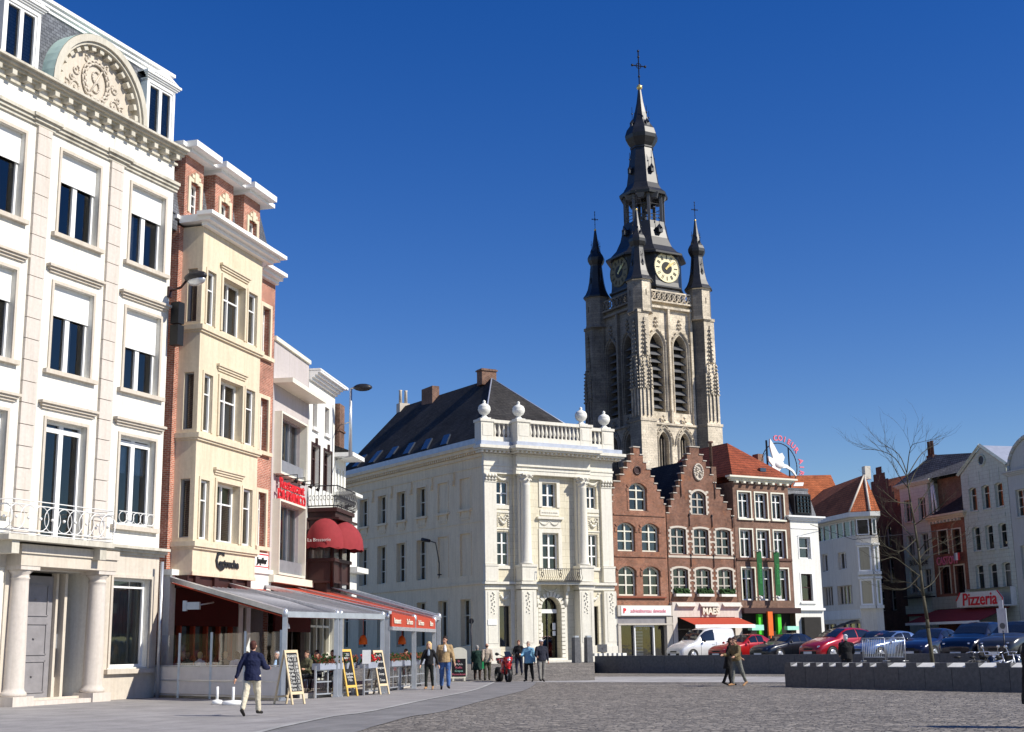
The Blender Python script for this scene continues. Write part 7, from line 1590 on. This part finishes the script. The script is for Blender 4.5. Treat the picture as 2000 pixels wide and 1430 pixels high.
def barrier(a, b, label):
    d = b-a; L = d.length; t = thing('crowd_barrier', label, 'barrier', (a.x, a.y, UP), math.atan2(d.y, d.x), 'metal crowd barriers beside the cars'); g = G(); g.path([(0, 0, .05), (0, 0, 1.08), (L, 0, 1.08), (L, 0, .05)], .028, 6); g.tube((0, 0, .2), (L, 0, .2), .02, 5)
    for x in (0, L): g.tube((x, -.3, .03), (x, .3, .03), .02, 5)
    obj('frame', g, 'light_metal', t)
    for k in range(1, 12): g = G(); g.tube((L*k/12, 0, .2), (L*k/12, 0, 1.06), .014, 4); obj('bar', g, 'light_metal', t)
barrier(XY(1684, 63.5), XY(1727, 62.8), 'left pale metal crowd barrier behind the granite wall'); barrier(XY(1730, 62.6), XY(1766, 62.0), 'right pale metal crowd barrier behind the granite wall')
# ---------------- cars ----------------
def paint(name, c):
    if name in MATS: return name
    m, t, p = nmat(name); p.inputs['Base Color'].default_value = col(c); setin(p, Roughness=.28, Metallic=.2); p.inputs['Coat Weight'].default_value = .8; p.inputs['Coat Roughness'].default_value = .05
    f = noise(t, coords(t), 2, 3); r = ramp(t, [x*.85 for x in c], c, .3, .7); t.links.new(f, r.inputs[0]); t.links.new(r.outputs[0], p.inputs['Base Color']); MATS[name] = m; return name
PROF = dict(
 sedan=(4.5, 1.74, [(0, .48, .50, .62, .5), (.12, .62, .66, .76, .66), (.5, .76, .81, .84, .74), (1.2, .88, .93, .87, .74), (1.42, .92, .97, .87, .7), (1.85, .93, 1.22, .87, .62), (2.15, .94, 1.36, .87, .58), (2.6, .95, 1.41, .87, .58), (3.1, .95, 1.37, .87, .57), (3.55, .96, 1.15, .86, .62), (3.8, .97, 1.0, .86, .7), (4.25, .93, .96, .82, .7), (4.42, .8, .82, .78, .66), (4.5, .55, .57, .7, .6)]),
 hatch=(4.0, 1.68, [(0, .46, .48, .6, .5), (.12, .62, .66, .76, .64), (.45, .78, .83, .82, .7), (1.0, .92, .97, .84, .7), (1.2, .95, 1.03, .84, .68), (1.65, .96, 1.28, .84, .6), (2.0, .97, 1.42, .84, .56), (2.5, .98, 1.47, .84, .56), (3.1, 1.0, 1.43, .84, .56), (3.55, 1.0, 1.33, .83, .57), (3.82, .98, 1.08, .81, .66), (3.95, .8, .85, .78, .68), (4.0, .5, .52, .7, .6)]),
 van=(4.1, 1.72, [(0, .5, .52, .62, .5), (.1, .68, .72, .78, .66), (.45, .86, .92, .84, .72), (.9, .98, 1.04, .86, .72), (1.1, 1.02, 1.12, .86, .7), (1.45, 1.04, 1.45, .86, .66), (1.8, 1.05, 1.72, .86, .66), (2.2, 1.06, 1.82, .86, .68), (3.2, 1.08, 1.84, .86, .68), (3.9, 1.06, 1.8, .85, .67), (4.06, .95, 1.6, .84, .66), (4.1, .5, .55, .8, .6)]),
 suv=(4.6, 1.84, [(0, .55, .57, .66, .55), (.12, .78, .82, .82, .72), (.5, .95, 1.0, .9, .8), (1.1, 1.05, 1.1, .92, .78), (1.35, 1.08, 1.18, .92, .74), (1.8, 1.1, 1.5, .92, .66), (2.1, 1.11, 1.66, .92, .62), (2.8, 1.12, 1.72, .92, .62), (3.8, 1.14, 1.66, .91, .62), (4.3, 1.12, 1.45, .9, .64), (4.5, .95, 1.05, .88, .74), (4.6, .6, .62, .8, .6)]))
def interp(S, x, k):
    for a, b in zip(S, S[1:]):
        if a[0] <= x <= b[0]: t = (x-a[0])/(b[0]-a[0]); return a[k]+(b[k]-a[k])*t
    return S[-1][k]
def car(px, Y, az, kind, cm, label, z=UP, wheels=(.78, None), glassm='car_glass', solid_rear=False, scale=1.0):
    L, Wd, S = PROF[kind]; q = XY(px, Y); t = thing('parked_car' if kind != 'van' else 'parked_van', label, 'car' if kind != 'van' else 'van', (q.x, q.y, z+.002), az, 'vehicles parked behind the low wall'); t.scale = (scale,)*3
    NS = 40; xs = [L*k/NS for k in range(NS+1)]; g = G(); rings = []
    wx = (.78, L-.85); wr = .31 if kind != 'suv' else .36
    def zlow(x): return .2
    for x in xs:
        zb, zr, w_, wt = [interp(S, x, k) for k in (1, 2, 3, 4)]; w_ *= Wd/1.74; wt *= Wd/1.74
        bulge = .02
        half = [(w_*.86, .2), (w_*.97, .3), (w_, .5*(zb+.3)), (w_*.985, zb-.08), (w_*.95, zb), (wt+(w_*.95-wt)*.45, zb+(zr-zb)*.62), (wt, zr-.02 if zr-zb > .12 else zr-.01), (wt*.8, zr+.015), (wt*.35, zr+.035)]
        ring = [(y, z_) for y, z_ in half]+[(-y, z_) for y, z_ in half[::-1]]; rings.append([g.p(x-L/2, y, z_) for y, z_ in ring])
    m = len(rings[0])
    for i in range(NS):
        for k in range(m-1): g.fi((rings[i][k], rings[i+1][k], rings[i+1][k+1], rings[i][k+1]), True)
        g.fi((rings[i][m-1], rings[i+1][m-1], rings[i+1][0], rings[i][0]))
    g.fi(rings[0]); g.fi(rings[-1][::-1]); b = obj('body', g, cm, t)
    def surf(x, tt, s, off=.012):
        zb, zr, w_, wt = [interp(S, x, k) for k in (1, 2, 3, 4)]; w_ *= Wd/1.74; wt *= Wd/1.74; z1_ = zb+(zr-zb)*.62; y0, y1_, y2 = w_*.95, wt+(w_*.95-wt)*.45, wt
        if tt < .62: f = tt/.62; y = y0+(y1_-y0)*f; z_ = zb+(z1_-zb)*f
        else: f = (tt-.62)/.38; y = y1_+(y2-y1_)*f; z_ = z1_+(zr-.02-z1_)*f
        return (x-L/2, s*(y+off), z_+off*.4)
    gx = [s_[0] for s_ in S if s_[2]-s_[1] > .2]; xa, xb = gx[0], gx[-1]; n_w = 2; x1_ = xa+.02; x2_ = xb-.05
    spans = [(x1_, x1_+(x2_-x1_)*.46), (x1_+(x2_-x1_)*.5, x2_-.12)]
    if kind == 'van': spans = [(x1_, x1_+.95)]
    for s in (1, -1):
        for a, c in spans:
            g = G(); N_ = 8
            for k in range(N_):
                p, r = a+(c-a)*k/N_, a+(c-a)*(k+1)/N_
                for t0, t1_ in ((.08, .62), (.62, .9)): g.face([surf(p, t0, s), surf(r, t0, s), surf(r, t1_, s), surf(p, t1_, s)])
            w1_ = obj('side_window', g, glassm, t)
    for s in (1, -1):
        g = G(); 
        for x in (x1_-.15, x1_+(x2_-x1_)*.48, min(x2_-.1, L-1.25)) if kind != 'van' else (x1_-.1, x1_+1.05):
            zb, w_ = interp(S, x, 1), interp(S, x, 3)*Wd/1.74+.004; g.path([(x-L/2, s*w_*.97, .3), (x-L/2, s*w_, .5*(zb+.3)), (x-L/2, s*w_*.985, zb-.08), (x-L/2, s*w_*.95, zb)], .009, 4)
        w_ = interp(S, 2, 3)*Wd/1.74; g.path([(.95+wr-L/2, s*w_*.985, .27), (L-.85-wr-.15-L/2, s*w_*.985, .27)], .02, 4); obj('door_seam', g, 'black', t)
        g = G(); zb = interp(S, 2.2, 1); g.box(x1_+.75-L/2, x1_+.93-L/2, s*w_*1.0-.02, s*w_*1.0+.02, zb-.17, zb-.14); obj('door_handle', g, cm, t)
    xc = [s_[0] for s_ in S if s_[2]-s_[1] > .045][0]; front = [s_ for s_ in S if s_[0] >= 1.0]
    fi_ = next(i for i, s_ in enumerate(S) if s_[2]-s_[1] > .2); xw0 = S[fi_-1][0]+.02; xw1 = S[fi_+1][0]-.02
    def top(x, f, off=.02):
        zb, zr, w_, wt = [interp(S, x, k) for k in (1, 2, 3, 4)]; wt *= Wd/1.74; return (x-L/2-off*.5, wt*f*1.02, zr+.035*(1-abs(f))+off)
    g = G()
    for i in range(5):
        for j in range(6):
            a, c = xw0+(xw1-xw0)*i/5, xw0+(xw1-xw0)*(i+1)/5; f0, f1 = -1+2*j/6, -1+2*(j+1)/6; g.face([top(a, f0), top(c, f0), top(c, f1), top(a, f1)], True)
    obj('windscreen', g, glassm, t)
    ri = max(i for i, s_ in enumerate(S) if s_[2]-s_[1] > .2); xr0, xr1 = S[ri][0]-.1, S[min(ri+1, len(S)-1)][0]-.02
    if kind != 'van':
        g = G()
        for j in range(6): f0, f1 = -.95+1.9*j/6, -.95+1.9*(j+1)/6; g.face([top(xr0, f0), top(xr1, f0), top(xr1, f1), top(xr0, f1)])
        obj('rear_window', g, glassm, t)
    for x in (.78, L-.85):
        for s in (1, -1):
            yw = s*(interp(S, x, 3)*Wd/1.74); R_ = Matrix.Translation((x-L/2, yw-s*.1, wr)) @ Matrix.Rotation(-s*math.pi/2, 4, 'X')
            g = G(R_); g.lathe(0, 0, [(wr-.02, -.08), (wr, -.05), (wr, .09), (wr-.03, .115), (wr*.68, .12)], 20); wh = obj('wheel', g, 'black', t); g = G(R_); g.lathe(0, 0, [(wr*.66, .115), (wr*.6, .125), (.05, .135)], 16)
            for k in range(5): a = k*2*math.pi/5; g.tube((.04*math.cos(a), .04*math.sin(a), .13), (wr*.62*math.cos(a), wr*.62*math.sin(a), .125), .03, 4)
            obj('rim', g, 'light_metal', wh)
            g = G(Matrix.Translation((x-L/2, yw-s*.1, wr)) @ Matrix.Rotation(-s*math.pi/2, 4, 'X')); g.lathe(0, 0, [(wr+.05, .06), (wr+.05, .109)], 20); obj('wheel_arch', g, 'black', t)
    for s in (1, -1):
        g = G(); g.ball((.17-L/2, s*.56*Wd/1.74, interp(S, .2, 1)-.06), .13, 10, 6, sx=.75, sz=.62); obj('headlight', g, 'chrome', t)
        g = G(); g.ball((1.55-L/2, s*(.87*Wd/1.74+.1), interp(S, 1.4, 1)+.06), .1, 8, 6, sx=.6, sz=.7); obj('mirror', g, cm if kind != 'van' else 'black', t)
        g = G(); g.ball((L/2-.1, s*.62*Wd/1.74, interp(S, L-.2, 1)-.12), .12, 8, 6, sx=.5); obj('tail_light', g, 'red_letter', t)
    g = G(); g.box(-L/2-.035, -L/2+.1, -.5, .5, .26, .42); g.box(-L/2-.012, -L/2+.1, -.28, .28, .48, .56); obj('grille', g, 'black', t)
    g = G(); g.box(-L/2-.045, -L/2-.03, -.26, .26, .3, .41); obj('number_plate', g, 'white_paint', t)
    return t
plain('chrome', (.8, .8, .82), .12, .7, var=.02); m, tt_, p_ = nmat('car_glass'); p_.inputs['Base Color'].default_value = (.012, .015, .02, 1); setin(p_, Roughness=.05); p_.inputs['Specular IOR Level'].default_value = .9; MATS['car_glass'] = m
AZ = math.atan2(.62, .78)                    # local -x is the bonnet: it points left and towards the camera
car(1369, 78.5, AZ-.12, 'van', paint('paint_white', (.75, .75, .74)), 'small white van at the left end of the parked row')
car(1455, 75, AZ-.05, 'sedan', paint('paint_red', (.42, .012, .012)), 'red car parked between the white van and the black saloon')
car(1537, 73, AZ-.05, 'sedan', paint('paint_black', (.008, .010, .016)), 'black saloon with chrome edges parked between two red cars')
car(1637, 71.5, AZ-.1, 'hatch', paint('paint_cherry', (.40, .010, .02)), 'cherry red hatchback parked right of the black saloon', scale=1.12)
car(1706, 71.5, AZ, 'hatch', paint('paint_navy', (.006, .009, .022)), 'dark blue hatchback behind the crowd barriers')
car(1740, 68.5, AZ-.2, 'sedan', paint('paint_blue', (.12, .2, .42)), 'light blue saloon parked behind the metal barrier')
car(1822, 66.5, AZ+.1, 'sedan', paint('paint_indigo', (.014, .02, .06)), 'dark blue saloon parked behind the bare tree', scale=1.06)
car(1912, 62.5, AZ+.1, 'suv', paint('paint_navy', (.006, .009, .022)), 'large navy people carrier parked near the right edge')
car(1992, 60, AZ+.05, 'suv', paint('paint_grey', (.05, .055, .06)), 'dark grey car cut off by the right edge of the picture', scale=1.0)
# ---------------- motorbike ----------------
q = XY(983, 60.5); t = thing('red_motorbike', 'red sports motorbike parked facing the square', 'motorbike', (q.x, q.y, zat(q.x, q.y)), -P180/2+.35+P180)
# local +x forward
def wheel(t, x, r, y=0, w_=.09):
    R_ = Matrix.Translation((x, y, r)) @ Matrix.Rotation(math.pi/2, 4, 'X'); g = G(R_); g.lathe(0, 0, [(r-.06, -w_/2), (r-.01, -w_/2), (r, 0), (r-.01, w_/2), (r-.06, w_/2)], 20, cap=False); wh = obj('wheel', g, 'black', t); g = G(R_); g.lathe(0, 0, [(.06, -.04), (.06, .04)], 10)
    for k in range(6): a = k*math.pi/3; g.tube((.05*math.cos(a), .05*math.sin(a), 0), ((r-.05)*math.cos(a), (r-.05)*math.sin(a), 0), .015, 4)
    obj('rim', g, 'light_metal', wh); return wh
t.rotation_euler.z = -P180/2+.3; t.scale = (1.05, 1.35, 1.02)
wheel(t, .7, .31, 0, .13); wheel(t, -.7, .32, 0, .18)
paint('paint_moto', (.55, .01, .012))
g = G(); g.ball((.42, 0, .78), .3, 12, 8, sx=1.25, sy=.62, sz=1.0); g.ball((.62, 0, .98), .2, 10, 8, sx=.9, sy=.85, sz=.9); g.ball((.25, 0, .5), .28, 10, 8, sx=1.3, sy=.6, sz=.7); obj('fairing', g, 'paint_moto', t)
g = G(); g.ball((.02, 0, .88), .22, 10, 8, sx=1.3, sy=.75, sz=.8); obj('tank', g, 'paint_moto', t)
g = G(); g.ball((-.45, 0, .85), .2, 10, 6, sx=1.7, sy=.6, sz=.45); obj('seat', g, 'black', t)
g = G(); g.ball((-.75, 0, .95), .13, 8, 6, sx=1.8, sy=.7, sz=.6); g.ball((.7, 0, .55), .2, 8, 6, sx=1.0, sy=.4, sz=.5); obj('mudguard', g, 'paint_moto', t)
g = G(); g.tube((.62, .12, .95), (.7, .12, .31), .03, 6); g.tube((.62, -.12, .95), (.7, -.12, .31), .03, 6); g.tube((.42, -.36, 1.02), (.42, .36, 1.02), .02, 5); g.tube((.0, 0, .45), (-.7, 0, .32), .05, 5); g.tube((-.1, .2, .3), (-.8, .22, .4), .05, 8); obj('frame', g, 'dark_metal', t)
g = G(); g.ball((.8, 0, .95), .07, 10, 6); obj('headlight', g, 'chrome', t)
for s in (1, -1): g = G(); g.tube((.6, s*.12, 1.08), (.55, s*.32, 1.2), .012, 4); g.ball((.55, s*.35, 1.2), .07, 8, 6, sx=.4); obj('mirror', g, 'black', t)
g = G(); g.face([(.78, -.12, 1.08), (.78, .12, 1.08), (.5, .1, 1.3), (.5, -.1, 1.3)]); obj('windscreen', g, 'car_glass', t)
# ---------------- bicycles and moped behind the near wall ----------------
def bike(px, Y, az, label, fm='dark_metal', guard=None):
    q = XY(px, Y); t = thing('bicycle', label, 'bicycle', (q.x, q.y, 0.0), az, 'bicycles and mopeds parked behind the near wall')
    for x in (-.52, .52):
        R_ = Matrix.Translation((x, 0, .34)) @ Matrix.Rotation(math.pi/2, 4, 'X'); g = G(R_); g.path([(.33*math.cos(k*math.pi/12), .33*math.sin(k*math.pi/12), 0) for k in range(25)], .02, 5); wh = obj('wheel', g, 'black', t); g = G(R_)
        for k in range(9): a = k*math.pi*2/9; g.tube((0, 0, 0), (.32*math.cos(a), .32*math.sin(a), 0), .004, 3)
        obj('spokes', g, 'chrome', wh)
    g = G(); BB = (-.05, 0, .3); ST = (-.18, 0, .82); HT = (.36, 0, .85)
    g.tube(BB, ST, .022, 5); g.tube(BB, HT, .022, 5); g.tube((-.15, 0, .72), HT, .022, 5); g.tube(BB, (-.52, 0, .34), .015, 5); g.tube((-.16, 0, .75), (-.52, 0, .34), .013, 5); g.tube((.36, 0, 1.05), (.52, 0, .34), .02, 5); obj('frame', g, fm, t)
    g = G(); g.path([(.25, -.3, 1.08), (.38, -.2, 1.12), (.38, .2, 1.12), (.25, .3, 1.08)], .016, 5); obj('handlebar', g, 'chrome', t)
    g = G(); g.ball((-.2, 0, .95), .12, 8, 5, sx=1.2, sy=.7, sz=.4); obj('saddle', g, 'black', t)
    g = G(); g.box(-.75, -.3, -.07, .07, .7, .72); obj('luggage_rack', g, 'light_metal', t)
    if guard: g = G(); g.path([(-.52+.37*math.cos(k*math.pi/10), 0, .34+.37*math.sin(k*math.pi/10)) for k in range(2, 11)], .05, 5); obj('mudguard', g, guard, t)
bike(1878, 46.5, .1, 'dark bicycle with white rear mudguard behind the near wall', guard='white_paint'); bike(1905, 45.6, .5, 'black bicycle in the middle of the tangle behind the near wall', 'black'); bike(1932, 45.2, -.4, 'silver bicycle with bright handlebar behind the near wall', 'chrome'); bike(1957, 44.6, .3, 'silver and black bicycle nearest the right edge', 'light_metal')
for px, Y, az, l in ((1920, 47.2, .6, 'dark moped with windscreen standing among the bicycles'), (1975, 45.5, .9, 'dark moped with shiny mirrors at the right end of the bicycles')):
    q = XY(px, Y); t = thing('moped', l, 'moped', (q.x, q.y, 0.0), az, 'bicycles and mopeds parked behind the near wall'); wheel(t, .6, .27); wheel(t, -.55, .27)
    g = G(); g.ball((.35, 0, .65), .25, 10, 8, sx=.7, sy=.7, sz=1.3); g.ball((-.4, 0, .5), .28, 10, 8, sx=1.3, sy=.6, sz=.8); g.box(-.2, .4, -.15, .15, .25, .32); obj('body', g, 'paint_black', t)
    g = G(); g.ball((-.35, 0, .78), .2, 10, 6, sx=1.6, sy=.7, sz=.4); obj('seat', g, 'black', t)
    g = G(); g.tube((.4, -.3, 1.0), (.4, .3, 1.0), .02, 5); g.tube((.45, 0, 1.0), (.6, 0, .27), .03, 5); g.tube((.38, .25, 1.0), (.35, .32, 1.28), .01, 4); g.tube((.38, -.25, 1.0), (.35, -.32, 1.28), .01, 4); g.ball((.35, .33, 1.28), .06, 8, 6, sx=.3); g.ball((.35, -.33, 1.28), .06, 8, 6, sx=.3); obj('handlebar', g, 'chrome', t)
    g = G(); g.ball((.55, 0, .9), .08, 8, 6); obj('headlight', g, 'chrome', t)
# ---------------- bare tree ----------------
plain('bark', (.075, .068, .045), .9, var=.3, scale=12)
YT = 50.5; rt_ = random.Random(11)
def tp(x, y, dy=0.0):
    px, py = 1660+x/3.974, 850+y/3.974; r = ray(px, py); k = (YT+dy)/r.y; return Vector((r.x*k, r.y*k, EYE+r.z*k))
base = tp(600, 1430); trunk = [Vector((base.x+.12, base.y, 0)), tp(606, 1500), base, tp(570, 1250), tp(548, 1050), tp(530, 880), tp(500, 680), tp(470, 520), tp(450, 370), tp(440, 290)]
to = thing('bare_tree', 'slender young leafless tree with thin spreading branches behind the near wall', 'tree', (trunk[0].x, trunk[0].y, 0))
def loc_(v): return (v.x-trunk[0].x, v.y-trunk[0].y, v.z)
g = G(); n = len(trunk)
for i in range(n-1): g.tube(loc_(trunk[i]), loc_(trunk[i+1]), .066*(1-i/n)+.014, 7, .066*(1-(i+1)/n)+.014)
tk = obj('trunk', g, 'bark', to)
BR = [[(445, 330), (350, 180), (230, 120), (90, 110)], [(440, 290), (380, 150), (270, 80)], [(442, 290), (470, 100), (520, 60)], [(450, 310), (560, 140), (690, 65)], [(500, 700), (640, 600), (760, 500)], [(548, 1100), (430, 1010), (340, 950), (240, 975)], [(530, 850), (420, 720), (310, 620), (250, 560)], [(500, 600), (570, 480), (620, 400)], [(470, 530), (370, 520), (300, 470), (250, 420)], [(545, 1000), (640, 930), (760, 900)], [(560, 1200), (640, 1150), (700, 1060)], [(535, 900), (640, 800), (790, 880)], [(550, 1080), (440, 1190), (330, 1200)], [(540, 960), (620, 880), (860, 780)], [(520, 800), (400, 900), (290, 870), (230, 800)], [(460, 420), (380, 320), (320, 200)], [(455, 400), (520, 260), (600, 180)], [(545, 1020), (450, 900), (400, 860)], [(566, 1240), (480, 1150), (260, 1130)]]
g = G()
def twig(p, d, l, r, depth):
    a = p; k = 3
    for i in range(k):
        d = (d+Vector((rt_.uniform(-.25, .25), rt_.uniform(-.3, .3), rt_.uniform(-.1, .25)))).normalized(); b_ = a+d*l/k; g.tube(loc_(a), loc_(b_), r*(1-i/k*.6), 4, r*(1-(i+1)/k*.6), cap=False)
        if depth and rt_.random() < .75: twig(b_, (d+Vector((rt_.uniform(-1, 1), rt_.uniform(-1, 1), rt_.uniform(-.3, .7)))*.8).normalized(), l*.55, r*.6, depth-1)
        a = b_
for i, br in enumerate(BR):
    sd_ = rt_.uniform(-1.6, 1.6); P = [tp(x, y, sd_*k/len(br)) for k, (x, y) in enumerate(br)]; P = [q for q in smooth_curve(P, 4)]
    for k in range(len(P)-1):
        r0 = .017*(1-k/len(P))+.006; g.tube(loc_(P[k]), loc_(P[k+1]), r0, 5, .017*(1-(k+1)/len(P))+.006, cap=False)
        if k > 2 and rt_.random() < .85:
            d = (P[k+1]-P[k]).normalized(); twig(P[k], (d+Vector((rt_.uniform(-1, 1), rt_.uniform(-1, 1), rt_.uniform(-.2, .8)))*.7).normalized(), rt_.uniform(.5, 1.2), .008, 2)
obj('branches', g, 'bark', tk)
# ---------------- overhead wires ----------------
g = G(); g.path([tuple(gnd(0, 0)*0+Vector((*XY(1597, 90), 9.4))), tuple(Vector((*XY(1680, 95), 8.7))), tuple(Vector((*XY(1890, 98), 9.6)))], .02, 4); tag(obj('overhead_wire', g, 'dark_metal'), 'thin dark wire spanning the street at the right', 'wire')
# ---------------- each separate piece becomes an object of its own ----------------
KEEP = ('leaves', 'flowers', 'branches', 'box_hedge', 'curtain', 'lace_curtain', 'roller_shutter', 'eyes', 'shoes', 'body', 'spokes', 'rim', 'plaza_ground')
def pieces(me, tol=.035):
    n = len(me.vertices); par = list(range(n))
    def find(a):
        while par[a] != a: par[a] = par[par[a]]; a = par[a]
        return a
    for p in me.polygons:
        vs = p.vertices; r = find(vs[0])
        for v in vs[1:]: par[find(v)] = r
    comp = {}
    for p in me.polygons: comp.setdefault(find(p.vertices[0]), []).append(p.index)
    items = []
    for k, fs in comp.items():
        vs = set(v for f in fs for v in me.polygons[f].vertices); co = [me.vertices[v].co for v in vs]
        items.append([fs, [min(c[i] for c in co)-tol for i in range(3)], [max(c[i] for c in co)+tol for i in range(3)]])
    if len(items) > 260: return None
    m = len(items); p2 = list(range(m))
    def f2(a):
        while p2[a] != a: p2[a] = p2[p2[a]]; a = p2[a]
        return a
    for i in range(m):
        for j in range(i+1, m):
            A, B = items[i], items[j]
            if all(A[1][k] <= B[2][k] and B[1][k] <= A[2][k] for k in range(3)): p2[f2(i)] = f2(j)
    out = {}
    for i in range(m): out.setdefault(f2(i), []).extend(items[i][0])
    return list(out.values())
for o in list(bpy.data.objects):
    if o.type != 'MESH' or o.parent is None or o.get('kind') or len(o.data.polygons) > 6000: continue
    nm = o.name.split('.')[0]
    if nm in KEEP or 'writing' in nm or 'lettering' in nm: continue
    ps = pieces(o.data)
    if ps is None or not (2 <= len(ps) <= 60): continue
    me = o.data; sm = [p.use_smooth for p in me.polygons]; mi_ = [p.material_index for p in me.polygons]
    for idx, fs in enumerate(ps):
        vm = {}; vs = []; fc = []
        for f in fs:
            r = []
            for v in me.polygons[f].vertices:
                if v not in vm: vm[v] = len(vs); vs.append(tuple(me.vertices[v].co))
                r.append(vm[v])
            fc.append(r)
        m2 = bpy.data.meshes.new(nm); m2.from_pydata(vs, [], fc)
        for mt in me.materials: m2.materials.append(mt)
        for p, f in zip(m2.polygons, fs): p.use_smooth = sm[f]; p.material_index = mi_[f]
        if idx == 0: o.data = m2
        else:
            c = bpy.data.objects.new(nm, m2); C.objects.link(c); c.parent = o.parent; c.location = o.location; c.rotation_euler = o.rotation_euler
